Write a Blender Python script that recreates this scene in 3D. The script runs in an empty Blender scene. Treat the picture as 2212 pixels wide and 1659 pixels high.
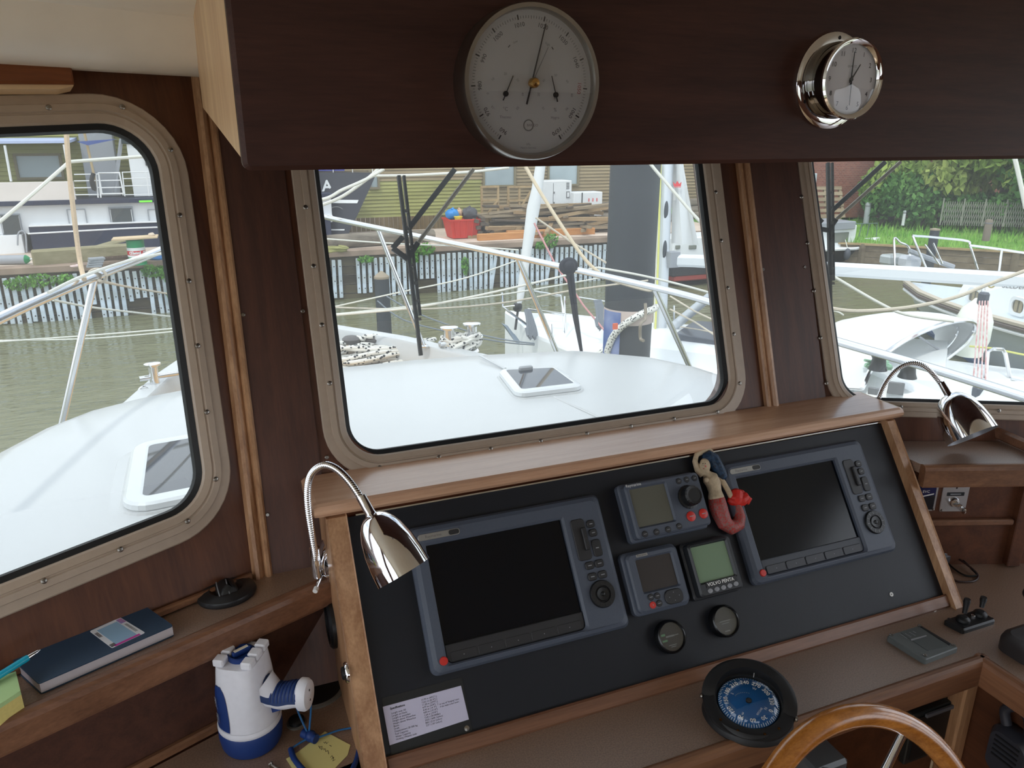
import bpy, bmesh, math, random
from mathutils import Vector, Matrix, Euler, Quaternion
R = math.radians
PI = math.pi
random.seed(7)
scene = bpy.context.scene
col = scene.collection

# ------------------------------------------------------------------ camera
W, H, F = 2212.0, 1659.0, 1630.0
YAW, PIT = R(21.7), R(18.0)
CAM = Vector((0, 0, 1.7))
cf = Vector((math.sin(YAW)*math.cos(PIT), math.cos(YAW)*math.cos(PIT), -math.sin(PIT)))
cr = Vector((math.cos(YAW), -math.sin(YAW), 0))
cu = cr.cross(cf)
cd = bpy.data.cameras.new('camera'); cam = bpy.data.objects.new('camera', cd); col.objects.link(cam)
cam.matrix_world = Matrix(((cr.x, cu.x, -cf.x, CAM.x), (cr.y, cu.y, -cf.y, CAM.y), (cr.z, cu.z, -cf.z, CAM.z), (0, 0, 0, 1)))
cd.sensor_width = 36; cd.lens = F/W*36; cd.clip_start = 0.02; cd.clip_end = 400
scene.camera = cam

# ------------------------------------------------------------------ world, sun, exposure
wd = bpy.data.worlds.new('world'); scene.world = wd; wd.use_nodes = True
nt = wd.node_tree; nt.nodes.clear()
sky = nt.nodes.new('ShaderNodeTexSky'); sky.sky_type = 'NISHITA'; sky.sun_disc = False
sky.sun_elevation = R(57); sky.sun_rotation = R(-132); sky.air_density = 1.0; sky.dust_density = 1.5; sky.ozone_density = 1.0
geo = nt.nodes.new('ShaderNodeTexCoord')
cmap = nt.nodes.new('ShaderNodeMapping'); cmap.inputs['Scale'].default_value = (1, 1, 2.4)
cno = nt.nodes.new('ShaderNodeTexNoise'); cno.inputs['Scale'].default_value = 2.2; cno.inputs['Detail'].default_value = 6; cno.inputs['Roughness'].default_value = .55
crp = nt.nodes.new('ShaderNodeValToRGB'); crp.color_ramp.elements[0].position = .26; crp.color_ramp.elements[1].position = .50
cmx = nt.nodes.new('ShaderNodeMix'); cmx.data_type = 'RGBA'
bg = nt.nodes.new('ShaderNodeBackground'); wo = nt.nodes.new('ShaderNodeOutputWorld')
L = nt.links.new
L(geo.outputs['Generated'], cmap.inputs[0]); L(cmap.outputs[0], cno.inputs['Vector']); L(cno.outputs['Fac'], crp.inputs[0])
L(crp.outputs[0], cmx.inputs[0]); L(sky.outputs[0], cmx.inputs[6]); cmx.inputs[7].default_value = (9.2, 9.8, 10.6, 1)
L(cmx.outputs[2], bg.inputs[0]); bg.inputs[1].default_value = 0.30
L(bg.outputs[0], wo.inputs[0])
sd = bpy.data.lights.new('sun', 'SUN'); sun = bpy.data.objects.new('sun', sd); col.objects.link(sun)
SUN_AZ, SUN_EL = R(-132), R(57)          # azimuth from the bow, positive to starboard
sdir = Vector((math.sin(SUN_AZ)*math.cos(SUN_EL), math.cos(SUN_AZ)*math.cos(SUN_EL), math.sin(SUN_EL)))
sun.rotation_euler = sdir.to_track_quat('Z', 'Y').to_euler(); sd.energy = 2.2; sd.angle = R(2.5); sd.color = (1, .96, .9)
sun.location = sdir*60
scene.view_settings.view_transform = 'Standard'; scene.view_settings.look = 'None'
scene.view_settings.gamma = 1; scene.view_settings.use_curve_mapping = False
scene.view_settings.exposure = -0.02
scene.cycles.max_bounces = 10; scene.cycles.diffuse_bounces = 6; scene.cycles.transparent_max_bounces = 16
scene.cycles.sample_clamp_indirect = 6

# ------------------------------------------------------------------ pixel helpers (frame 2212 x 1659)
def ray(x, y): return cf + cr*((x-W/2)/F) - cu*((y-H/2)/F)
def at(x, y, Y):
    d = ray(x, y); return CAM + d*((Y-CAM.y)/d.y)
def az(x, y, z):
    d = ray(x, y); return CAM + d*((z-CAM.z)/d.z)
def frame(U, V, O):
    U = Vector(U).normalized(); N = U.cross(Vector(V)).normalized(); V = N.cross(U); O = Vector(O)
    return Matrix(((U.x, V.x, N.x, O.x), (U.y, V.y, N.y, O.y), (U.z, V.z, N.z, O.z), (0, 0, 0, 1)))
def hit(x, y, M, n=0.0):
    N = M.col[2].to_3d(); O = M.col[3].to_3d() + N*n; d = ray(x, y)
    q = M.inverted() @ (CAM + d*(N.dot(O-CAM)/N.dot(d))); return q.x, q.y

RK = R(19); T19 = math.tan(RK); FA = R(22)
FM = frame((1, 0, 0), (0, T19, 1), (0, 1.24, 1.14))                       # front wall plane
LM = frame((math.cos(FA), math.sin(FA), 0), (0, T19, 1), (.02, 1.24-.14*T19, 1.0))
RM = frame((math.cos(FA), -math.sin(FA), 0), (0, T19, 1), (1.26, 1.24-.14*T19, 1.0))
PT = R(35.8)
PM = frame((1, 0, 0), (0, math.sin(PT), math.cos(PT)), (.247, .966, .892))  # instrument panel plane
BM = frame((1, 0, 0), (0, 0, 1), (0, .70, 1.674))                          # overhead box face
CZ = 0.80                                                                   # counter height
CM = frame((1, 0, 0), (0, 1, 0), (0, 0, CZ))
RSZ = 1.05
SZ = 1.0                                                                    # side shelves height
SM = frame((1, 0, 0), (0, 1, 0), (0, 0, SZ))

# ------------------------------------------------------------------ materials
_m = {}
def lin(c): return tuple(((v/255)/12.92 if v/255 <= .04045 else ((v/255+.055)/1.055)**2.4) for v in c)
def mat(name, rgb, rough=.5, metal=0, spec=.5, noise=None, bump=None, coat=0, emit=None, trans=0, cr_=.08):
    if name in _m: return _m[name]
    m = bpy.data.materials.new(name); m.use_nodes = True; n = m.node_tree.nodes; l = m.node_tree.links.new
    b = n['Principled BSDF']; c = lin(rgb)+(1,)
    b.inputs['Base Color'].default_value = c; b.inputs['Roughness'].default_value = rough
    b.inputs['Metallic'].default_value = metal; b.inputs['Specular IOR Level'].default_value = spec
    b.inputs['Coat Weight'].default_value = coat; b.inputs['Coat Roughness'].default_value = cr_
    if trans: b.inputs['Transmission Weight'].default_value = trans
    if emit: b.inputs['Emission Color'].default_value = lin(emit[0])+(1,); b.inputs['Emission Strength'].default_value = emit[1]
    tc = None
    if noise or bump:
        tc = n.new('ShaderNodeTexCoord')
    if noise:
        sc, amt = noise[0], noise[1]; rgb2 = lin(noise[2])+(1,) if len(noise) > 2 else tuple(v*(1-amt) for v in c[:3])+(1,)
        t = n.new('ShaderNodeTexNoise'); t.inputs['Scale'].default_value = sc; t.inputs['Detail'].default_value = 5
        l(tc.outputs['Object'], t.inputs['Vector'])
        rp = n.new('ShaderNodeValToRGB'); rp.color_ramp.elements[0].position = .35; rp.color_ramp.elements[1].position = .68
        l(t.outputs['Fac'], rp.inputs[0])
        mx = n.new('ShaderNodeMix'); mx.data_type = 'RGBA'; mx.inputs[6].default_value = c; mx.inputs[7].default_value = rgb2
        l(rp.outputs[0], mx.inputs[0]); l(mx.outputs[2], b.inputs['Base Color'])
    if bump:
        t = n.new('ShaderNodeTexNoise'); t.inputs['Scale'].default_value = bump[0]; t.inputs['Detail'].default_value = 4
        l(tc.outputs['Object'], t.inputs['Vector'])
        bp = n.new('ShaderNodeBump'); bp.inputs['Strength'].default_value = bump[1]; bp.inputs['Distance'].default_value = bump[2] if len(bump) > 2 else .002
        l(t.outputs['Fac'], bp.inputs['Height']); l(bp.outputs[0], b.inputs['Normal'])
    _m[name] = m; return m
def wood(name, c1, c2, axis='Y', scale=30, rough=.38, spec=.4, stretch=14, coat=0, dist=5):
    """grain runs along the object axis `axis`"""
    if name in _m: return _m[name]
    m = bpy.data.materials.new(name); m.use_nodes = True; n = m.node_tree.nodes; l = m.node_tree.links.new
    b = n['Principled BSDF']; b.inputs['Roughness'].default_value = rough; b.inputs['Specular IOR Level'].default_value = spec
    b.inputs['Coat Weight'].default_value = coat; b.inputs['Coat Roughness'].default_value = .12
    tc = n.new('ShaderNodeTexCoord'); mp = n.new('ShaderNodeMapping')
    s = [1.0, 1.0, 1.0]; s['XYZ'.index(axis)] = 1.0/stretch
    mp.inputs['Scale'].default_value = s
    l(tc.outputs['Object'], mp.inputs[0])
    t = n.new('ShaderNodeTexNoise'); t.inputs['Scale'].default_value = scale; t.inputs['Detail'].default_value = 7; t.inputs['Roughness'].default_value = .62; t.inputs['Distortion'].default_value = .4
    l(mp.outputs[0], t.inputs['Vector'])
    t2 = n.new('ShaderNodeTexNoise'); t2.inputs['Scale'].default_value = scale*9; t2.inputs['Detail'].default_value = 3
    l(mp.outputs[0], t2.inputs['Vector'])
    ad = n.new('ShaderNodeMath'); ad.operation = 'MULTIPLY_ADD'; ad.inputs[1].default_value = .35; l(t2.outputs['Fac'], ad.inputs[0]); l(t.outputs['Fac'], ad.inputs[2])
    rp = n.new('ShaderNodeValToRGB'); rp.color_ramp.elements[0].position = .5; rp.color_ramp.elements[1].position = .88
    rp.color_ramp.elements[0].color = lin(c1)+(1,); rp.color_ramp.elements[1].color = lin(c2)+(1,)
    l(ad.outputs[0], rp.inputs[0]); l(rp.outputs[0], b.inputs['Base Color'])
    bp = n.new('ShaderNodeBump'); bp.inputs['Strength'].default_value = .08; bp.inputs['Distance'].default_value = .001
    l(t2.outputs['Fac'], bp.inputs['Height']); l(bp.outputs[0], b.inputs['Normal'])
    _m[name] = m; return m
def pane(name, tint, refl=.08, rough=0.0, film=0):
    """a thin sheet: mostly clear, a little mirror towards grazing"""
    if name in _m: return _m[name]
    m = bpy.data.materials.new(name); m.use_nodes = True; n = m.node_tree.nodes; n.clear(); l = m.node_tree.links.new
    tr = n.new('ShaderNodeBsdfTransparent'); tr.inputs[0].default_value = tint+(1,)
    gl = n.new('ShaderNodeBsdfGlossy'); gl.inputs['Roughness'].default_value = rough; gl.inputs[0].default_value = (1, 1, 1, 1)
    ge = n.new('ShaderNodeNewGeometry'); dt = n.new('ShaderNodeVectorMath'); dt.operation = 'DOT_PRODUCT'; l(ge.outputs['Incoming'], dt.inputs[0]); l(ge.outputs['Normal'], dt.inputs[1])
    def mth(op, a, b):
        k = n.new('ShaderNodeMath'); k.operation = op
        for i, v in enumerate((a, b)):
            if isinstance(v, (int, float)): k.inputs[i].default_value = v
            elif v is not None: l(v, k.inputs[i])
        return k.outputs[0]
    ab = mth('ABSOLUTE', dt.outputs['Value'], None); om = mth('SUBTRACT', 1.0, ab); p5 = mth('POWER', om, 5.0)       # Schlick: same from both faces
    mu = n.new('ShaderNodeMath'); mu.operation = 'MULTIPLY_ADD'; mu.use_clamp = True; l(p5, mu.inputs[0]); mu.inputs[1].default_value = 1-refl; mu.inputs[2].default_value = refl
    mx = n.new('ShaderNodeMixShader'); o = n.new('ShaderNodeOutputMaterial')
    l(mu.outputs[0], mx.inputs[0]); l(tr.outputs[0], mx.inputs[1]); l(gl.outputs[0], mx.inputs[2])
    if film:                                   # thin film of dust and salt on the sheet
        df = n.new('ShaderNodeBsdfTranslucent'); df.inputs[0].default_value = (.9, .92, .92, 1); m2 = n.new('ShaderNodeMixShader'); m2.inputs[0].default_value = film
        l(mx.outputs[0], m2.inputs[1]); l(df.outputs[0], m2.inputs[2]); l(m2.outputs[0], o.inputs[0])
    else: l(mx.outputs[0], o.inputs[0])
    _m[name] = m; return m

# ------------------------------------------------------------------ mesh building
class MB:
    def __init__(s): s.v = []; s.f = []; s.sm = []; s.T = None
    def add(s, vs, fs, smooth=False):
        k = len(s.v)
        s.v += [Vector(p) for p in vs] if s.T is None else [s.T @ Vector(p) for p in vs]
        s.f += [tuple(i+k for i in f) for f in fs]; s.sm += [smooth]*len(fs); return s
    def box(s, c, d, rot=None, bev=0):
        x, y, z = d[0]/2, d[1]/2, d[2]/2
        if bev > 0:
            b = min(bev, x*.49, y*.49, z*.49); vs = []; 
            for sx in (-1, 1):
                for sy in (-1, 1):
                    for sz in (-1, 1):
                        vs += [(sx*x, sy*(y-b), sz*(z-b)), (sx*(x-b), sy*y, sz*(z-b)), (sx*(x-b), sy*(y-b), sz*z)]
            bm = bmesh.new()
            for p in vs: bm.verts.new(p)
            r = bmesh.ops.convex_hull(bm, input=bm.verts)
            bmesh.ops.dissolve_limit(bm, angle_limit=.01, verts=bm.verts, edges=bm.edges)
            bm.verts.index_update(); vs = [v.co.copy() for v in bm.verts]; fs = [[v.index for v in f.verts] for f in bm.faces]; bm.free()
        else:
            vs = [Vector((sx*x, sy*y, sz*z)) for sx in (-1, 1) for sy in (-1, 1) for sz in (-1, 1)]
            fs = [(0, 1, 3, 2), (4, 6, 7, 5), (0, 4, 5, 1), (2, 3, 7, 6), (0, 2, 6, 4), (1, 5, 7, 3)]
        if rot is not None: vs = [rot @ Vector(p) for p in vs]
        c = Vector(c); return s.add([Vector(p)+c for p in vs], fs)
    def prism(s, poly, z0, z1, bev=0, smooth=False):
        """poly in local xy, extruded z0..z1, optional chamfer at z1"""
        n = len(poly); loops = [[(x, y, z0) for x, y in poly]]
        if bev:
            loops.append([(x, y, z1-bev*(1 if z1 > z0 else -1)) for x, y in poly])
            ip = inset(poly, bev); loops.append([(x, y, z1) for x, y in ip])
        else: loops.append([(x, y, z1) for x, y in poly])
        vs = [p for lp in loops for p in lp]; fs = []
        for k in range(len(loops)-1):
            for i in range(n):
                j = (i+1) % n; fs.append((k*n+i, k*n+j, (k+1)*n+j, (k+1)*n+i))
        fs.append(tuple(range(n-1, -1, -1))); fs.append(tuple((len(loops)-1)*n+i for i in range(n)))
        return s.add(vs, fs, smooth)
    def loft(s, loops, close=True, cap0=False, cap1=False, smooth=True):
        n = len(loops[0]); vs = [p for lp in loops for p in lp]; fs = []
        for k in range(len(loops)-1):
            for i in range(n if close else n-1):
                j = (i+1) % n; fs.append((k*n+i, k*n+j, (k+1)*n+j, (k+1)*n+i))
        s.add(vs, fs, smooth)
        if cap0: s.add(loops[0], [tuple(range(n-1, -1, -1))])
        if cap1: s.add(loops[-1], [tuple(range(n))])
        return s
    def tube(s, path, r, seg=8, cap=True, closed=False):
        P = [Vector(p) for p in path]; n = len(P); loops = []
        rr = r if isinstance(r, (list, tuple)) else [r]*n
        up = None
        for i in range(n):
            if closed: d = P[(i+1) % n]-P[i-1]
            else: d = P[min(i+1, n-1)]-P[max(i-1, 0)]
            d.normalize()
            if up is None: up = d.orthogonal().normalized()
            up = (up - d*up.dot(d))
            up = up.normalized() if up.length > 1e-6 else d.orthogonal().normalized()
            w = d.cross(up)
            loops.append([P[i]+(up*math.cos(2*PI*k/seg)+w*math.sin(2*PI*k/seg))*rr[i] for k in range(seg)])
        if closed: loops.append(loops[0])
        return s.loft(loops, True, cap and not closed, cap and not closed)
    def lathe(s, prof, seg=24, M=None, cap0=False, cap1=False, smooth=True):
        """prof: (radius, z) pairs round local z"""
        loops = [[Vector((r*math.cos(2*PI*k/seg), r*math.sin(2*PI*k/seg), z)) for k in range(seg)] for r, z in prof]
        if M is not None: loops = [[M @ p for p in lp] for lp in loops]
        return s.loft(loops, True, cap0, cap1, smooth)
    def ball(s, c, r, seg=16, rings=8, rot=None):
        r = r if isinstance(r, (list, tuple)) else (r, r, r); c = Vector(c); loops = []
        for j in range(rings+1):
            a = PI*j/rings; e = max(math.sin(a), 1e-3)
            lp = [Vector((r[0]*e*math.cos(2*PI*k/seg), r[1]*e*math.sin(2*PI*k/seg), -r[2]*math.cos(a))) for k in range(seg)]
            if rot is not None: lp = [rot @ p for p in lp]
            loops.append([p+c for p in lp])
        return s.loft(loops, True, True, True)
    def bar(s, a, b, w, h, up=(0, 0, 1), bev=0):
        a, b = Vector(a), Vector(b); d = (b-a); ln = d.length; x = d.normalized(); u = Vector(up); z = (u-x*u.dot(x)).normalized(); y = z.cross(x)
        M = Matrix(((x.x, y.x, z.x), (x.y, y.y, z.y), (x.z, y.z, z.z)))
        return s.box((a+b)/2, (ln, w, h), M, bev)
    def ring(s, outer, inner, z0, z1):
        n = len(outer); vs = [(x, y, z) for lp, z in ((outer, z0), (inner, z0), (outer, z1), (inner, z1)) for x, y in lp]; fs = []
        for i in range(n):
            j = (i+1) % n
            fs += [(i, n+i, n+j, j), (2*n+i, 2*n+j, 3*n+j, 3*n+i), (i, j, 2*n+j, 2*n+i), (n+i, 3*n+i, 3*n+j, n+j)]
        return s.add(vs, fs)
    def sweep(s, poly_of, prof, smooth=False):
        """closed loops: poly_of(inset) gives 2D loop; prof = [(inset, height)...] closed profile"""
        loops = [[(x, y, h) for x, y in poly_of(i)] for i, h in prof]
        return s.loft(loops+[loops[0]], True, smooth=smooth)
    def disc(s, r, z, seg=24, c=(0, 0)):
        return s.add([(c[0]+r*math.cos(2*PI*k/seg), c[1]+r*math.sin(2*PI*k/seg), z) for k in range(seg)], [tuple(range(seg))])

def inset(poly, d):
    n = len(poly); out = []
    for i in range(n):
        p0, p1, p2 = Vector(poly[i-1]), Vector(poly[i]), Vector(poly[(i+1) % n])
        e1 = p1-p0; e2 = p2-p1
        if e1.length < 1e-9: e1 = e2
        if e2.length < 1e-9: e2 = e1
        e1.normalize(); e2.normalize(); n1 = Vector((-e1.y, e1.x)); n2 = Vector((-e2.y, e2.x))
        b = n1+n2; b = b/max(b.dot(n1), .3) if b.length > 1e-6 else n1
        out.append((p1.x+b.x*d, p1.y+b.y*d))
    return out
def rpoly(cs, r, seg=5):
    """rounded polygon, counter clockwise corners"""
    n = len(cs); out = []
    for i in range(n):
        p0, p1, p2 = Vector(cs[i-1]), Vector(cs[i]), Vector(cs[(i+1) % n])
        a = (p0-p1).normalized(); b = (p2-p1).normalized(); ang = a.angle(b); rr = max(r if not isinstance(r, (list, tuple)) else r[i], 1e-4)
        t = rr/math.tan(ang/2); c = p1+(a+b).normalized()*(rr/math.sin(ang/2))
        s0 = p1+a*t-c; s1 = p1+b*t-c; a0 = math.atan2(s0.y, s0.x); a1 = math.atan2(s1.y, s1.x); da = (a1-a0) % (2*PI)
        if da > PI: da -= 2*PI
        for k in range(seg+1):
            th = a0+da*k/seg; out.append((c.x+rr*math.cos(th), c.y+rr*math.sin(th)))
    return out
def rrect(w, h, r, seg=5, c=(0, 0)):
    x, y = w/2, h/2
    return [(px+c[0], py+c[1]) for px, py in rpoly([(-x, -y), (x, -y), (x, y), (-x, y)], r, seg)]
def quad_poly(cs, off):
    """corner polygon moved inwards by off"""
    return inset(cs, off)
def circ(r, seg=24, c=(0, 0)): return [(c[0]+r*math.cos(2*PI*k/seg), c[1]+r*math.sin(2*PI*k/seg)) for k in range(seg)]

# ------------------------------------------------------------------ scene objects
def obj(name, mb, m, parent=None, M=None, world=None):
    """mesh object; M is its matrix when top-level; world=True: vertices are world, made local to M/parent"""
    me = bpy.data.meshes.new(name); vs = mb.v
    base = M if parent is None else parent['_M'] if False else None
    if world is not None:
        inv = world.inverted(); vs = [inv @ p for p in vs]
    me.from_pydata([tuple(p) for p in vs], [], mb.f); 
    me.polygons.foreach_set('use_smooth', mb.sm); me.update()
    if any(mb.sm):
        me.set_sharp_from_angle(angle=R(40))
    me.materials.append(m)
    o = bpy.data.objects.new(name, me); col.objects.link(o)
    if parent is not None: o.parent = parent
    elif M is not None: o.matrix_world = M
    return o
def tag(o, label=None, cat=None, group=None, kind=None):
    if label: o['label'] = label
    if cat: o['category'] = cat
    if group: o['group'] = group
    if kind: o['kind'] = kind
    return o
def thing(name, label, cat, M=None, group=None, kind=None):
    o = bpy.data.objects.new(name, None); col.objects.link(o); o.empty_display_size = .05
    o.matrix_world = M if M is not None else Matrix(); return tag(o, label, cat, group, kind)
def T(x, y, z=0): return Matrix.Translation((x, y, z))
def base(p): return Matrix.Translation(Vector(p))
def copy_tree(o, parent=None):
    c = o.copy(); col.objects.link(c)
    if parent is not None: c.parent = parent
    for ch in [x for x in o.children]: copy_tree(ch, c)
    return c
_fc = {}
def text(name, s, size, m, parent, M, align='CENTER', flat=.0002, bold=0, sx=1):
    """flat printed lettering as a mesh, its centre at M"""
    cu_ = bpy.data.curves.new('t', 'FONT'); cu_.body = s; cu_.size = size; cu_.align_x = align; cu_.align_y = 'CENTER'; cu_.resolution_u = 2; cu_.offset = bold
    to = bpy.data.objects.new('t', cu_); me = bpy.data.meshes.new_from_object(to)
    bpy.data.objects.remove(to); bpy.data.curves.remove(cu_)
    me.transform(M @ Matrix.Diagonal((sx, 1, 1, 1)))
    me.name = name; me.materials.clear(); me.materials.append(m)
    o = bpy.data.objects.new(name, me); col.objects.link(o)
    if parent is not None: o.parent = parent
    return o
def rotz(a): return Matrix.Rotation(a, 4, 'Z')
def spline(pts, n=8, closed=False):
    P = [Vector(p) for p in pts]; out = []; m = len(P)
    rng = range(m) if closed else range(m-1)
    for i in rng:
        p0, p1, p2, p3 = (P[i-1], P[i], P[(i+1) % m], P[(i+2) % m]) if closed else (P[max(i-1, 0)], P[i], P[i+1], P[min(i+2, m-1)])
        for k in range(n):
            t = k/n; out.append(.5*((2*p1)+(p2-p0)*t+(2*p0-5*p1+4*p2-p3)*t*t+(3*p1-p0-3*p2+p3)*t*t*t))
    if not closed: out.append(P[-1])
    return out
# ================================================================== materials used widely
WALL = wood('sapele_wall', (74, 43, 29), (102, 62, 41), 'Y', 26, .42, .4, 10)
DARK = wood('dark_mahogany', (70, 46, 38), (90, 58, 46), 'Y', 40, .45, .35, 10)
BOXW = wood('shaded_walnut', (58, 34, 31), (80, 50, 44), 'X', 40, .5, .3, 12)  # colour darkened for the shade on the side facing the cabin
BOXE = wood('lit_walnut_end', (214, 172, 132), (240, 206, 166), 'Z', 16, .45, .35, 5)  # lighter veneer, paled further for the window light on this end
TEAK = wood('teak_trim_x', (98, 66, 48), (134, 94, 70), 'X', 34, .38, .5, 16)
TEAKY = wood('teak_trim_y', (112, 76, 54), (150, 106, 78), 'Y', 34, .38, .5, 16)
TEAKZ = wood('teak_trim_z', (146, 104, 72), (192, 150, 112), 'Z', 34, .38, .5, 12)
LIPW = wood('lip_wood', (104, 70, 50), (138, 98, 70), 'X', 34, .36, .5, 16)
ALU = mat('painted_aluminium_beige', (176, 158, 140), .38, 0, .5, (60, .06))
RUB = mat('black_rubber', (14, 14, 15), .6)
SCREW = mat('screw_steel', (150, 146, 140), .3, 1)
CREAM = mat('cream_headliner', (246, 238, 224), .34, 0, .6, (14, .05), (60, .05, .001))
LAM = mat('brown_speckled_laminate', (146, 118, 98), .44, 0, 1.0, (420, .35, (108, 84, 68)), (500, .10, .0005), coat=1.0, cr_=.40)
CHROME = mat('chrome', (235, 235, 238), .05, 1)
STEEL = mat('polished_steel', (225, 226, 228), .12, 1)
WHITE = mat('white_gelcoat', (192, 195, 196), .28, 0, .5, (3, .03))
BLACKP = mat('black_plastic', (22, 23, 25), .38)
BLACKS = mat('black_satin', (16, 17, 19), .5)
INK = mat('black_print', (20, 20, 24), .6)
WPRINT = mat('white_print', (225, 225, 222), .6)
GLASS = pane('window_glass', (.745, .76, .755), .035, 0, .045)
CLEAR = pane('instrument_glass', (.96, .96, .96), .05)

def screws(parent, pts, M, n, r=.0042, h=.002):
    for px, py in pts:
        u, v = hit(px, py, M, n); mb = MB(); mb.lathe([(r, 0), (r, h*.5), (r*.7, h), (r*.25, h), (r*.2, h*.3)], 10, T(u, v, n), cap1=True)
        obj('screw', mb, SCREW, parent)

def wall_panel(name, M, corners, hole, m, thick=.045):
    t = tag(obj(name, MB().ring(rpoly(corners, 1e-4, 8), rpoly(hole, .09, 8), 0, -thick), m, None, M), kind='structure'); return t

def window(name, M, outer, wid, r, pts):
    w = thing(name, None, None, M, kind='structure')
    f = lambda i: rpoly(inset(outer, i), max(r-i, .02), 10)
    k = wid/.045
    mb = MB(); mb.sweep(f, [(0, 0), (0, .005), (.002, .007), (.0155*k, .007), (.017*k, .0105), (.0265*k, .0105), (.028*k, .007), (.030*k, .0065), (.031*k, .008), (.041*k, .004), (.0435*k, .001), (.045*k, -.012), (.045*k, -.03), (.01, -.03)])
    obj('window_frame', mb, ALU, w)
    mb = MB(); mb.sweep(f, [(.044*k, -.001), (.052*k, -.006), (.053*k, -.018), (.044*k, -.018)]); obj('rubber_gasket', mb, RUB, w)
    mb = MB(); mb.prism(f(.046*k), -.014, -.019); obj('glass_pane', mb, GLASS, w)
    screws(w, pts, M, .0105)
    return w

cl = LM.inverted().to_3x3() @ Vector((0, T19, 1)); sl = cl.x/cl.y          # corner lines within the facets
crn = RM.inverted().to_3x3() @ Vector((0, T19, 1)); sr = crn.x/crn.y
# glazed walls -------------------------------------------------------
FW_OUT = [(.147, -.018), (1.045, -.018), (1.045, .668), (.147, .668)]
LW_OUT = [(-.76, .054), (-.019, .103), (.053, .810), (-.70, .768)]
RW_OUT = [(-.008, .110), (.75, .088), (.70, .765), (-.103, .79)]
wf = wall_panel('wall_front', FM, [(.02, -.47), (1.26, -.47), (1.26, .80), (.02, .80)], inset(FW_OUT, .034), WALL)
wl = wall_panel('wall_left', LM, [(-1.10, -.30), (-.30*sl, -.30), (.95*sl, .95), (-1.10, .95)], inset(LW_OUT, .034), WALL)
wr = wall_panel('wall_right', RM, [(-.30*sr, -.30), (1.12, -.30), (1.12, .95), (.95*sr, .95)], inset(RW_OUT, .025), WALL)
window('window_1', LM, LW_OUT, .045, .115, [(105, 232), (264, 231), (368, 323), (388, 465), (408, 607), (427, 747), (447, 890), (466, 1035), (405, 1126), (260, 1187), (95, 1255)])
window('window_2', FM, FW_OUT, .042, .10, [(660, 448), (677, 575), (695, 702), (712, 828), (820, 1010), (948, 988), (1060, 970), (1168, 953), (1268, 937), (1363, 921), (1456, 905), (1550, 890), (1546, 415), (1558, 520), (1572, 622), (1585, 722), (1598, 828)])
window('window_3', RM, RW_OUT, .036, .10, [(1731, 425), (1744, 525), (1758, 628), (1772, 730), (1785, 828), (1946, 879), (2158, 887)])

# mouldings and post boards -------------------------------------------
def corner_trim(name, X, prof, m, z0=.98, z1=1.86):
    lo = []
    for z in (z0, z1):
        Y = 1.24+(z-1.14)*T19
        lo.append([Vector((X+a, Y-b, z)) for a, b in prof])
    M = base((X, 1.24, z0)); mb = MB(); mb.loft(lo, True, True, True, smooth=False)
    return tag(obj(name, mb, m, None, M, M), kind='structure')
ridge = [(-.030, -.006), (.012, -.003), (.012, .010), (.009, .014), (.004, .015), (.001, .011), (-.001, .007), (-.004, .012), (-.009, .017), (-.015, .016), (-.018, .010), (-.021, .006), (-.030, .004)]
corner_trim('trim_1', .024, ridge, TEAKZ)
corner_trim('trim_2', 1.10, [(-a+.0, b) for a, b in reversed(ridge)], TEAKZ, 1.10)
mb = MB(); mb.prism([(.034, -.17), (.136, -.17), (.136, .78), (.034, .78)], 0, .007, .0015); t3 = tag(obj('trim_3', mb, DARK, None, FM), kind='structure')
screws(t3, [(525, 680), (654, 672), (578, 1112), (706, 988)], FM, .007, .0036)
mb = MB(); mb.prism([(1.112, -.05), (1.254, -.05), (1.254, .78), (1.112, .78)], 0, .007, .0015); t4 = tag(obj('trim_4', mb, DARK, None, FM), kind='structure')
screws(t4, [(1648, 582), (1738, 577)], FM, .007, .0036)

# headliner -------------------------------------------------------------
path = [(-1.0, -1.6), (-1.0, 1.03), (.02, 1.44), (1.26, 1.44), (2.3, 1.02), (2.3, -1.6)]
def off_path(d):
    out = []
    for i, p in enumerate(path):
        p = Vector(p); q = Vector((.6, -.1)); a = Vector(path[max(i-1, 0)]); b = Vector(path[min(i+1, len(path)-1)])
        t1 = (p-a).normalized() if i > 0 else (b-p).normalized(); t2 = (b-p).normalized() if i < len(path)-1 else t1
        n1 = Vector((t1.y, -t1.x)); n2 = Vector((t2.y, -t2.x)); bb = n1+n2; bb = bb/bb.dot(n1)
        o = p+bb*d; out.append(o)
    return out
loops = []
for d, z in ((-.03, 1.80), (.0, 1.797), (.018, 1.800), (.04, 1.812), (.06, 1.832), (.075, 1.855), (.083, 1.868), (.088, 1.874), (.10, 1.876)):
    loops.append([Vector((p.x, p.y, z)) for p in off_path(d)])
mb = MB(); mb.loft(loops, False); mb.add(loops[-1], [tuple(range(len(path)))])
tag(obj('ceiling', mb, CREAM), kind='structure')
# roof outside with its eyebrow overhang
mb = MB(); mb.prism([(-1.08, -1.9), (2.4, -1.9), (2.4, 1.1), (1.3, 1.56), (-.02, 1.56), (-1.08, 1.12)], 1.92, 1.99)
tag(obj('roof', mb, WHITE), kind='structure')
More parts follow.
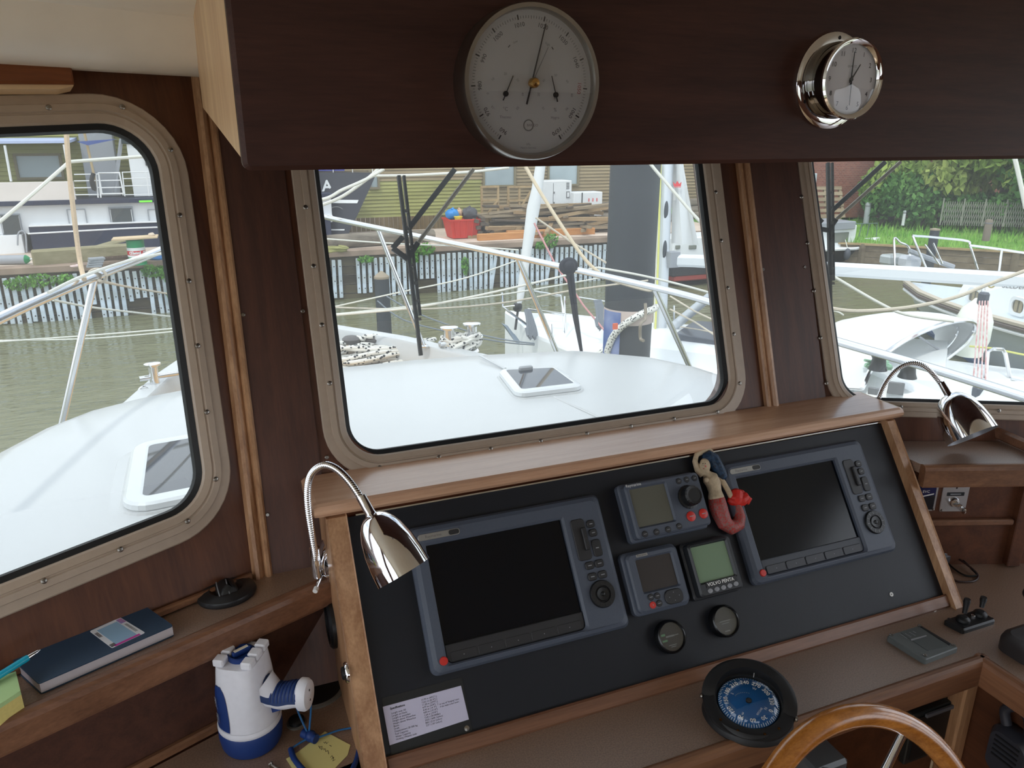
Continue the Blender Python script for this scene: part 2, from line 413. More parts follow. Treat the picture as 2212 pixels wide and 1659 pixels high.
# floor, side walls with their windows, aft bulkhead with its open door: behind and beside the photographer
mb = MB(); mb.box((.65, -.1, -.02), (3.4, 3.1, .04)); tag(obj('floor', mb, wood('floor_boards', (190, 160, 120), (214, 186, 148), 'Y', 20)), kind='structure')
def side_wall(name, X, s, y1):
    M = frame((0, 1, 0), (0, 0, 1), (X, 0, 0)); t = thing(name, None, None, M, kind='structure')
    for a, b, h0, h1 in ((.22, y1, .90, 1.80), (-.62, .16, .04, 1.80), (-1.65, -.68, .85, 1.78)):     # window, open door, window; unseen openings, enlarged to let in more daylight
        k0, k1 = a+.05, b-.05
        mb = MB(); mb.ring(rpoly([(a-.03, 0), (b+.03 if b != y1 else b, 0), (b+.03 if b != y1 else b, 1.95), (a-.03, 1.95)], 1e-4, 6), rpoly([(k0, h0), (k1, h0), (k1, h1), (k0, h1)], .05, 6), 0, -.04*s); obj('wall_section', mb, WALL, t)
side_wall('wall_port', -1.0, 1, 1.03); side_wall('wall_starboard', 2.3, -1, 1.0)
M = frame((1, 0, 0), (0, 0, 1), (0, -1.62, 0))
mb = MB(); mb.ring(rpoly([(-1.05, 0), (2.35, 0), (2.35, 1.95), (-1.05, 1.95)], 1e-4, 6), rpoly([(-.5, .95), (.5, .95), (.5, 1.6), (-.5, 1.6)], .05, 6), 0, -.04)
tag(obj('wall_back', mb, WALL, None, M), kind='structure')

# wooden pelmet over the left window ------------------------------------
u1, v1 = hit(152, 136, LM, .03); u2, v2 = hit(161, 189, LM, .03)
pel = thing('curtain_pelmet', 'reddish wooden pelmet board above the left window under the cream headliner', 'pelmet', LM)
mb = MB(); mb.prism([(-.95, v2-.030), (u2, v2+.004), (u1, v1+.003), (-.95, v1-.03)], 0.006, .036, .003); obj('board', mb, wood('pelmet_wood', (112, 62, 32), (142, 84, 46), 'X', 30), pel)
mb = MB(); mb.prism([(-.95, v2-.037), (u2-.02, v2-.003), (u2-.001, v2+.002), (u2, v2+.005), (-.95, v2-.028)], 0.008, .030); obj('lit_lower_edge', mb, mat('lit_wood_edge', (222, 190, 150), .5), pel)  # cream strip paints the window light caught along the board's bottom

# overhead instrument box ------------------------------------------------
bx = thing('overhead_console', 'long dark wooden overhead console with pale left end under the headliner', 'console', base((.034, .70, 1.674)))
BI = base((.034, .70, 1.674))
mb = MB()   # face board with rounded lower and left edges
fp = [(.034, 1.674), (1.95, 1.677), (1.95, 1.885), (.034, 1.885)]
mb.T = frame((1, 0, 0), (0, 0, 1), (0, .70, 0)); mb.prism(rpoly(fp, [.007, .005, .005, .005], 4), -.022, 0, .004); mb.T = None
obj('face_board', mb, BOXW, bx, world=BI)
mb = MB(); e0 = at(438, 232, 1.40); XE = e0.x
prof = [(.722, 1.685), (.722, 1.885), (1.40, 1.885), (1.40, e0.z)]
mb.loft([[Vector((.034+(XE-.034)*(y-.72)/.68+dx, y, z)) for y, z in prof] for dx in (0, .02)], True, True, True, False)
obj('end_board', mb, BOXE, bx, world=BI)
mb = MB(); mb.add([(.05, .722, 1.685), (1.95, .722, 1.685), (1.95, 1.40, e0.z), (.03, 1.40, e0.z), (.05, .722, 1.697), (1.95, .722, 1.697), (1.95, 1.40, e0.z+.012), (.03, 1.40, e0.z+.012)], [(0, 3, 2, 1), (4, 5, 6, 7), (0, 1, 5, 4), (1, 2, 6, 5), (2, 3, 7, 6), (3, 0, 4, 7)])
obj('bottom_board', mb, BOXW, bx, world=BI)
# ================================================================== counters, shelves, console carcass
def slab(name, poly, z0, z1, m, kind='structure', bev=0):
    M = base((0, 0, z0)); mb = MB(); mb.prism(poly, 0, z1-z0, bev); o = obj(name, mb, m, None, M); o['kind'] = kind; return o
A22 = math.tan(FA)
wallY = lambda X, z: 1.24+(z-1.14)*T19-(max(0, .02-X)+max(0, X-1.26))*A22
# worktop
top = thing('countertop', 'brown speckled laminate countertop with wooden lip below the instrument console', 'countertop', base((0, .755, CZ)))
TI = base((0, .755, CZ))
mb = MB(); mb.T = T(0, 0, 0)
mb.prism([(-.995, .765), (1.232, .765), (1.232, -.9), (2.28, -.9), (2.28, wallY(2.28, .8)-.01), (1.26, wallY(1.26, .8)-.01), (.02, wallY(.02, .8)-.01), (-.995, wallY(-.995, .8)-.01)], CZ-.03, CZ)
obj('laminate_top', mb, LAM, top, world=TI)
def lip(name, a, b, parent, inv, m, h=.05, w=.020, rise=.004, z=CZ):
    """edge strip with a rounded crown from a to b (xy)"""
    a = Vector((a[0], a[1], 0)); b = Vector((b[0], b[1], 0)); d = (b-a).normalized(); nrm = Vector((d.y, -d.x, 0))
    prof = [(0, -h), (w, -h), (w+.001, -h+.004), (w+.001, rise-.010), (w-.002, rise-.003), (w-.007, rise), (.007, rise), (.002, rise-.002), (0, rise-.006)]
    mb = MB(); mb.loft([[p+nrm*o+Vector((0, 0, z+zz)) for o, zz in prof] for p in (a, b)], True, True, True, False)
    return obj(name, mb, m, parent, world=inv)
lip('edge_lip', (-.995, .765), (1.232, .765), top, TI, LIPW)
lip('edge_lip', (1.232, .765), (1.232, -.9), top, TI, TEAKY)
# cabinet below
cab = thing('helm_cabinet', 'dark wooden cabinet front under the countertop behind the steering wheel', 'cabinet', base((.1, .80, 0)))
CI = base((.1, .80, 0))
mb = MB(); mb.box((.12, .83, .385), (2.23, .03, .77)); obj('front_panel', mb, WALL, cab, world=CI)
mb = MB(); mb.box((1.285, -.06, .385), (.03, 1.74, .77)); obj('side_panel', mb, WALL, cab, world=CI)
mb = MB(); mb.box((1.252, .795, .385), (.035, .035, .77), bev=.004); obj('corner_post', mb, TEAKZ, cab, world=CI)
# left shelf
def edge_pt(px, py): p = az(px, py, SZ); return (p.x, p.y)
ea = Vector(edge_pt(0, 1552)); eb = Vector(edge_pt(690, 1252)); ed = (eb-ea).normalized()
e0_ = ea-ed*.72; e1_ = eb+ed*.05
shf = thing('window_shelf', 'brown laminate shelf with teak lip under the left window holding the notebook', 'shelf', base((e0_.x, e0_.y, SZ)))
SI = base((e0_.x, e0_.y, SZ))
mb = MB(); mb.prism([(e0_.x, e0_.y), (e1_.x, e1_.y), (.120, e1_.y+.0), (.120, 1.188), (.02, 1.188), (-.99, 1.188-1.01*A22)], SZ-.02, SZ); obj('laminate_top', mb, LAM, shf, world=SI)
lip('edge_lip', e0_, e1_, shf, SI, TEAK, h=.040, w=.022, rise=.006, z=SZ)
nrm = Vector((ed.y, -ed.x))
mb = MB(); q0, q1 = e0_-nrm*.03, e1_-nrm*.03
mb.bar((q0.x, q0.y, .89), (q1.x, q1.y, .89), .016, .18); obj('fascia', mb, DARK, shf, world=SI)
mb = MB(); q0, q1 = e0_-nrm*.018, e1_-nrm*.018; mb.bar((q0.x, q0.y, CZ+.008), (q1.x, q1.y, CZ+.008), .012, .016, bev=.004); obj('bead', mb, LIPW, shf, world=SI)
mb = MB(); p0 = LM @ Vector((-1.05, 0, .006)); p1 = LM @ Vector((-.02, 0, .006)); mb.bar(p0+Vector((0, 0, .006)), p1+Vector((0, 0, .006)), .010, .012, bev=.003); obj('bead', mb, LIPW, shf, world=SI)
mb = MB(); pp = az(318, 1462, .978); mb.ball((pp.x, pp.y, pp.z), (.0045, .0045, .0045), 8, 4); obj('wood_plug', mb, TEAK, shf, world=SI)
# right shelf
def edge_pt2(px, py): p = az(px, py, RSZ); return (p.x, p.y)
ra = Vector(edge_pt2(1955, 1003)); rb = Vector(edge_pt2(2212, 1000)); rd = (rb-ra).normalized(); ra2 = ra+rd*((1.336-ra.x)/rd.x); rb2 = rb+rd*.55
rs = thing('corner_shelf', 'brown laminate shelf with wooden fascia under the right window beside the console', 'shelf', base((ra.x, ra.y, RSZ)))
RI = base((ra.x, ra.y, RSZ)); rn = Vector((rd.y, -rd.x))
mb = MB(); mb.prism([(ra2.x, ra2.y), (rb2.x, rb2.y), (2.28, wallY(2.28, RSZ)-.006), (1.336, wallY(1.336, RSZ)-.006)], RSZ-.02, RSZ); obj('laminate_top', mb, LAM, rs, world=RI)
lip('edge_lip', ra2, rb2, rs, RI, LIPW, h=.045, w=.020, rise=.003, z=RSZ)
mb = MB(); q0, q1 = ra2-rn*.02, rb2-rn*.02; mb.bar((q0.x, q0.y, (RSZ+CZ)/2-.01), (q1.x, q1.y, (RSZ+CZ)/2-.01), .016, RSZ-CZ-.02); obj('fascia', mb, WALL, rs, world=RI)
RFM = frame((rd.x, rd.y, 0), (0, 0, 1), (ra.x-rn.x*.012, ra.y-rn.y*.012, RSZ))       # the fascia's face
u0, v0 = hit(1985, 1122, RFM, .008); u1, v1 = hit(2187, 1135, RFM, .008)
mb = MB(); mb.T = RFM; mb.box(((u0-.1+u1)/2, (v0+v1)/2, .006), (u1-u0+.1, .014, .014), bev=.003); obj('rail', mb, TEAK, rs, world=RI)
u2_, v2_ = hit(2198, 1080, RFM, 0); mb = MB(); mb.T = RFM; mb.box((u2_+.012, -.135, .008), (.03, .225, .018), bev=.002); obj('upright', mb, WALL, rs, world=RI)
# diagonal teak rail standing on the right shelf beside the side wall
pa = az(2135, 938, RSZ+.003); pb = az(2240, 985, RSZ+.003)
mb = MB(); d = (pb-pa); mb.bar(pa+Vector((0, 0, .012)), pb+d*2.0+Vector((0, 0, .012)), .016, .024, bev=.005)
obj('side_rail', mb, TEAK, rs, world=RI)

# console carcass ----------------------------------------------------------
con = thing('instrument_console', 'sloping wooden instrument console with black panel on the countertop below the front window', 'console', base((.73, 1.0, CZ)))
KI = base((.73, 1.0, CZ))
def pv(u, v, n): return PM @ Vector((u, v, n))
mb = MB(); mb.T = PM; mb.prism([(-.092, -.094), (1.064, -.094), (1.064, .272), (-.092, .272)], -.012, 0); obj('black_panel', mb, mat('black_leathercloth', (11, 16, 26), .52, 0, .45, (35, .12), (900, .25, .0006)), con, world=KI)
mb = MB(); mb.T = PM; mb.prism([(-.075, .2715), (1.062, .2735), (1.062, .276), (-.075, .274)], -.004, .003); obj('metal_strip', mb, STEEL, con, world=KI)
def side_board(name, X0, X1, m, n=.016):
    f0 = pv(0, -.1, n); f1 = pv(0, .275, n)
    f0 = f0 + (f1-f0)*((CZ-f0.z)/(f1.z-f0.z)); f1 = f0 + (f1-f0)*((1.122-f0.z)/(f1.z-f0.z))
    poly = [(f0.y, CZ+.001), (f1.y, f1.z), (1.215, 1.122), (1.13, CZ+.001)]
    mb = MB(); mb.loft([[Vector((X, y, z)) for y, z in inset(poly, i)] for X, i in ((X0, .002), (X0+.002, 0), (X1-.002, 0), (X1, .002))], True, True, True, False)
    return obj(name, mb, m, con, world=KI)
side_board('side_board', .122, .156, TEAKZ); side_board('side_board', 1.309, 1.331, TEAKZ)
# cap with bullnose and the fascia under it
capf = [(1.112, 1.131), (1.112, 1.137), (1.116, 1.143), (1.122, 1.146), (1.236, 1.146), (1.236, 1.122), (1.122, 1.122), (1.116, 1.125)]
mb = MB(); mb.loft([[Vector((X, y+(.012 if X in (.100, 1.362) else 0)*(y < 1.2), z+s*(1.134-z))) for y, z in capf] for X, s in ((.100, .45), (.106, .1), (.112, 0), (1.350, 0), (1.356, .1), (1.362, .45))], True, True, True, False)
obj('cap_board', mb, wood('cap_teak', (190, 146, 116), (216, 176, 146), 'X', 40, .26, .6, 18, .35), con, world=KI)
mb = MB(); mb.box((.73, 1.142, 1.108), (1.15, .018, .03)); obj('fascia', mb, wood('fascia_mahogany', (104, 58, 40), (130, 76, 52), 'X', 34, .35), con, world=KI)
mb = MB(); mb.T = PM; mb.prism([(-.09, -.118), (1.062, -.118), (1.062, -.093), (-.09, -.093)], -.01, .010, .003); obj('bottom_rail', mb, TEAK, con, world=KI)
u, v = hit(1925, 1284, PM); mb = MB(); mb.T = PM; mb.lathe([(.0042, 0), (.0042, .0015), (.0016, .0015), (.0014, .0003)], 12, T(u, v, 0)); obj('screw_washer', mb, WPRINT, con, world=KI)
u, v = hit(1008, 1573, PM); mb = MB(); mb.T = PM; mb.lathe([(.0042, 0), (.0042, .002), (.001, .0025)], 10, T(u, v, 0), cap1=True); obj('screw', mb, SCREW, con, world=KI)
# ================================================================== instruments on the panel
GREY = mat('instrument_grey', (80, 87, 100), .45, 0, .4, (300, .06))
GREYD = mat('instrument_dark_grey', (62, 66, 74), .45, 0, .4)
LCDB = mat('dark_lcd', (4, 9, 18), .14, 0, .3)
STRIP = mat('dark_key_strip', (40, 40, 42), .5)
KEY = mat('rubber_key', (36, 36, 38), .5)
KEYL = mat('key_legend', (150, 152, 156), .6)
RED = mat('red_key', (198, 48, 40), .42)
SILV = mat('silver_badge', (168, 168, 166), .3, .6)
def P(x, y, n=0): return hit(x, y, PM, n)
def pt(M_local): return PM @ M_local
def rot_n(a): return Matrix.Rotation(a, 4, 'Z')
def key(parent, c, w, h, r, z, hgt, m=KEY, name='key', legend=None):
    mb = MB(); mb.prism(rrect(w, h, r, 4, c), z, z+hgt, min(.0012, hgt*.5)); o = obj(name, mb, m, parent)
    if legend:
        mb = MB(); mb.prism(rrect(legend[0], legend[1], legend[1]*.3, 2, c), z+hgt, z+hgt+.0002); obj('legend', mb, KEYL, o)
    return o
def rkey(parent, c, r, z, hgt, m=KEY, name='key', legend=None):
    mb = MB(); mb.lathe([(r, z), (r, z+hgt*.6), (r*.85, z+hgt), (.0003, z+hgt*1.05)], 18, T(c[0], c[1], 0)); o = obj(name, mb, m, parent)
    if legend:
        mb = MB(); mb.prism(rrect(legend[0], legend[1], legend[1]*.3, 2, c), z+hgt*1.05, z+hgt*1.05+.0002); obj('legend', mb, KEYL, o)
    return o

def plotter(label, du, dv, soft):
    """large chart plotter; local origin at its lower left corner on the panel"""
    M = PM @ T(du, dv, 0); t = thing('chart_plotter', label, 'chart plotter', M, 'chart plotters on the panel')
    w, h, d = .355, .2345, .018
    o = [(0, 0), (w, 0), (w, h), (0, h)]
    q = lambda x, y: (lambda uv: (uv[0], uv[1]))(hit(x, y, PM, d))       # read off the left hand plotter
    sc = [q(964, 1395), q(1262, 1317), q(1211, 1119), q(918, 1182)]
    sc = [(sc[0][0]*.5+sc[3][0]*.5, sc[0][1]*.5+sc[1][1]*.5), (sc[1][0]*.5+sc[2][0]*.5, sc[0][1]*.5+sc[1][1]*.5), (sc[1][0]*.5+sc[2][0]*.5, sc[2][1]*.5+sc[3][1]*.5), (sc[0][0]*.5+sc[3][0]*.5, sc[2][1]*.5+sc[3][1]*.5)]
    x0, y0, x1, y1 = sc[0][0], sc[0][1], sc[2][0], sc[2][1]
    ks = .030                                                             # key strip under the screen
    hole = [(x0, y0-ks), (x1, y0-ks), (x1, y1), (x0, y1)]
    mb = MB(); fo = lambda i: rpoly(inset(o, i), .012, 5)
    ho = lambda i: rpoly(inset(hole, -i), [.010, .010, .002, .002], 5)
    mb.loft([[(a, b, z) for a, b in lp] for lp, z in ((fo(0), 0), (fo(0), .008), (fo(.004), .0145), (fo(.011), d), (ho(.004), d), (ho(0), d-.004), (ho(0), .006))], True, True, False, False)
    obj('housing', mb, GREY, t)
    mb = MB(); mb.prism([(x0-.001, y0), (x1+.001, y0), (x1+.001, y1+.001), (x0-.001, y1+.001)], .002, .0085); obj('screen', mb, LCDB, t)
    ksm = GREYD if soft else STRIP
    mb = MB(); mb.prism(rpoly([(x0, y0-ks), (x1, y0-ks), (x1, y0), (x0, y0)], [.010, .010, .001, .001], 5), .002, .0125, .002); st = obj('key_strip', mb, ksm, t)
    n = 5; wk = (x1-x0-.012)/n
    for i in range(n):
        c = (x0+.006+wk*(i+.5), y0-ks*.68); mb = MB(); mb.prism(rrect(wk-.0025, ks*.50, .003, 3, c), .0125, .0145 if soft else .0131, .0006); obj('soft_key', mb, STRIP if not soft else mat('soft_key_grey', (58, 60, 66), .5), st)
        mb = MB(); mb.disc(.0008, .0147 if soft else .0133, 8, c); obj('legend', mb, KEYL, st)
    # memory card door
    c = q(1255, 1166); mb = MB(); mb.prism(rrect(.026, .072, .006, 5, c), d-.004, d+.002, .001); cdoor = obj('card_door', mb, STRIP, t)
    mb = MB(); mb.prism(rrect(.009, .040, .003, 4, (c[0]+.007, c[1])), d+.002, d+.007, .0015); obj('door_grip', mb, KEY, cdoor)
    for (px, py), kw, kh in (((1275, 1132), .0155, .0135), ((1280.5, 1151), .0155, .0135), ((1289, 1183.5), .0165, .030)):
        c = q(px, py); key(t, c, kw, kh, .005, d, .003, KEY, 'key', (.006, .0016))
    for (px, py) in ((1273, 1222), (1294, 1217), (1279, 1246), (1301, 1241)):
        c = q(px, py); key(t, c, .0165, .0135, .0045, d, .003, KEY, 'key', (.007, .0014))
    c = q(1300.5, 1283); mb = MB(); mb.lathe([(.0235, d), (.0235, d+.003), (.0222, d+.005), (.0145, d+.005), (.0135, d+.003), (.0125, d+.003), (.011, d+.0055), (.004, d+.0045), (.0025, d+.007), (.0003, d+.0075)], 32, T(c[0], c[1], 0)); kn = obj('rotary_control', mb, BLACKP, t)
    for k in range(12):
        a = 2*PI*k/12; mb = MB(); mb.bar((c[0]+.0155*math.cos(a), c[1]+.0155*math.sin(a), d+.0052), (c[0]+.0215*math.cos(a), c[1]+.0215*math.sin(a), d+.0052), .0008, .0006); obj('tick', mb, STRIP if not soft else KEYL, kn)
    c = q(958.5, 1428); rkey(t, c, .0068, d, .003, RED, 'power_key')
    c = q(948, 1155); mb = MB(); mb.prism(rrect(.072, .0105, .0045, 4, c), d, d+.0014, .0005); bd = obj('badge', mb, SILV, t)
    mb = MB(); mb.prism(rrect(.018, .008, .0035, 4, (c[0]+.0255, c[1])), d+.0014, d+.002); obj('badge_window', mb, KEY, bd)
    text('badge_lettering', 'Raymarine', .0066, mat('grey_print', (110, 108, 104), .5), bd, T(c[0]-.010, c[1], d+.0015))
    return t
plotter('grey chart plotter with dark screen behind the left gooseneck lamp', 0, 0, False)
plotter('grey chart plotter with dark screen behind the mermaid figurine', .6225, .0125, True)

def device(name, label, cat, quad, d, m, side=.006, r=.008):
    """housing fitted to four front face corners TL TR BR BL in the photograph; returns thing, its rect"""
    p = [P(*c, d) for c in quad]
    x0 = (p[0][0]+p[3][0])/2; x1 = (p[1][0]+p[2][0])/2; y1 = (p[0][1]+p[1][1])/2; y0 = (p[2][1]+p[3][1])/2
    t = thing(name, label, cat, PM @ T(x0, y0, 0)); w, h = x1-x0, y1-y0
    return t, w, h, (lambda x, y, n=d: (lambda uv: (uv[0]-x0, uv[1]-y0))(P(x, y, n)))
def shell(t, w, h, d, m, hole=None, r=.008, step=.012, deep=.004):
    o = [(0, 0), (w, 0), (w, h), (0, h)]; fo = lambda i: rpoly(inset(o, i), r, 5)
    ls = [(fo(-.004), 0), (fo(-.004), step), (fo(-.002), step+.002), (fo(0), step+.003), (fo(0), d-.003), (fo(.003), d)]
    if hole:
        ho = lambda i: rpoly(inset(hole, i), .003, 5); ls += [(ho(-.003), d), (ho(0), d-deep)]
    mb = MB(); mb.loft([[(a, b, z) for a, b in lp] for lp, z in ls], True, True, not hole, False); return obj('housing', mb, m, t)
def rect4(ps):
    x0 = (ps[0][0]+ps[3][0])/2; x1 = (ps[1][0]+ps[2][0])/2; y1 = (ps[0][1]+ps[1][1])/2; y0 = (ps[2][1]+ps[3][1])/2
    return [(x0, y0), (x1, y0), (x1, y1), (x0, y1)]
# autopilot control head
t, w, h, q = device('autopilot_control', 'grey autopilot control head with black knob and two red keys', 'autopilot', [(1347, 1048), (1505, 1019), (1540, 1130), (1379, 1168)], .034, GREY)
D = .034; hole = rect4([q(1360, 1057), q(1437, 1044), q(1457, 1122), q(1383, 1140)]); shell(t, w, h, D, GREY, hole)
mb = MB(); mb.prism(hole, .01, D-.0045); obj('screen', mb, mat('olive_lcd', (96, 96, 86), .2), t)
c = q(1494, 1071, D+.012); mb = MB()
mb.loft([[(c[0]+rr*(1+.025*((k % 2)))*math.cos(2*PI*k/40), c[1]+rr*(1+.025*((k % 2)))*math.sin(2*PI*k/40), z) for k in range(40)] for rr, z in ((.0215, D), (.0215, D+.003), (.0178, D+.004), (.0172, D+.019), (.0155, D+.0215), (.012, D+.021))], True, False, True, False); obj('knob', mb, BLACKP, t)
for x, y in ((1466, 1039.5), (1483, 1036), (1500, 1033)): rkey(t, q(x, y), .0056, D, .002, KEY, 'key', (.005, .001))
for x, y in ((1492.5, 1115.5), (1519, 1109.5)): rkey(t, q(x, y), .0092, D, .0025, RED, 'red_key', (.009, .0014))
for x, y in ((1393, 1154), (1418, 1149.5), (1443, 1144), (1467, 1137)): rkey(t, q(x, y), .0058, D, .002, KEY, 'key', (.006, .001))
c = q(1368, 1048); text('lettering', 'Raymarine', .0075, WPRINT, t, T(c[0], c[1], D+.0003))
# speed and depth display
t, w, h, q = device('speed_display', 'grey square instrument with dark blank screen and one red key', 'instrument display', [(1350, 1201), (1460, 1175), (1494, 1298), (1384, 1328)], .026, GREY)
D = .026; hole = rect4([q(1373, 1209), q(1449, 1195), q(1468, 1261), q(1393, 1280)]); shell(t, w, h, D, GREY, hole, .010)
mb = MB(); mb.prism(hole, .008, D-.0045); obj('screen', mb, mat('brown_lcd', (58, 54, 54), .25), t)
for x, y in ((1405.5, 1290), (1419.5, 1287), (1424, 1303)): rkey(t, q(x, y), .0058, D, .002, KEY, 'key', (.006, .001))
rkey(t, q(1410, 1307), .0060, D, .002, RED, 'red_key', (.002, .002))
c = q(1455, 1288); key(t, c, .036, .025, .010, D, .003, KEY, 'key_pad')
for dx, dy in ((-.010, 0), (.010, 0), (0, .007), (0, -.007)):
    mb = MB(); mb.disc(.0008, D+.0032, 6, (c[0]+dx, c[1]+dy)); obj('legend', mb, KEYL, t)
c = q(1386, 1199); mb = MB(); mb.prism(rrect(.023, .0045, .001, 2, c), D, D+.0006); bd = obj('badge', mb, SILV, t)
text('badge_lettering', 'Raymarine', .0045, INK, bd, T(c[0], c[1], D+.0008))
# engine display
t, w, h, q = device('engine_display', 'black square engine display with pale green screen and five oval keys', 'instrument display', [(1484, 1178), (1575, 1156), (1609, 1267), (1517, 1294)], .034, BLACKP)
D = .034; hole = rect4([q(1493, 1183), q(1567, 1167), q(1589, 1241), q(1515, 1261)]); ENG = mat('engine_display_black', (40, 43, 47), .42)
shell(t, w, h, D, ENG, hole, .007)
mb = MB(); mb.prism(hole, .01, D-.0045); obj('screen', mb, mat('green_lcd', (116, 140, 112), .25), t)
c = q(1558.5, 1256.5); bar_ = MB(); bar_.prism(rrect(.066, .010, .001, 2, c), D, D+.0008); bb = obj('name_bar', bar_, BLACKS, t)
text('lettering', 'VOLVO PENTA', .0085, WPRINT, bb, T(c[0]-.002, c[1], D+.001), bold=.0002)
for x, y in ((1534, 1276.5), (1548.5, 1272.5), (1562.5, 1269), (1576, 1265), (1589.5, 1261)):
    c = q(x, y); mb = MB(); mb.lathe([(.0052, D), (.0050, D+.0012), (.0003, D+.0018)], 16, T(c[0], c[1], 0) @ Matrix.Diagonal((1, .78, 1, 1))); obj('key', mb, mat('pale_grey_key', (140, 142, 146), .45), t)
# two round gauges
def gauge(label, cx, cy, green):
    u, v = P(cx, cy, .016); t = thing('round_gauge', label, 'gauge', PM @ T(u, v, 0), 'round gauges on the panel')
    mb = MB(); mb.lathe([(.0285, 0), (.0285, .012), (.027, .0155), (.0255, .0165), (.0243, .0155), (.0238, .008)], 36); obj('bezel', mb, mat('gauge_bezel', (16, 17, 19), .22), t)
    mb = MB(); mb.lathe([(.0242, .004), (.0242, .009), (.0003, .009)], 36); obj('dial', mb, mat('gauge_dial', (24, 26, 30), .5), t)
    mb = MB(); mb.lathe([(.0240, .0125), (.0240, .0132)], 36, None, True, True); obj('glass', mb, CLEAR, t)
    if green:
        for (x, y, wd_, hh, g) in ((-.014, .005, .008, .0035, 1), (-.001, .001, .017, .0028, 0), (.012, .001, .008, .0016, 0), (-.013, -.005, .010, .003, 1), (0, -.014, .016, .0013, 0), (.001, -.017, .010, .0013, 0)):
            mb = MB(); mb.prism(rrect(wd_, hh, .0003, 1, (x, y)), .009, .0093); obj('marking', mb, mat('gauge_green_print', (92, 150, 110), .5) if g else mat('gauge_white_print', (120, 124, 128), .5), t)
    else:
        mb = MB(); mb.prism([p for p in circ(.0225, 28) if p[1] < .004], .009, .0098); obj('marking_plate', mb, mat('gauge_plate', (54, 56, 60), .4), t)
        for (x, y, wd_, hh) in ((0, 0, .022, .0014), (0, -.004, .016, .001), (0, -.0175, .011, .002)):
            mb = MB(); mb.prism(rrect(wd_, hh, .0003, 1, (x, y)), .0098, .0101); obj('marking', mb, mat('gauge_white_print', (120, 124, 128), .5), t)
gauge('black round gauge with greenish markings below the grey square instrument', 1453, 1375, True)
gauge('black round gauge with grey half dial below the engine display', 1570, 1341, False)
# specification card in a laminated pocket
u, v = P(920, 1546, .001); cardM = PM @ T(u, v, 0)
p = [P(*c, .002) for c in ((827, 1527), (996, 1481), (1013, 1554), (842, 1610))]; p = [(a-u, b-v) for a, b in p]
t = thing('specification_card', 'white typed specification card in clear pocket on the black panel', 'card', cardM)
pk = [P(*c, .001) for c in ((825, 1508), (998, 1462), (1022, 1585), (846, 1632))]; pk = [(a-u, b-v) for a, b in pk]
mb = MB(); mb.prism(pk[::-1], 0, .0008); obj('clear_pocket', mb, mat('laminate_film', (36, 40, 44), .22, 0, .6), t)
mb = MB(); mb.prism(p[::-1], .0008, .0016); cd_ = obj('paper', mb, mat('card_paper', (196, 192, 212), .7), t)
ca = Vector(p[0]); cb = Vector(p[1]); cc = Vector(p[3]); ex = (cb-ca); ey = (ca-cc); ang = math.atan2(ex.y, ex.x); cw, ch = ex.length, ey.length
def cl_(fx, fy): q_ = ca+ex*fx-ey*fy; return T(q_.x, q_.y, .0018) @ rotz(ang)
text('heading', 'Specifications', ch*.078, INK, cd_, cl_(.08, .10), 'LEFT', bold=.00012)
rows = [('Length over All', '13.90 m (45\'6")'), ('Length on Deck:', '12,61 m (41\'4")'), ('Length at waterline', '11,50 m (37\'9")'), ('Height above Waterline:', '4,97 m (16\'9")'), ('Height above Waterline', '4,45 m (14\' 7")'), ('Beam:', '4,83 m (15\'10")'), ('Draft:', '1,24 m ( 4\'10")'), ('Displacement 20 000 kg', '13,8 t (30.000lbs)'), ('Fuel Capacity:', '2425 l (640 Gallon)'), ('Water Capacity', '800 l (210 Gallon)'), ('Holding (Waste) tank:', '227 l ( 60 Gallon)')]
for i, (a, b) in enumerate(rows):
    y = .225+i*.068
    text('line', a, ch*.066, INK, cd_, cl_(.085, y), 'LEFT'); text('line', b, ch*.066, INK, cd_, cl_(.47, y-.13), 'LEFT')
text('line', 'to top of "hutging" mast', ch*.06, INK, cd_, cl_(.685, .33), 'LEFT'); text('line', 'if the mast is laid down', ch*.06, INK, cd_, cl_(.685, .40), 'LEFT')
for i in range(4): text('line', ')', ch*.07, INK, cd_, cl_(.66, .10+i*.068), 'LEFT')

# mermaid figurine ------------------------------------------------------------
def remesh(mb, voxel, smooth=2):
    me = bpy.data.meshes.new('tmp'); me.from_pydata([tuple(p) for p in mb.v], [], mb.f)
    o = bpy.data.objects.new('tmp', me); col.objects.link(o)
    md = o.modifiers.new('r', 'REMESH'); md.mode = 'VOXEL'; md.voxel_size = voxel
    if smooth: s_ = o.modifiers.new('s', 'SMOOTH'); s_.iterations = smooth; s_.factor = .5
    dg = bpy.context.evaluated_depsgraph_get(); ev = o.evaluated_get(dg); m2 = ev.to_mesh()
    out = MB(); out.v = [v.co.copy() for v in m2.vertices]; out.f = [tuple(p.vertices) for p in m2.polygons]; out.sm = [True]*len(out.f)
    ev.to_mesh_clear(); bpy.data.objects.remove(o); bpy.data.meshes.remove(me); return out
mu, mv = P(1555, 1075, .01); MM = PM @ T(mu, mv, 0)
mm = thing('mermaid_figurine', 'painted clay mermaid figurine with blue hair and red tail on the panel', 'figurine', MM)
def mq(zx, zy, n):   # photograph pixels of the figurine (zoomed crop) to local coordinates
    a, b = P(1320+zx*.1537, 960+zy*.1537, n); return Vector((a-mu, b-mv, n))
SKINC = mat('clay_skin', (206, 186, 156), .6, 0, .3, (160, .2)); HAIR = mat('clay_blue_hair', (30, 62, 92), .5, 0, .4, (220, .4, (18, 34, 52)), (260, .5, .002))
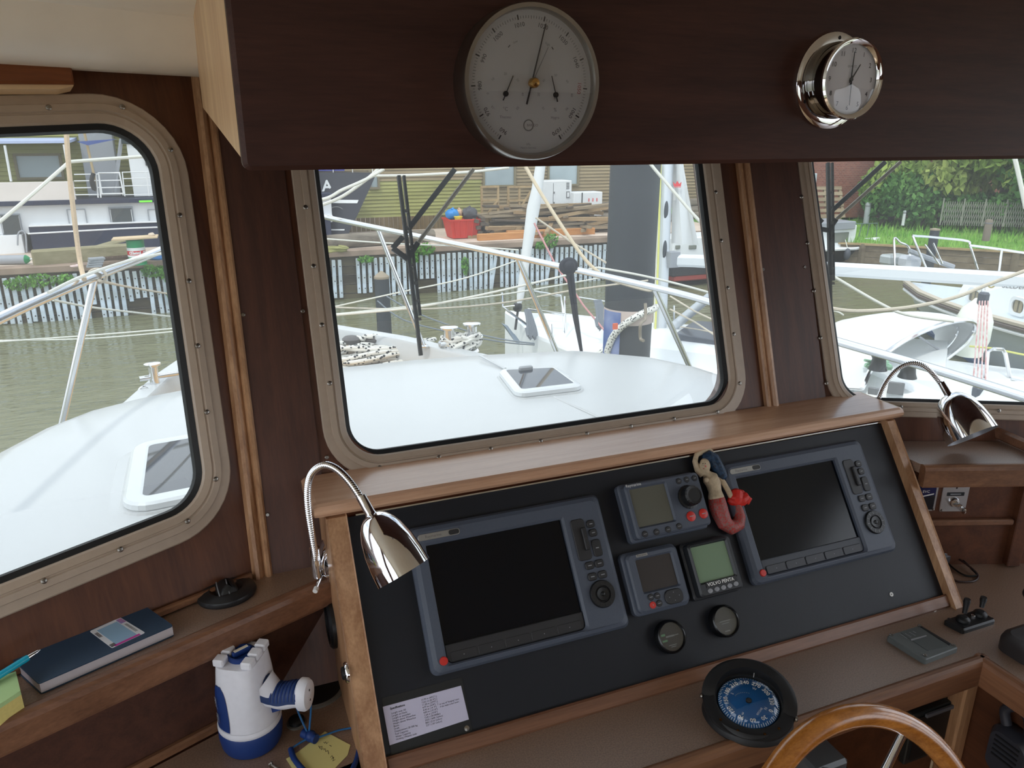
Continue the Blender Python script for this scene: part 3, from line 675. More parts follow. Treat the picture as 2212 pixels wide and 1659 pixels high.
TAIL = mat('clay_red_tail', (176, 44, 40), .5, 0, .4, (330, .5, (128, 106, 100)), (300, .4, .001)); FIN = mat('clay_red_fin', (206, 44, 34), .5, 0, .4, (200, .15), (160, .5, .002))
mb = MB()
mb.tube([mq(1330, 400, .014), mq(1390, 470, .014), mq(1440, 560, .014), mq(1460, 660, .014), mq(1475, 740, .014), mq(1480, 800, .012)], [.007, .0155, .0145, .0125, .0155, .014], 14)
mb.tube([mq(1320, 350, .016), mq(1345, 420, .015)], [.007, .008], 10)
mb.ball(mq(1320, 290, .018), (.0095, .0135, .011), 14, 10)
mb.ball(mq(1290, 318, .029), .0022, 8, 6)                                   # nose
mb.ball(mq(1340, 500, .026), .0052, 10, 6); mb.ball(mq(1470, 480, .026), .0058, 10, 6)
mb.tube([mq(1290, 430, .012), mq(1215, 360, .011), mq(1180, 240, .012), mq(1200, 150, .013), mq(1290, 95, .014), mq(1390, 75, .015), mq(1430, 110, .016)], [.0075, .0062, .0055, .0052, .0055, .005, .003], 10)
mb.tube([mq(1520, 450, .013), mq(1580, 540, .014), mq(1640, 640, .016), mq(1680, 720, .018), mq(1690, 760, .018)], [.006, .0055, .0052, .0055, .003], 10)
body = obj('body', remesh(mb, .0013), SKINC, mm)
mb = MB(); mb.lathe([(.0027, 0), (.0015, .0005), (.0002, .0006)], 12, T(*mq(1336, 302, .0265)[:2], .0265)); 
mb.v = [Vector((p.x, p.y, p.z)) for p in mb.v]; obj('cheek', mb, mat('cheek_pink', (206, 70, 86), .5), body)
for zx in (1294, 1328):
    mb = MB(); c = mq(zx, 268, .028); mb.ball((c.x, c.y, .0272), (.0016, .0007, .001), 8, 5); obj('eye', mb, INK, body)
mb = MB(); c = mq(1306, 338, .027); mb.ball((c.x, c.y, .0262), (.0020, .0008, .001), 8, 5); obj('mouth', mb, mat('lip_red', (170, 60, 60), .5), body)
mb = MB(); mb.tube([mq(1290, 172, .015), mq(1360, 165, .017), mq(1435, 210, .016), mq(1480, 290, .018), mq(1530, 380, .016), mq(1580, 470, .014), mq(1590, 500, .012)], [.006, .0125, .0135, .0125, .012, .009, .003], 12)
mb.ball(mq(1345, 200, .016), (.010, .009, .011), 12, 8); obj('hair', remesh(mb, .0014, 1), HAIR, mm)
mb = MB(); mb.tube([mq(1480, 760, .012), mq(1500, 860, .013), mq(1540, 980, .013), mq(1600, 1110, .012), mq(1690, 1170, .012), mq(1790, 1120, .012), mq(1810, 1010, .012), mq(1790, 900, .013), mq(1770, 830, .014)], [.016, .0175, .0165, .015, .0142, .013, .011, .0085, .006], 14)
obj('tail', remesh(mb, .0014), TAIL, mm)
mb = MB(); mb.tube([mq(1770, 850, .014), mq(1740, 760, .015), mq(1760, 660, .016), mq(1750, 620, .015)], [.008, .014, .012, .003], 10)
mb.tube([mq(1760, 830, .014), mq(1830, 790, .015), mq(1890, 740, .015), mq(1930, 770, .014), mq(1910, 840, .013)], [.008, .012, .011, .008, .004], 10)
mb.tube([mq(1760, 830, .012), mq(1680, 800, .012), mq(1640, 780, .012)], [.008, .007, .004], 8)
mb.tube([mq(1750, 640, .014), mq(1830, 680, .014), mq(1920, 770, .014)], [.004, .007, .005], 8)
obj('tail_fin', remesh(mb, .0014), FIN, mm)
# ================================================================== overhead instruments
def onX(x, y, X):
    d = ray(x, y); return CAM+d*(X/d.x)
def dep(x, y, k): return CAM+ray(x, y)*k
DIALW = mat('dial_white', (176, 176, 180), .6)
D = .032; c = hit(1154, 179, BM, D); r_ = (hit(1301, 180, BM, D)[0]-hit(1007, 180, BM, D)[0])/2
t = thing('barometer', 'large round steel barometer with white dial on the dark overhead console', 'barometer', BM @ T(c[0], c[1], 0))
BR = mat('brushed_steel', (176, 172, 166), .28, 1, .5, (40, .1))
mb = MB(); mb.lathe([(r_*.985, 0), (r_*1.0, .002), (r_*1.0, D-.003), (r_*.985, D), (r_*.93, D), (r_*.915, D-.004), (r_*.912, D-.008)], 72); obj('case', mb, BR, t)
mb = MB(); mb.lathe([(r_*.93, .006), (r_*.93, D-.008)], 64, None, False, True); dl = obj('dial', mb, DIALW, t)
mb = MB(); mb.lathe([(r_*.915, D-.0035), (r_*.915, D-.0030)], 48, None, True, True); obj('glass', mb, pane('dial_glass', (.97, .97, .97), .04), t)
zd = D-.0078; rd_ = r_*.93
def pol(a, k): return (k*rd_*math.sin(a), k*rd_*math.cos(a))
GP = mat('dark_grey_print', (44, 44, 50), .6); GPL = mat('light_grey_print', (120, 120, 122), .6)
for i in range(12):
    v = 960+10*i; a = R((v-1015)*2.67)
    p0, p1 = pol(a, .86), pol(a, .925); mb = MB(); mb.bar((p0[0], p0[1], zd), (p1[0], p1[1], zd), .0011, .0002); obj('mark', mb, GP, dl)
    p0 = pol(a, .79); text('numeral', str(v), rd_*.085, mat('red_print', (150, 60, 66), .6) if v == 1050 else GP, dl, T(p0[0], p0[1], zd) @ rotz(-a))
    if i < 11:
        mb = MB()
        for k in range(1, 10):
            a2 = R((v+k-1015)*2.67); p0, p1 = pol(a2, .87 if k != 5 else .86), pol(a2, .905); mb.bar((p0[0], p0[1], zd), (p1[0], p1[1], zd), .00045, .0002)
        obj('scale', mb, GPL, dl)['kind'] = 'stuff'
def hand(parent, c, a, l0, l1, w0, w1, z, m, name='hand'):
    d = Vector((math.sin(a), math.cos(a))); s_ = Vector((d.y, -d.x)); c = Vector(c); A_, B_ = c-d*l0, c+d*l1
    mb = MB(); mb.prism([tuple(A_-s_*w0), tuple(A_+s_*w0), tuple(B_+s_*w1), tuple(B_-s_*w1)][::-1], z, z+.0006); return obj(name, mb, m, parent)
hand(t, (0, 0), R(15), rd_*.30, rd_*.83, .0008, .0004, D-.006, GP)
hand(t, (0, 0), R(27), 0, rd_*.55, .0004, .0002, D-.005, GPL, 'set_hand')
mb = MB(); mb.lathe([(.003, D-.0072), (.003, D-.003), (.0045, D-.003), (.0045, D+.002), (.0035, D+.004), (.0003, D+.0045)], 16); obj('set_knob', mb, mat('brass', (190, 150, 90), .2, 1), t)
for sx, a, unit, name in ((-1, R(25), '°C', 'Thermo'), (1, R(-16), '%', 'Hygro')):
    hx, hy = sx*rd_*.40, -rd_*.15
    mb = MB(); mb.lathe([(.0024, zd), (.0024, zd+.002), (.0003, zd+.0022)], 14, T(hx, hy, 0)); obj('hub', mb, INK, t)
    hand(t, (hx, hy), a, rd_*.10, rd_*.27, .0005, .0003, zd+.001, GP)
    text('print', unit, rd_*.075, GPL, dl, T(hx, hy-rd_*.21, zd)); text('print', name, rd_*.055, GPL, dl, T(hx, hy-rd_*.32, zd))
    for k in range(7):
        b_ = R(-135+45*k); p = (hx+rd_*.27*math.sin(b_), hy+rd_*.27*math.cos(b_)); text('print', (('-10', '0', '10', '20', '30', '40', '50') if sx < 0 else ('10', '20', '40', '50', '60', '80', '90'))[k], rd_*.05, GPL, dl, T(p[0], p[1], zd) @ rotz(-b_))
text('print', 'low', rd_*.05, GPL, dl, T(*pol(R(-24), .60), zd) @ rotz(R(24))); text('print', 'high', rd_*.05, GPL, dl, T(*pol(R(26), .60), zd) @ rotz(R(-26)))
for s_ in (-1, 1):
    p0, p1 = pol(R(s_*33), .60), pol(R(s_*37), .59); mb = MB(); mb.bar((p0[0], p0[1], zd), (p1[0], p1[1], zd), .0007, .0002); obj('mark', mb, GP, dl)
mb = MB(); mb.ring(circ(.0052, 24, (-.002, -rd_*.58)), circ(.0042, 24, (-.002, -rd_*.58)), zd-.0001, zd+.0002); obj('logo_ring', mb, GPL, dl)
text('print', 'BARIGO', rd_*.05, GPL, dl, T(.002, -rd_*.58, zd)); text('print', 'hPa', rd_*.045, GPL, dl, T(-.002, -rd_*.85, zd)); text('print', 'Made in Germany', rd_*.035, GPL, dl, T(-.002, -rd_*.90, zd))
# ship's clock
c = hit(1846, 171, BM, .034); rf = .0495; rb_ = .0405; D = .034
t = thing('wall_clock', 'small chrome ship clock with deep case and flange on the overhead console', 'clock', BM @ T(c[0], c[1], 0))
BC = mat('black_chrome', (120, 118, 116), .06, 1)
mb = MB(); mb.lathe([(rf, 0), (rf, .003), (rf-.003, .0055), (rf-.010, .0055), (rf-.0105, .008)], 56, None, True); fl = obj('flange', mb, CHROME, t)
for a in (90, 210, 330):
    mb = MB(); mb.disc(.002, .0057, 12, ((rf-.006)*math.cos(R(a)), (rf-.006)*math.sin(R(a)))); obj('screw_hole', mb, INK, fl)
mb = MB(); mb.lathe([(rb_-.001, .0055), (rb_-.001, .010), (rb_-.003, .012), (rb_-.003, D-.006)], 56); obj('case', mb, BC, t)
mb = MB(); mb.lathe([(rb_-.003, D-.007), (rb_, D-.005), (rb_+.0005, D-.002), (rb_-.001, D), (rb_-.004, D-.001), (rb_-.006, D-.004)], 56); obj('bezel', mb, CHROME, t)
mb = MB(); mb.lathe([(rb_-.0048, .02), (rb_-.0048, D-.006)], 48, None, False, True); dl = obj('dial', mb, mat('clock_dial', (214, 214, 222), .35), t)
mb = MB(); mb.lathe([(rb_-.005, D-.0035), (rb_-.012, D-.0028), (.0003, D-.002)], 40); obj('glass', mb, pane('clock_glass', (.95, .95, .96), .035), t)
for k in range(1, 13):
    a = R(30*k); text('numeral', str(k), .0068, GP, dl, T(.0285*math.sin(a), .0285*math.cos(a), D-.0056))
text('print', 'QUARTZ', .003, GPL, dl, T(0, .013, D-.0056))
hand(t, (0, 0), R(0), .006, .027, .0007, .0003, D-.005, GP); hand(t, (0, 0), R(33), .004, .018, .0009, .0004, D-.0045, GP)
hand(t, (0, 0), R(178), .004, .026, .0003, .0002, D-.004, GP, 'second_hand'); mb = MB(); mb.lathe([(.002, D-.0055), (.002, D-.0035), (.0002, D-.0033)], 14); obj('hub', mb, GP, t)

# ================================================================== gooseneck lamps
def lamp(label, neck, top_px, rim_px, rim_half, k0, kt, kr, mount, sgn):
    """neck: (px, py, camera depth); shade from top_px (depth kt) to rim_px (depth kr)"""
    P0 = dep(*neck[0]); M = base(mount); t = thing('gooseneck_lamp', label, 'lamp', M, 'chrome gooseneck lamps on the console ends')
    pts = spline([dep(*p) for p in neck], 10); n = len(pts)
    # ribbed hose
    fine = []; rr = []
    L_ = sum((pts[i+1]-pts[i]).length for i in range(n-1)); m = int(L_/.0013)
    seg = [0]
    for i in range(n-1): seg.append(seg[-1]+(pts[i+1]-pts[i]).length)
    j = 0
    for i in range(m+1):
        s_ = L_*i/m
        while j < n-2 and seg[j+1] < s_: j += 1
        f_ = (s_-seg[j])/max(seg[j+1]-seg[j], 1e-9); fine.append(pts[j].lerp(pts[j+1], f_)); rr.append((.0058, .0056, .0048)[i % 3])
    mb = MB(); mb.tube(fine, rr, 12); obj('flexible_neck', mb, CHROME, t, world=M)
    A_ = dep(*top_px, kt); B_ = dep(*rim_px, kr); ax = (B_-A_); ln = ax.length; ax.normalize()
    q = ax.to_track_quat('Z', 'Y').to_matrix().to_4x4(); Ms = Matrix.Translation(A_) @ q; Rr = rim_half*kr/F
    prof = [(.0075, -.030), (.0075, -.003), (.0085, 0), (Rr*.34, ln*.02), (Rr*.50, ln*.08), (Rr*.64, ln*.17), (Rr*.77, ln*.30), (Rr*.90, ln*.52), (Rr*.97, ln*.76), (Rr, ln), (Rr-.0012, ln), (Rr*.93, ln*.72), (Rr*.82, ln*.45), (Rr*.6, ln*.28), (.004, ln*.2)]
    mb = MB(); mb.lathe(prof[:10], 48, Ms); sh = obj('shade', mb, CHROME, t, world=M)
    mb = MB(); mb.lathe(prof[9:], 48, Ms, False, True); obj('shade_lining', mb, mat('lamp_lining', (150, 152, 158), .35, .3), sh, world=None)
    o = [x for x in sh.children][0]; me = o.data; me.transform(M.inverted())
    mb = MB(); mb.ball(A_+ax*(ln*.62), (.013, .013, .016), 14, 8); b_ = obj('bulb', mb, mat('frosted_bulb', (232, 230, 224), .4), t, world=M)
    # rosette on the console end
    Mx = Matrix.Translation(mount) @ Matrix.Rotation(-PI/2*sgn, 4, 'Y')
    mb = MB(); mb.lathe([(.036, 0), (.036, .003), (.031, .007), (.016, .012), (.010, .022), (.007, .024), (.0003, .025)], 32, Mx); obj('wall_rosette', mb, CHROME, t, world=M)
    mb = MB(); p = Vector(mount)+Vector((-sgn*.020, 0, 0)); e = pts[0]; mb.tube([e+Vector((0, 0, .03)), e, e-Vector((0, 0, .024))], [.0085, .0085, .0075], 14)
    mb.tube([p, e+Vector((0, 0, -.002))], .006, 10); obj('socket', mb, CHROME, t, world=M)
    mb = MB(); s0 = Vector(mount)+Vector((-sgn*.012, -.008, -.020)); s1 = s0+Vector((-sgn*.012, -.024, -.006)); mb.tube([s0, s1], .0035, 10); sw = obj('switch_lever', mb, CHROME, t, world=M)
    mb = MB(); mb.tube([s1, s1+(s1-s0).normalized()*.008], .0042, 10); obj('lever_tip', mb, WPRINT, t, world=M)
    return t
m0 = onX(707, 1212, .122); kz = (m0-CAM).dot(cf)
nk = [(305, 1260), (295, 1150), (262, 950), (225, 700), (215, 500), (238, 350), (300, 258), (400, 215), (520, 258), (640, 370), (750, 520), (850, 690), (875, 730)]
neck = [(620+a*.205, 960+b*.205, kz-.02-.16*i/12) for i, (a, b) in enumerate(nk)]
lamp('chrome gooseneck lamp bent over the left chart plotter', neck, (802, 1112), (873, 1238), 63, 0, kz-.18, kz-.19, m0, 1)
m1 = Vector((1.333, 1.14, 1.05)); k1 = (m1-CAM).dot(cf)
nk = [(215, 640), (235, 540), (268, 460), (310, 360), (362, 272), (432, 190), (520, 132), (610, 112), (700, 132), (780, 190), (860, 282), (920, 362), (950, 410)]
neck = [(1840+a*.217, 760+b*.217, k1+.06-.10*i/12) for i, (a, b) in enumerate(nk)]
lamp('chrome gooseneck lamp bent over the right corner shelf', neck, (2049, 853), (2101, 942), 53, 0, k1-.04, k1-.075, m1, -1)

# ================================================================== things on the console's left end
mo = onX(720, 1345, .122)
t = thing('round_speaker', 'black round speaker on the left end of the instrument console', 'speaker', Matrix.Translation(mo) @ Matrix.Rotation(-PI/2, 4, 'Y'))
mb = MB(); mb.lathe([(.042, 0), (.042, .006), (.038, .010), (.034, .010), (.032, .007)], 32); obj('rim', mb, BLACKP, t)
mb = MB(); mb.lathe([(.033, .001), (.033, .007), (.015, .0085), (.0003, .009)], 32); obj('grille', mb, mat('speaker_grille', (30, 34, 44), .6, 0, .4, None, (700, .5, .001)), t)
mo = onX(752, 1452, .122)
t = thing('power_socket', 'small chrome ringed socket on the lower left end of the console', 'socket', Matrix.Translation(mo) @ Matrix.Rotation(-PI/2, 4, 'Y'))
mb = MB(); mb.lathe([(.016, 0), (.016, .003), (.0145, .005), (.011, .005), (.010, .002)], 28); obj('ring', mb, CHROME, t)
mb = MB(); mb.lathe([(.0102, .0), (.0102, .008), (.008, .010), (.0003, .0105)], 24); obj('cap', mb, BLACKP, t)

# ================================================================== compass
cz = CZ; cc = az(1618, 1507, .838); CP = Vector((cc.x, cc.y, CZ))
toc = Vector((CAM.x-cc.x, CAM.y-cc.y, 0)).normalized(); right = Vector((-toc.y, toc.x, 0))
MC = Matrix(((right.x, -toc.x, 0, CP.x), (right.y, -toc.y, 0, CP.y), (0, 0, 1, CP.z), (0, 0, 0, 1))) @ Matrix.Diagonal((.84, .80, .86, 1))      # x right, y away, z up
t = thing('steering_compass', 'black steering compass with blue card on the countertop beside the wheel', 'compass', MC)
CBK = mat('compass_black', (30, 30, 31), .5, 0, .4, (500, .1))
tilt = Matrix.Rotation(R(14), 4, 'X')
mb = MB(); mb.lathe([(.083, 0), (.086, .004), (.084, .014), (.076, .022)], 48, None, True); obj('base', mb, CBK, t)
Mt = T(0, 0, .034) @ tilt
mb = MB(); mb.lathe([(.078, -.026), (.085, -.010), (.0865, -.002), (.085, .002), (.066, .005), (.061, .003), (.0585, -.006)], 56, Mt); obj('rim', mb, CBK, t)
# hood: raised crescent on the far side
lo = []
for k in range(25):
    a = R(-8+196*k/24); f_ = math.sin(max(0, min(1, k/24))*PI)**.6
    ro, ri, hz = .0885, .063+.0*f_, .004+.022*f_
    lo.append([Vector((ro*math.cos(a), ro*math.sin(a), -.006)), Vector((ro*1.0*math.cos(a), ro*math.sin(a), hz*.75)), Vector((.080*math.cos(a), .080*math.sin(a), hz)), Vector((ri*math.cos(a), ri*math.sin(a), hz*.92)), Vector((ri*math.cos(a), ri*math.sin(a), .004))])
mb = MB(); mb.loft([[Mt @ p for p in l_] for l_ in lo], True, True, True); obj('hood', mb, CBK, t)
for sx in (-1, 1):
    mb = MB(); mb.lathe([(.0055, 0), (.0055, .003), (.003, .0045), (.0003, .0046)], 16, Mt @ T(sx*.086, -.012, .0) @ Matrix.Rotation(sx*PI/2, 4, 'Y')); obj('pivot_screw', mb, SCREW, t)
for a in (-38, -62, -100, -128):
    mb = MB(); mb.lathe([(.0026, 0), (.0026, .0015), (.0003, .0018)], 10, Mt @ T(.074*math.cos(R(a)), .074*math.sin(R(a)), .0035)); obj('rim_screw', mb, mat('brass', (190, 150, 90), .2, 1), t)
zc = .002; CARD = mat('compass_card_blue', (16, 84, 140), .4, 0, .5)
mb = MB(); mb.lathe([(.0575, zc-.012), (.0575, zc-.003), (.052, zc), (.002, zc+.001)], 48, Mt, False, True); card = obj('card', mb, CARD, t)
hd = 256.0
for d_ in range(0, 360, 30):
    a = R(d_-hd); text('numeral', str(d_), .0115, WPRINT, card, Mt @ T(.0425*math.sin(a), .0425*math.cos(a), zc+.0015) @ rotz(-a), bold=.0002)
for d_, s_ in ((0, 'N'), (90, 'E'), (180, 'S'), (270, 'W')):
    a = R(d_-hd); text('numeral', s_, .008, WPRINT, card, Mt @ T(.0325*math.sin(a), .0325*math.cos(a), zc+.0015) @ rotz(-a))
for k in range(72):
    a = R(k*5-hd); l0 = .0505 if k % 2 == 0 else .0525
    if k % 2 == 0 or True:
        mb = MB(); mb.bar(Mt @ Vector((l0*math.sin(a), l0*math.cos(a), zc+.0012)), Mt @ Vector((.0565*math.sin(a), .0565*math.cos(a), zc-.0025)), .0009, .0005, up=Mt.col[2].to_3d()); obj('tick', mb, WPRINT, card)
text('print', 'RITCHIE', .0055, WPRINT, card, Mt @ T(.022, -.018, zc+.0016) @ rotz(R(68)))
for k in range(9):
    a = R(-75+k*9); mb = MB(); mb.box(Mt @ Vector((.026*math.sin(a), .026*math.cos(a)*.7, zc+.0015)), (.0022, .0012, .0002)); obj('print', mb, KEYL, card)
mb = MB(); mb.lathe([(.0055, zc), (.0055, zc+.004), (.003, zc+.006), (.0003, zc+.0062)], 18, Mt); obj('card_cap', mb, INK, t)
mb = MB(); mb.bar(Mt @ Vector((.004, .0585, zc+.002)), Mt @ Vector((.004, .0585, zc+.014)), .0012, .0012); obj('lubber_pin', mb, WPRINT, t)
mb = MB(); mb.lathe([(.0585, .003)]+[(.0585*math.cos(R(a)), .003+.026*math.sin(R(a))) for a in range(10, 90, 10)]+[(.0004, .029)], 40, Mt); obj('dome', mb, pane('compass_dome', (.97, .98, .98), .05), t)

# ================================================================== steering wheel
wr_ = .20; WC = Vector((.733, .532, .757)); th = .48
MW = frame((1, 0, 0), (0, math.sin(th), math.cos(th)), WC)
t = thing('ship_helm', 'varnished wooden steering wheel with polished steel spokes in front of the countertop', 'steering wheel', MW)
RIM = wood('varnished_teak_rim', (138, 82, 32), (190, 124, 56), 'X', 60, .22, .5, 3, .6)
mb = MB(); mb.tube([(wr_*math.cos(2*PI*k/72), wr_*math.sin(2*PI*k/72), 0) for k in range(72)], .0165, 16, closed=True); obj('rim', mb, RIM, t)
us, vs_ = hit(1953, 1588, MW); a0 = math.atan2(vs_, us)
for k in range(5):
    a = a0+2*PI*k/5; mb = MB(); mb.tube([(.02*math.cos(a+.3), .02*math.sin(a+.3), -.035), (.10*math.cos(a+.06), .10*math.sin(a+.06), -.02), (.185*math.cos(a), .185*math.sin(a), -.003)], [.008, .007, .006], 12); obj('spoke', mb, STEEL, t)
mb = MB(); mb.lathe([(.042, -.06), (.042, -.035), (.034, -.022), (.012, -.018), (.0003, -.017)], 32); obj('hub', mb, STEEL, t)
mb = MB(); mb.tube([(0, 0, -.05), (0, -.05, -.30)], .018, 16); obj('shaft', mb, BLACKP, t)

# ================================================================== right hand counter
def flatq(pts, z): return [(lambda p: (p.x, p.y))(az(x, y, z)) for x, y in pts]
def ccw(poly):
    s_ = sum(poly[i-1][0]*p[1]-p[0]*poly[i-1][1] for i, p in enumerate(poly)); return poly if s_ > 0 else poly[::-1]
zt = CZ+.011
pl_ = ccw(flatq([(1915, 1373), (1986, 1350), (2071, 1398), (1999, 1425)], zt)); c0 = Vector((sum(p[0] for p in pl_)/4, sum(p[1] for p in pl_)/4, CZ))
t = thing('thruster_panel', 'grey rectangular switch panel with four screws lying on the right countertop', 'control panel', base(c0))
loc = lambda poly: [(x-c0.x, y-c0.y) for x, y in poly]
PG = mat('panel_grey', (96, 102, 102), .4, 0, .5)
mb = MB(); mb.prism(rpoly(loc(pl_), .004, 3), 0, .011, .0015); obj('plate', mb, PG, t)
ip = ccw(flatq([(1941, 1366), (1985, 1353), (2054, 1396), (2004, 1408)], zt)); mb = MB(); mb.prism(rpoly(inset(loc(ip), .002), .003, 3), .011, .0118); obj('membrane', mb, mat('panel_membrane', (84, 90, 90), .35), t)
q_ = ccw(flatq([(1985, 1352.5), (1988, 1352), (2053, 1391), (2051, 1395)], zt)); mb = MB(); mb.prism(loc(q_), .0119, .0124); obj('slot', mb, INK, t)
q_ = ccw(flatq([(1967, 1382), (2000, 1373), (2002, 1375), (1969, 1385)], zt)); mb = MB(); mb.prism(loc(q_), .0119, .0123); obj('marking', mb, KEYL, t)
for k, (x, y) in enumerate(((1949, 1373), (1958, 1371), (1967, 1368), (1975, 1366), (1956, 1378), (1965, 1375), (1974, 1372))):
    p = az(x, y, zt); mb = MB(); mb.bar(p-c0+Vector((-.0005, .003, .0010)), p-c0+Vector((.0005, -.003, .0010)), .0008, .0004); obj('marking', mb, KEYL, t)
for x, y in ((1925, 1372), (1986, 1352), (2060, 1394), (1998, 1416)):
    p = az(x, y, zt)-c0; mb = MB(); mb.lathe([(.0036, .011), (.0036, .0125), (.002, .0128), (.0016, .0115)], 12, T(p.x, p.y, 0), False, True); obj('screw', mb, SCREW, t)
zt = CZ+.010
pl_ = ccw(flatq([(2037, 1338), (2111, 1314), (2153, 1338), (2081, 1361)], zt)); c0 = Vector((sum(p[0] for p in pl_)/4, sum(p[1] for p in pl_)/4, CZ))
t = thing('toggle_panel', 'black plate with two toggle levers on the right countertop beside the console', 'control panel', base(c0))
mb = MB(); mb.prism(rpoly(loc(pl_), .006, 4), 0, .010, .003); obj('plate', mb, BLACKP, t)
for (x, y), tip, hh in (((2080, 1340), (2084, 1310), .034), ((2117, 1328), (2124, 1312), .026)):
    p = az(x, y, zt)-c0; mb = MB(); mb.lathe([(.0125, .010), (.0125, .014), (.010, .017), (.006, .019)], 20, T(p.x, p.y, 0), False, True); bo = obj('boot', mb, BLACKS, t)
    lean = Vector((.006, .004, hh)); mb = MB(); mb.tube([p+Vector((0, 0, .016)), p+lean*.6+Vector((0, 0, .008)), p+lean+Vector((0, 0, .004)), p+lean+Vector((0, 0, .010))], [.0042, .005, .0065, .0058], 12); obj('lever', mb, BLACKS, t)
p = az(2102, 1331, zt)-c0; mb = MB(); mb.lathe([(.0045, .010), (.0045, .0125), (.003, .0135), (.0003, .0136)], 6, T(p.x, p.y, 0)); obj('nut', mb, CHROME, t)
for x, y in ((2050, 1337), (2109, 1318), (2143, 1336), (2083, 1354)):
    p = az(x, y, zt)-c0; mb = MB(); mb.lathe([(.0028, .010), (.0028, .0108), (.0003, .011)], 10, T(p.x, p.y, 0)); obj('screw', mb, BLACKS, t)
q_ = ccw(flatq([(2008, 1312), (2025, 1311), (2028, 1316), (2019, 1323)], CZ)); c0 = Vector((q_[0][0], q_[0][1], CZ))
mb = MB(); mb.prism(loc(q_), .0003, .0012); tag(obj('paper_scrap', mb, mat('scrap_white', (235, 235, 235), .7), None, base(c0)), 'tiny white paper scrap on the countertop near the console corner', 'paper')
# throttle cover at the right edge
p = az(2215, 1425, CZ); t = thing('throttle_housing', 'dark rounded throttle housing at the right end of the countertop', 'throttle', base(p))
mb = MB(); mb.loft([[Vector((x*k, y*k, z)) for x, y in rrect(.09, .075, .022, 5, (.026, .012))] for k, z in ((1, 0), (1, .022), (.9, .034), (.7, .040))], True, True, True); obj('housing', mb, mat('dark_grey_plastic', (46, 42, 42), .4), t)
mb = MB(); mb.tube([(.03, .012, .035), (.03, .03, .10)], [.008, .006], 12); obj('lever', mb, STEEL, t); mb = MB(); mb.ball((.03, .034, .11), .014, 14, 8); obj('lever_knob', mb, BLACKP, t)
# cable tangle
def cable(name, pts, z, r, m, lab, cat, grp=None, closed=False):
    P3 = [az(x, y, z+(dz if dz else 0)) for x, y, dz in pts]; M = base((P3[0].x, P3[0].y, z))
    mb = MB(); mb.tube(spline(P3, 8, closed), r, 7, closed=closed); return tag(obj(name, mb, m, None, M, M), lab, cat, grp)
cable('cable', [(2008, 1165, .004), (2030, 1170, .012), (2042, 1190, .010), (2056, 1198, .012), (2085, 1217, .012), (2108, 1236, .006), (2112, 1248, .003), (2100, 1256, .003), (2070, 1256, .003), (2055, 1250, .003)], CZ, .0022, mat('brown_cable', (52, 34, 32), .5), 'thin dark brown cable looping on the counter beside the console', 'cable')
cable('cable', [(2012, 1185, .006), (2035, 1195, .012), (2070, 1200, .014), (2080, 1210, .010), (2100, 1230, .008), (2110, 1243, .004), (2085, 1243, .003), (2060, 1228, .003), (2045, 1212, .003), (2048, 1205, .003)], CZ, .0020, BLACKS, 'thin black cable looping on the counter beside the console', 'cable')
p = az(2036, 1215, CZ); t = thing('cable_plug', 'small dark plug block with cables behind the right console end', 'plug', base(p)); mb = MB(); mb.box((0, 0, .012), (.03, .024, .024), bev=.003); obj('body', mb, mat('dark_plug', (44, 40, 44), .4), t); mb = MB(); mb.box((0, 0, .026), (.022, .018, .006), bev=.002); obj('lid', mb, mat('grey_plug', (86, 84, 90), .35), t)

# panels on the right shelf's fascia
def fplate(name, label, cat, x0, y0, x1, y1):
    a = hit(x0, y0, RFM, .003); b = hit(x1, y1, RFM, .003); cx, cy = (a[0]+b[0])/2, (a[1]+b[1])/2
    return thing(name, label, cat, RFM @ T(cx, cy, 0)), abs(b[0]-a[0]), abs(a[1]-b[1])
t, w, h = fplate('engine_start_panel', 'silver engine panel with dark blue face beside the console end', 'control panel', 1972, 1044, 2019, 1104)
w += .03; ox = -.015
mb = MB(); mb.prism(rrect(w, h, .006, 4, (ox, 0)), 0, .003, .001); obj('frame', mb, mat('satin_silver', (190, 190, 192), .3, .8), t)
mb = MB(); mb.prism(rrect(w-.012, h-.010, .008, 4, (ox, 0)), .003, .006, .001); fc = obj('face', mb, mat('dark_blue_face', (22, 26, 74), .25), t)
mb = MB(); mb.prism([(ox-w*.4, -h*.08), (ox+w*.38, h*.16), (ox+w*.38, h*.12), (ox-w*.4, -h*.13)][::-1], .006, .0063); obj('stripe', mb, WPRINT, fc)
mb = MB(); mb.prism(rpoly([(ox-w*.42, -h*.42), (ox+w*.42, -h*.42), (ox+w*.42, h*.10), (ox-w*.42, -h*.16)], .003, 3), .006, .0061); obj('lower_face', mb, mat('near_black_face', (14, 16, 26), .3), fc)
text('lettering', 'EVC', h*.13, WPRINT, fc, T(ox+w*.18, h*.22, .0064)); mb = MB(); mb.box((ox+w*.2, -h*.22, .0063), (.002, .006, .0003)); obj('indicator', mb, WPRINT, fc)
for sy in (-1, 1):
    mb = MB(); mb.lathe([(.0028, .003), (.0025, .0045), (.0003, .005)], 10, T(ox+w/2-.004, sy*(h/2-.004), 0)); obj('screw', mb, SCREW, t)
t, w, h = fplate('ignition_panel', 'silver ignition plate with key switch and four screws on the fascia', 'control panel', 2040, 1046, 2085, 1105)
mb = MB(); mb.prism(rrect(w, h, .004, 4), 0, .003, .001); obj('plate', mb, mat('satin_silver', (190, 190, 192), .3, .8), t)
for sx in (-1, 1):
    for sy in (-1, 1):
        mb = MB(); mb.lathe([(.0026, .003), (.0022, .0045), (.0003, .005)], 10, T(sx*(w/2-.005), sy*(h/2-.004), 0)); obj('screw', mb, SCREW, t)
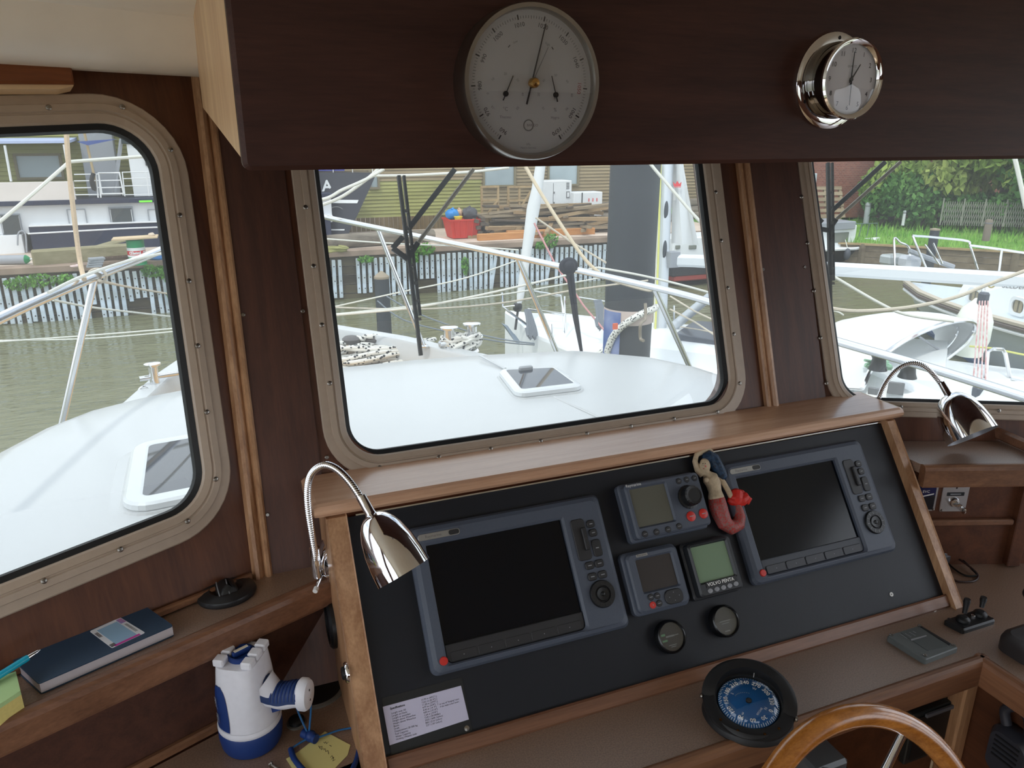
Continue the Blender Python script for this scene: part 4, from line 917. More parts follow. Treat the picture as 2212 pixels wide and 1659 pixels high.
mb = MB(); mb.prism(rrect(w*.66, h*.13, .001, 2, (0, h*.14)), .003, .0034); nb = obj('name_strip', mb, INK, t)
mb = MB(); mb.box((0, h*.14, .0036), (w*.4, h*.03, .0002)); obj('lettering', mb, KEYL, nb)
mb = MB(); mb.disc(.0022, .0032, 12, (0, h*.36)); obj('pilot_lamp', mb, INK, t)
mb = MB(); mb.lathe([(.011, .003), (.011, .006), (.009, .009), (.004, .0095), (.0003, .0095)], 24, T(-.001, -h*.14, 0)); kl = obj('key_switch', mb, STEEL, t)
mb = MB(); mb.box((.004, -h*.2, .018), (.003, .014, .018), bev=.001); mb.lathe([(.0075, -.0012), (.0075, .0012)], 20, T(.007, -h*.26, .028) @ Matrix.Rotation(PI/2, 4, 'Y'), True, True); obj('key', mb, STEEL, t)

# dark fittings under the counter, behind the wheel
KM = frame((1, 0, 0), (0, 0, 1), (0, .812, 0))
q_ = [hit(x, y, KM, .01) for x, y in ((1968, 1650), (2090, 1600), (2080, 1505), (1962, 1540))]; cx, cy = sum(p[0] for p in q_)/4, sum(p[1] for p in q_)/4
t = thing('switch_box', 'black rectangular panel on the cabinet front behind the steering wheel', 'panel', KM @ T(cx, cy, 0))
mb = MB(); mb.prism(rrect(.16, .12, .004, 3), 0, .012, .002); obj('frame', mb, mat('dark_olive_panel', (34, 38, 38), .4), t); mb = MB(); mb.prism(rrect(.14, .10, .003, 3), .012, .014); obj('face', mb, BLACKS, t)
mb = MB(); mb.box((0, .052, .016), (.10, .008, .006), bev=.001); obj('label_strip', mb, mat('dim_grey_strip', (90, 92, 98), .5), t)
q_ = hit(1778, 1640, KM, .02)
t = thing('steering_pump', 'grey ribbed steering pump housing behind the steering wheel', 'pump', KM @ T(q_[0], q_[1]-.03, 0))
mb = MB(); mb.box((-.02, 0, .03), (.075, .12, .06), bev=.006)
obj('housing', mb, mat('pump_grey', (120, 124, 128), .35, .4), t)
for k in range(6):
    mb = MB(); mb.box((-.02, .05-.02*k, .063), (.065, .008, .006), rot=Matrix.Rotation(R(-28), 3, 'Z'), bev=.002); obj('rib', mb, mat('pump_grey', (120, 124, 128), .35, .4), t)
mb = MB(); mb.lathe([(.007, .05), (.007, .068), (.005, .07), (.0003, .07)], 6, T(.012, .036, 0)); obj('bolt', mb, BLACKP, t)
KS = frame((0, -1, 0), (0, 0, 1), (1.27, 0, 0)); q_ = hit(2190, 1610, KS, .02)
t = thing('radio_handset', 'dark radio handset with curved hook hanging under the right countertop', 'handset', KS @ T(q_[0], q_[1], 0))
mb = MB(); mb.loft([[Vector((x, y, z)) for x, y in rrect(.075*k, .10*k, .02, 5, (0, -.02))] for k, z in ((.9, 0), (1, .006), (1, .03), (.85, .04))], True, True, True); hs = obj('body', mb, mat('handset_grey', (52, 54, 62), .4), t)
for k in range(5):
    mb = MB(); mb.box((0, .012-.010*k, .041), (.045, .003, .002)); obj('slot', mb, INK, hs)
mb = MB(); mb.tube(spline([(-.02, .03, .02), (-.028, .055, .02), (-.012, .075, .02), (.012, .07, .02), (.02, .04, .02)], 6), .009, 10); obj('hook', mb, mat('handset_grey', (52, 54, 62), .4), t)
# ================================================================== things on the left shelf
zt = SZ+.018
q4 = flatq([(10, 1410), (293, 1294), (375, 1351), (83, 1477)], zt); c0 = Vector((sum(p[0] for p in q4)/4, sum(p[1] for p in q4)/4, SZ))
o_ = ccw(loc(q4)); ex = (Vector(q4[1])-Vector(q4[0])); an = math.atan2(ex.y, ex.x)
t = thing('notebook', 'dark blue notebook with pale product sticker on the left shelf', 'notebook', base(c0))
NB = mat('notebook_cover', (46, 68, 90), .42, 0, .4, (500, .1), (800, .15, .0005))
mb = MB(); mb.prism(rpoly(o_, .004, 3), .0165, .018, .0004); obj('front_cover', mb, NB, t)
mb = MB(); mb.prism(rpoly(o_, .004, 3), .0005, .0018); obj('back_cover', mb, NB, t)
PAG = mat('page_edges', (214, 206, 206), .8)
n_ = 14
for k in range(1): mb = MB(); mb.prism(inset(o_, .0015), .0018, .0165); obj('pages', mb, PAG, t)
mb = MB()
for k in range(n_):
    a_, b_ = inset(o_, .0012), None; mb.ring(inset(o_, .0012), inset(o_, .004), .0025+.001*k, .0028+.001*k)
obj('page_edges', mb, mat('page_edge_lines', (168, 158, 162), .8), t)['kind'] = 'stuff'
lb = flatq([(260, 1334), (314, 1367), (242, 1400.5), (193.5, 1364)], zt); lp = ccw(loc(lb)); lc = Vector((sum(p[0] for p in lp)/4, sum(p[1] for p in lp)/4))
mb = MB(); mb.prism(rpoly(lp, .002, 2), .018, .0183); st = obj('sticker', mb, mat('sticker_white', (222, 226, 232), .5), t)
L0, L1, L2, L3 = [Vector((p[0]-c0.x, p[1]-c0.y)) for p in lb]   # far, right, near, left corners
def ls(a, b): return L3.lerp(L0, a).lerp(L2.lerp(L1, a), b)
bl = [ls(.16, .10), ls(.16, .98), ls(.80, .98), ls(.80, .10)]
mb = MB(); mb.prism(ccw([tuple(p) for p in bl]), .0183, .0185); obj('blue_field', mb, mat('sticker_blue', (146, 182, 210), .5), st)
mb = MB(); mb.prism(ccw([tuple(p) for p in (ls(.1, .93), ls(.1, 1.0), ls(.86, 1.0), ls(.86, .93))]), .0184, .0186); obj('pink_line', mb, mat('sticker_pink', (196, 60, 150), .5), st)
mb = MB(); mb.prism(ccw([tuple(p) for p in (ls(.82, .04), ls(.82, .26), ls(.98, .26), ls(.98, .04))]), .0184, .0186); obj('logo_patch', mb, mat('sticker_logo', (196, 120, 160), .5, 0, .5, (300, .5, (120, 140, 200))), st)
for k in range(7):
    mb = MB(); mb.prism(ccw([tuple(p) for p in (ls(.02+.022*k, .84), ls(.02+.022*k, .97), ls(.032+.022*k, .97), ls(.032+.022*k, .84))]), .0184, .0186); obj('barcode_bar', mb, INK, st)
for k in range(3):
    mb = MB(); mb.prism(ccw([tuple(p) for p in (ls(.03+.035*k, .18), ls(.03+.035*k, .42), ls(.045+.035*k, .42), ls(.045+.035*k, .18))]), .0184, .0186); obj('print_line', mb, GP, st)
    mb = MB(); mb.prism(ccw([tuple(p) for p in (ls(.86+.03*k, .34), ls(.86+.03*k, .8), ls(.872+.03*k, .8), ls(.872+.03*k, .34))]), .0184, .0186); obj('print_line', mb, GPL, st)
# memo block and pen
zt = SZ+.032
mbk = flatq([(-48, 1480), (34, 1450), (44, 1492), (-30, 1540)], zt); c0 = Vector((mbk[2][0], mbk[2][1], SZ)); o_ = ccw(loc(mbk))
t = thing('memo_block', 'thick block of yellow sticky notes beside the notebook on the shelf', 'memo block', base(c0))
mb = MB(); mb.prism(o_, .0003, .026); obj('yellow_sheets', mb, mat('memo_yellow', (222, 206, 128), .8, 0, .3, (300, .08)), t)
mb = MB(); mb.prism(o_, .026, .032); obj('green_sheets', mb, mat('memo_green', (176, 208, 146), .8), t)
pt_ = az(87, 1404, SZ+.045); pb_ = az(-30, 1477, SZ+.038); d = (pt_-pb_).normalized(); M = base(pb_-d*.06)
t = thing('ballpoint_pen', 'turquoise ballpoint pen with metal tip resting across the yellow memo block', 'pen', M)
mb = MB(); mb.tube([pb_-d*.06, pt_-d*.020, pt_-d*.016], [.0046, .0046, .0042], 12); obj('barrel', mb, mat('pen_turquoise', (20, 160, 190), .3, 0, .5), t, world=M)
mb = MB(); mb.tube([pt_-d*.016, pt_-d*.004, pt_], [.0036, .0026, .0008], 12); obj('tip', mb, STEEL, t, world=M)
# white cord behind the notebook
p_ = [az(x, y, SZ+z) for x, y, z in ((144, 1347, .004), (165, 1338, .012), (188, 1327, .016), (206, 1325, .012), (212, 1328, .006))]
M = base((p_[0].x, p_[0].y, SZ)); mb = MB(); mb.tube(spline(p_, 6), .0016, 7); tag(obj('string_loop', mb, mat('cord_white', (214, 200, 182), .6), None, M, M), 'short white cord bent behind the notebook by the left window', 'cord')
# black cable gland
p = az(491, 1285, SZ); t = thing('cable_outlet', 'black oval cable outlet with raised fin on the left shelf', 'cable outlet', base(p) @ rotz(R(12)))
S_ = Matrix.Diagonal((1.0, .86, 1, 1))
mb = MB(); mb.lathe([(.0445, 0), (.046, .004), (.044, .009), (.034, .013), (.026, .014), (.022, .011), (.018, .009), (.0003, .008)], 44, S_); obj('dish', mb, mat('outlet_black', (30, 31, 33), .36), t)
mb = MB(); mb.loft([[Vector((x, y*(1-.25*abs(x)/.03), z)) for x, y in rrect(w_, l_, .006, 4, (dx, 0))] for w_, l_, z, dx in ((.034, .046, .008, 0), (.030, .042, .014, 0), (.022, .034, .020, .002), (.010, .024, .024, .003))], True, False, True); fn = obj('fin', mb, BLACKS, t)
for dx in (-.015, .0):
    mb = MB(); mb.tube(spline([(dx, -.021, .012), (dx, -.010, .0225), (dx+.002, .006, .025)], 5), .0009, 6); obj('rib', mb, mat('rib_sheen', (120, 122, 126), .3), fn)

# ================================================================== torch on the lower counter
p = az(546, 1597, CZ); h0 = az(554, 1472, CZ+.09); h1 = az(662, 1486, CZ+.088); hd_ = (h1-h0); hl = Vector((hd_.x, hd_.y, 0)).length; ha = math.atan2(hd_.y, hd_.x)
MT = base(p) @ rotz(ha) @ Matrix.Diagonal((1.07, 1.07, 1.09, 1))
t = thing('torch', 'white and blue handheld torch standing lens down on the lower counter', 'torch', MT)
TW = mat('torch_white', (226, 226, 232), .42, 0, .5, (80, .05)); TB = mat('torch_blue', (22, 52, 112), .5, 0, .4); TBD = mat('torch_grip_blue', (24, 50, 96), .55)
mb = MB(); mb.lathe([(.030, 0), (.040, .001), (.0425, .006), (.0445, .020), (.0445, .034), (.043, .036)], 40, None, True); obj('lens_ring', mb, TB, t)
mb = MB(); mb.lathe([(.0425, .034), (.0445, .037), (.0445, .041), (.043, .045)], 40); obj('collar', mb, TW, t)
def tsec(k):   # cross sections from round to square
    out = []
    for i in range(32):
        a = 2*PI*i/32; e = 2+2.6*k; c_, s_ = math.cos(a), math.sin(a)
        rr = (abs(c_)**e+abs(s_)**e)**(-1/e); out.append((rr*c_, rr*s_))
    return out
sec = [(.0425, .0425, 0, .044), (.0405, .041, .0, .06), (.037, .039, .3, .085), (.033, .036, .7, .11), (.0295, .033, 1, .135), (.0285, .032, 1, .144)]
mb = MB(); mb.loft([[Vector((x*sx, y*sy, z)) for x, y in tsec(k)] for sx, sy, k, z in sec], True, False, True); obj('body', mb, TW, t)
# top block with notches
for gx in (-1, 1):
    for gy in (-1, 0, 1):
        mb = MB(); mb.box((gx*.0205, gy*.0205, .149), (.016, .0165, .011), bev=.002); obj('top_lug', mb, TW, t)
mb = MB(); mb.lathe([(.019, .1435), (.019, .150), (.0165, .151), (.016, .147), (.0003, .146)], 28); obj('switch_well', mb, TB, t)
mb = MB(); mb.box((0, 0, .151), (.006, .026, .008), rot=Matrix.Rotation(R(-35), 3, 'Z'), bev=.001); kb = obj('switch', mb, TB, t)
mb = MB(); mb.box((0, 0, .1556), (.0045, .020, .0008), rot=Matrix.Rotation(R(-35), 3, 'Z')); obj('switch_label', mb, mat('label_cream', (220, 210, 190), .6), kb)
mb = MB(); mb.bar((-.040, .012, .146), (-.026, .012, .146), .022, .004); mb.bar((-.041, .012, .146), (-.041, .012, .128), .004, .022, up=(0, 1, 0)); mb.bar((-.041, .012, .128), (-.030, .012, .120), .004, .022, up=(0, 1, 0)); obj('hook', mb, TW, t)
# side badge
def body_pt(a, z, f=1.02):
    for (x0, y0, k0, z0), (x1, y1, k1, z1) in zip(sec, sec[1:]):
        if z0 <= z <= z1: break
    t_ = (z-z0)/(z1-z0); e = 2+2.6*(k0+(k1-k0)*t_); c_, s_ = math.cos(a), math.sin(a); rr = (abs(c_)**e+abs(s_)**e)**(-1/e)*f
    return Vector(((x0+(x1-x0)*t_)*rr*c_, (y0+(y1-y0)*t_)*rr*s_, z))
mb = MB(); lo = []
for k in range(9):
    z = .047+.070*k/8; hw = .46*math.sqrt(max(0.02, 1-(k/8.2)**2.4))
    lo.append([body_pt(PI*1.30+hw*(i/8*2-1), z) for i in range(9)])
mb.loft(lo, False); bg_ = obj('side_badge', mb, TB, t)
BA = PI*1.30
for s_, zz, sz_ in (('JOBE', .092, .008), ('ISBI', .066, .010)):
    Mx = Matrix.Translation((.0445*math.cos(BA), .0445*math.sin(BA), zz)) @ Matrix.Rotation(BA, 4, 'Z') @ Matrix.Rotation(PI/2, 4, 'Y') @ Matrix.Rotation(PI, 4, 'Z')
    text('badge_lettering', s_, sz_, KEYL, bg_, Mx)
# handle
hz = .090; end = hl+.004
path_ = spline([(.024, 0, .098), (.040, 0, .086), (.055, 0, .083), (.072, 0, .088), (end, 0, .090)], 6)
mb = MB(); mb.tube(path_, [.024-.006*min(1, i/8) for i in range(len(path_))], 18); obj('handle', mb, TW, t)
lo = []
for i, q_ in enumerate(path_[:-2]):
    rr = .0254-.006*min(1, i/8)
    lo.append([q_+Vector((0, rr*math.cos(R(a)), rr*math.sin(R(a)))) for a in range(-5, 186, 19)])
mb = MB(); mb.loft(lo, False); gr = obj('grip', mb, TBD, t)
for i, q_ in enumerate(path_[6:-2:2]):
    mb = MB(); rr = .0194; mb.tube([q_+Vector((0, rr*math.cos(R(a)), rr*math.sin(R(a)))) for a in range(10, 171, 20)], .0013, 6); obj('grip_rib', mb, TB, gr)
e_ = Vector(path_[-1]); mb = MB(); mb.lathe([(.0185, -.006), (.0215, -.003), (.0215, .005), (.019, .009), (.0003, .0105)], 30, Matrix.Translation(e_) @ Matrix.Rotation(PI/2, 4, 'Y') @ Matrix.Diagonal((1.12, .92, 1, 1))); ec = obj('end_cap', mb, TW, t)
for k in (-1, 0, 1):
    mb = MB(); mb.lathe([(.0017, 0), (.0017, .0004)], 10, Matrix.Translation(e_+Vector((.0098, k*.0, k*.008))) @ Matrix.Rotation(PI/2, 4, 'Y'), False, True); obj('contact', mb, INK, ec)
mb = MB(); mb.bar((.034, 0, .060), (.052, 0, .068), .014, .008); mb.bar((.060, 0, .0735), (end-.008, 0, .0745), .016, .005); obj('trigger', mb, TB, t)
# lanyard
CORD = mat('lanyard_blue', (30, 90, 140), .6); ez = az(652, 1500, CZ+.085)
k0 = az(667, 1588, CZ+.010)
q1 = az(632, 1495, CZ+.088); q2 = az(672, 1515, CZ+.075)
M = base((k0.x, k0.y, CZ)); ly = thing('lanyard', 'blue cord lanyard with padded loop hanging from the torch handle', 'lanyard', M)
mb = MB(); mb.tube(spline([az(645, 1478, CZ+.105), q1, az(645, 1540, CZ+.040), k0], 8), .0016, 7); obj('cord', mb, CORD, ly, world=M)
mb = MB(); mb.tube(spline([az(672, 1512, CZ+.078), az(671, 1545, CZ+.045), k0], 8), .0016, 7); obj('cord', mb, CORD, ly, world=M)
mb = MB(); mb.tube([az(655, 1583, CZ+.008), az(683, 1597, CZ+.008)], [.0075, .0075], 12); mb.ball(az(671, 1590, CZ+.010), .009, 12, 8); obj('cord_lock', mb, TB, ly, world=M)
mb = MB(); mb.tube(spline([az(628, 1618, CZ+.004), az(660, 1598, CZ+.006), az(690, 1592, CZ+.006), az(730, 1578, CZ+.004), az(762, 1572, CZ+.004)], 6), .0016, 7); obj('cord', mb, CORD, ly, world=M)
mb = MB(); mb.tube(spline([az(628, 1618, CZ+.004), az(636, 1640, CZ+.004), az(660, 1668, CZ+.004), az(690, 1690, CZ+.004)], 6), .0044, 10); obj('padding', mb, TB, ly, world=M)
mb = MB(); mb.tube(spline([az(762, 1572, CZ+.004), az(773, 1592, CZ+.004), az(775, 1620, CZ+.004), az(766, 1652, CZ+.004), az(745, 1690, CZ+.004)], 6), .0040, 10); obj('padding', mb, TB, ly, world=M)
# yellow note, round black plate, cap and screw
nt_ = ccw(flatq([(702, 1581), (757, 1610), (751, 1632), (722, 1662), (650, 1690), (618, 1640), (641, 1627)], CZ)); c0 = Vector((nt_[0][0], nt_[0][1], CZ))
t = thing('sticky_note', 'yellow handwritten sticky note under the blue lanyard on the counter', 'note', base(c0)); mb = MB(); mb.prism(loc(nt_), .0003, .0009); pn = obj('paper', mb, mat('note_yellow', (216, 206, 136), .75), t)
for pts in ([(699, 1603), (701, 1606), (703, 1602), (706, 1607), (709, 1603)], [(712, 1610), (716, 1612)], [(688, 1611), (692, 1618), (690, 1614), (696, 1612), (694, 1620), (699, 1616)], [(699, 1620), (702, 1617), (704, 1624), (708, 1621), (710, 1629)], [(714, 1636), (717, 1632), (720, 1638)], [(716, 1640), (721, 1636), (719, 1644), (724, 1641)]):
    mb = MB(); mb.tube([az(x, y, CZ+.0011)-c0 for x, y in pts], .0004, 4); obj('handwriting', mb, GP, pn)
p = az(680, 1487, CZ); t = thing('deck_plate', 'black round deck plate with silver ring behind the torch', 'deck plate', base(p))
mb = MB(); mb.lathe([(.052, 0), (.052, .003), (.049, .004), (.0485, .003), (.047, .004), (.0465, .003), (.045, .0035)], 44); obj('ring', mb, mat('dull_grey_ring', (120, 118, 112), .35, .5), t)
mb = MB(); mb.lathe([(.0455, 0), (.0455, .0032), (.0003, .0034)], 44); pd = obj('lid', mb, BLACKS, t)
text('lettering', 'FE', .022, KEYL, pd, T(.012, .010, .0036) @ rotz(R(-15)))
p = az(641, 1562, CZ); t = thing('counter_socket', 'small black capped socket on the counter beside the torch', 'socket', base(p)); mb = MB(); mb.lathe([(.016, 0), (.016, .002), (.013, .003)], 24); obj('ring', mb, mat('dull_grey_ring', (120, 118, 112), .35, .5), t); mb = MB(); mb.lathe([(.0125, 0), (.0125, .008), (.010, .010), (.0003, .0105)], 24); obj('cap', mb, BLACKS, t)
a_ = az(584, 1650, CZ+.004); b_ = az(606, 1664, CZ+.002); M = base((a_.x, a_.y, CZ)); t = thing('loose_screw', 'loose steel screw lying on the counter in front of the torch', 'screw', M)
d = (b_-a_).normalized(); mb = MB(); mb.tube([a_, a_+d*.0015, a_+d*.003], [.0042, .0042, .002], 10); obj('head', mb, SCREW, t, world=M); mb = MB(); mb.tube([a_+d*.003, a_+d*.022, a_+d*.026], [.0018, .0018, .0004], 8); obj('shank', mb, SCREW, t, world=M)
# ================================================================== own foredeck outside the windows
TZ = .75
def wpt(x, y, z): p = az(x, y, z); return (p.x, p.y)
fr = [(0, 970), (100, 918), (200, 880), (300, 855), (390, 838), (560, 812), (735, 790), (900, 773), (1050, 762), (1250, 753), (1400, 766), (1500, 787), (1560, 806)]
out = [wpt(x, y, TZ) for x, y in fr]
poly = out+[(out[-1][0]+.05, 2.1), (out[-1][0]+.02, 1.55), (1.5, 1.30), (1.2, 1.42), (0, 1.42), (-1.2, .95), (out[0][0]-.28, 1.6), (out[0][0]-.14, 2.1)]
poly = ccw(poly)
from mathutils import geometry
tr = thing('trunk_cabin', None, None, base((.7, 2.4, .3)), kind='structure'); TRI = base((.7, 2.4, .3)); tr.name = 'cabin_roof'
cxp = sum(p[0] for p in poly)/len(poly); cyp = sum(p[1] for p in poly)/len(poly)
lps = []
for k, z in ((1.06, .25), (1.045, TZ-.10), (1.02, TZ-.04), (1.0, TZ-.012), (.96, TZ), (.80, TZ+.012), (.5, TZ+.028), (.02, TZ+.034)):
    lps.append([Vector((cxp+(x-cxp)*k, cyp+(y-cyp)*k, z)) for x, y in poly])
mb = MB(); mb.loft(lps, True, False, True); obj('roof_shell', mb, WHITE, tr, world=TRI)
NS = mat('nonskid_white', (226, 229, 229), .55, 0, .3, None, (400, .3, .001))
# raised non-skid seams
for a, b in (((1037, 768), (1092, 797)), ((1197, 858), (1300, 905))):
    mb = MB(); p0, p1 = az(*a, TZ+.028), az(*b, TZ+.030); mb.tube([p0, p1], .006, 6); obj('deck_seam', mb, WHITE, tr, world=TRI)
def hatch(label, q, hgt=.045):
    """q: world xy corners counter clockwise; frame, coaming, smoked pane and handle"""
    q = ccw(q); c = Vector((sum(p[0] for p in q)/4, sum(p[1] for p in q)/4, TZ+.012)); l_ = [(x-c.x, y-c.y) for x, y in q]
    t = thing('deck_hatch', label, 'hatch', base(c)); w_ = (Vector(l_[1])-Vector(l_[0])).length
    rr = w_*.14; fo = lambda i: rpoly(inset(l_, i), max(rr-i, .012), 6)
    mb = MB(); mb.loft([[(x, y, z) for x, y in lp] for lp, z in ((fo(-.055), 0), (fo(-.045), .010), (fo(-.014), .016), (fo(-.010), .022))], True, True, True, False); obj('coaming', mb, WHITE, t)
    mb = MB(); mb.loft([[(x, y, z) for x, y in lp] for lp, z in ((fo(.0), .020), (fo(-.004), .026), (fo(-.002), hgt-.006), (fo(.006), hgt), (fo(w_*.085), hgt+.003), (fo(w_*.10), hgt))], True, True, True, False); obj('hatch_frame', mb, mat('hatch_alu_white', (214, 218, 220), .3, .2), t)
    mb = MB(); mb.prism(fo(w_*.098), hgt-.004, hgt+.001); obj('smoked_pane', mb, mat('smoked_acrylic', (46, 50, 60), .03, 0, .9), t)
    far = max(range(4), key=lambda i: l_[i][1]); e0, e1 = Vector(l_[far]), Vector(l_[far-1] if l_[far-1][1] > l_[(far+1) % 4][1] else l_[(far+1) % 4])
    m_ = (e0*.6+e1*.4)*.76; mb = MB(); mb.prism(rrect(w_*.22, w_*.075, w_*.03, 4, (m_.x, m_.y)), hgt+.001, hgt+.016, .005); hb = obj('handle', mb, mat('hatch_grey', (150, 154, 158), .4), t)
    for k in range(5):
        a_, b_ = Vector(l_[(far+2) % 4]), Vector(l_[(far+3) % 4]); m2 = a_.lerp(b_, .35+.1*k)*1.005; mb = MB(); mb.box((m2.x, m2.y, hgt*.55), (.010, .006, .005)); obj('vent_slot', mb, GPL, t)
    return t
ZH = TZ+.055
hatch('white framed deck hatch with smoked pane seen through the front window', [wpt(*p, ZH) for p in ((1076, 797), (1203, 791), (1260, 832), (1117, 849))])
a_ = Vector(wpt(288, 958, ZH)); b_ = Vector(wpt(262, 1100, ZH)); u_ = (Vector(wpt(430, 934, ZH))-a_).normalized()
hatch('white framed deck hatch with smoked pane seen through the left window', [tuple(a_), tuple(b_), tuple(b_+u_*.46), tuple(a_+u_*.44)])

# foredeck, bulwark
DZ = .38
TDK = wood('teak_deck', (190, 150, 100), (214, 178, 128), 'Y', 18, .6, .3, 10)
gun_p = [(-.62, 2.9), (-.50, 3.5), (-.30, 4.1), (.0, 4.75), (.25, 5.05)]; gun_s = [(.25, 5.05), (.62, 4.78), (1.02, 4.35), (1.4, 3.8), (1.75, 3.2), (2.0, 2.6), (2.1, 2.0), (2.12, 1.2)]
gz = lambda y: .50+.045*(y-3)
gp = [(-1.2, 1.2), (-.85, 2.2)]+gun_p; allg = gp+gun_s[1:]
fd = thing('foredeck', None, None, base((.6, 3.5, 0)), kind='structure'); FI = base((.6, 3.5, 0))
n_ = 0
mb = MB(); mb.prism(ccw([(x, y-.02) for x, y in allg]+[(1.2, 1.2), (0, 1.2)]), DZ-.05, DZ-.002); obj('deck_base', mb, mat('caulking', (60, 52, 44), .7), fd, world=FI)
def clip_x(x, pts):
    ys = []
    for i in range(len(pts)-1):
        (x0, y0), (x1, y1) = pts[i], pts[i+1]
        if (x0-x)*(x1-x) <= 0 and x0 != x1: ys.append(y0+(y1-y0)*(x-x0)/(x1-x0))
    return max(ys) if ys else None
x = -.8
while x < 2.0:
    ya, yb = clip_x(x+.002, allg), clip_x(x+.048, allg)
    if ya and yb:
        y_ = min(ya, yb)-.09
        mb = MB(); mb.box((x+.025, (1.5+y_)/2, DZ), (.046, y_-1.5, .008)); obj('teak_plank', mb, TDK, fd, world=FI)
    x += .05
lo = []
for i, (x, y) in enumerate(allg):
    a = Vector(allg[max(i-1, 0)]); b = Vector(allg[min(i+1, len(allg)-1)]); d = (b-a).normalized(); nn = Vector((-d.y, d.x)); p = Vector((x, y)); z = gz(y)
    lo.append([Vector((*(p+nn*o), zz)) for o, zz in ((.03, -1.9), (.05, z-.25), (.045, z-.01), (.035, z), (-.045, z), (-.055, z-.012), (-.055, DZ-.03), (-.02, DZ-.03), (-.02, -1.9))])
lo2 = []
for i in range(len(lo)-1):
    for k in range(4): lo2.append([a.lerp(b, k/4) for a, b in zip(lo[i], lo[i+1])])
lo2.append(lo[-1]); mb = MB(); mb.loft(lo2, True, True, True); obj('bulwark', mb, WHITE, fd, world=FI)

for x0, x1 in ((-2.0, -1.06), (2.36, 3.2)):  # unseen side decks, added to bounce daylight up onto the headliner
    mb = MB(); mb.prism([(x0, -2.4), (x1, -2.4), (x1, .98), (x0, .98)], .30, .36); obj('bounce_side_deck', mb, NS, fd, world=FI)
# stainless rails ---------------------------------------------------------------
sb = [(560, 434, 1.275), (690, 466, 1.25), (900, 510, 1.21), (1120, 556, 1.16), (1410, 620, 1.08), (1560, 660, 1.05), (1790, 732, 1.01), (2000, 792, 1.0), (2212, 858, 1.0), (2500, 950, 1.0)]
pr_ = [(-300, 850, 1.17), (0, 688, 1.20), (205, 598, 1.22), (360, 535, 1.235), (480, 475, 1.26), (560, 434, 1.275)]
SBP = [az(*p) for p in sb]; PRP = [az(*p) for p in pr_]
rail = thing('bow_rail', 'polished stainless bow rail running round the foredeck outside the windows', 'rail', base((.3, 5, .5))); RLI = base((.3, 5, .5))
mb = MB(); mb.tube(spline(SBP, 6), .0150, 14); obj('top_tube', mb, STEEL, rail, world=RLI)
mb = MB(); mb.tube(spline(PRP, 6), .0165, 14); obj('top_tube', mb, STEEL, rail, world=RLI)
def stanchion(top, bot, r=.0125):
    mb = MB(); mb.tube([top, bot], r, 12); mb.lathe([(.03, 0), (.03, .006), (.016, .012)], 16, Matrix.Translation(bot-Vector((0, 0, .004)))); obj('stanchion', mb, STEEL, rail, world=RLI)
for (tx, ty, tz), (bx_, by_, bz) in (((815, 492, 1.225), (915, 747, .56)), ((1118, 556, 1.16), (1215, 790, .53)), ((1412, 620, 1.08), (1510, 838, .52)), ((205, 598, 1.22), (118, 985, .53))):
    stanchion(az(tx, ty, tz), az(bx_, by_, bz))
# wraps of rope and black strap on the rail
def world_tube(name, pts, r, m, label, cat, grp=None, seg=7, sm=8):
    M = base(pts[0]); mb = MB(); mb.tube(spline(pts, sm) if len(pts) > 2 else pts, r, seg); return tag(obj(name, mb, m, None, M, M), label, cat, grp)
ROPE = mat('white_rope', (226, 226, 216), .8, 0, .2, (300, .12)); TAN = mat('tan_rope', (214, 190, 160), .8, 0, .2, (200, .2)); BLKR = mat('navy_strap', (30, 32, 44), .7)
ROPEC = mat('cream_rope', (206, 196, 178), .85, 0, .2, (200, .15))
world_tube('hanging_strap', [dep(140, 200, 2.6), dep(146, 330, 2.62), dep(158, 450, 2.65), dep(172, 560, 2.68), az(182, 604, 1.235)], .0085, TAN, 'tan webbing strap hanging to the port rail beyond the left window', 'strap')
world_tube('mooring_line', [dep(-40, 512, 3.4), dep(60, 428, 3.5), dep(140, 358, 3.6), dep(148, 351, 3.6), dep(157, 349, 3.62), dep(250, 342, 3.8), dep(420, 330, 4.1)], .0085, ROPE, 'thick white line bent upward across the left window', 'rope', 'white lines outside')
world_tube('mooring_line', [dep(-30, 740, 5.5), dep(200, 724, 5.8), dep(420, 706, 6)], .006, ROPE, 'upper of two white lines low over the water in the left window', 'rope', 'white lines outside')
world_tube('mooring_line', [dep(-30, 736, 5.6), dep(200, 731, 5.9), dep(420, 712, 6.1)], .006, ROPE, 'lower of two white lines low over the water in the left window', 'rope', 'white lines outside')
world_tube('mooring_line', [az(214, 606, 1.215), dep(290, 622, 4.2), dep(420, 644, 5)], .006, ROPEC, 'cream line running right from the port rail wrap', 'rope', 'white lines outside')
world_tube('mooring_line', [dep(114, 648, 3.5), dep(200, 664, 4.0), dep(300, 676, 4.6), dep(420, 690, 5.4)], .006, ROPE, 'white line running right below the port rail', 'rope', 'white lines outside')
world_tube('mooring_line', [az(105, 632, 1.25), az(180, 596, 1.26), az(280, 563, 1.265), az(365, 545, 1.25)], .0055, ROPE, 'white line lying along the port rail', 'rope', 'white lines outside')
p0 = az(210, 597, 1.22); world_tube('rope_wrap', [p0+Vector((.03*math.cos(a), .012*math.sin(a*.13), .026*math.sin(a))) for a in [i*.7 for i in range(20)]], .005, ROPEC, 'cream rope wrapped round the port rail by its stanchion', 'rope', None, 6, 2)
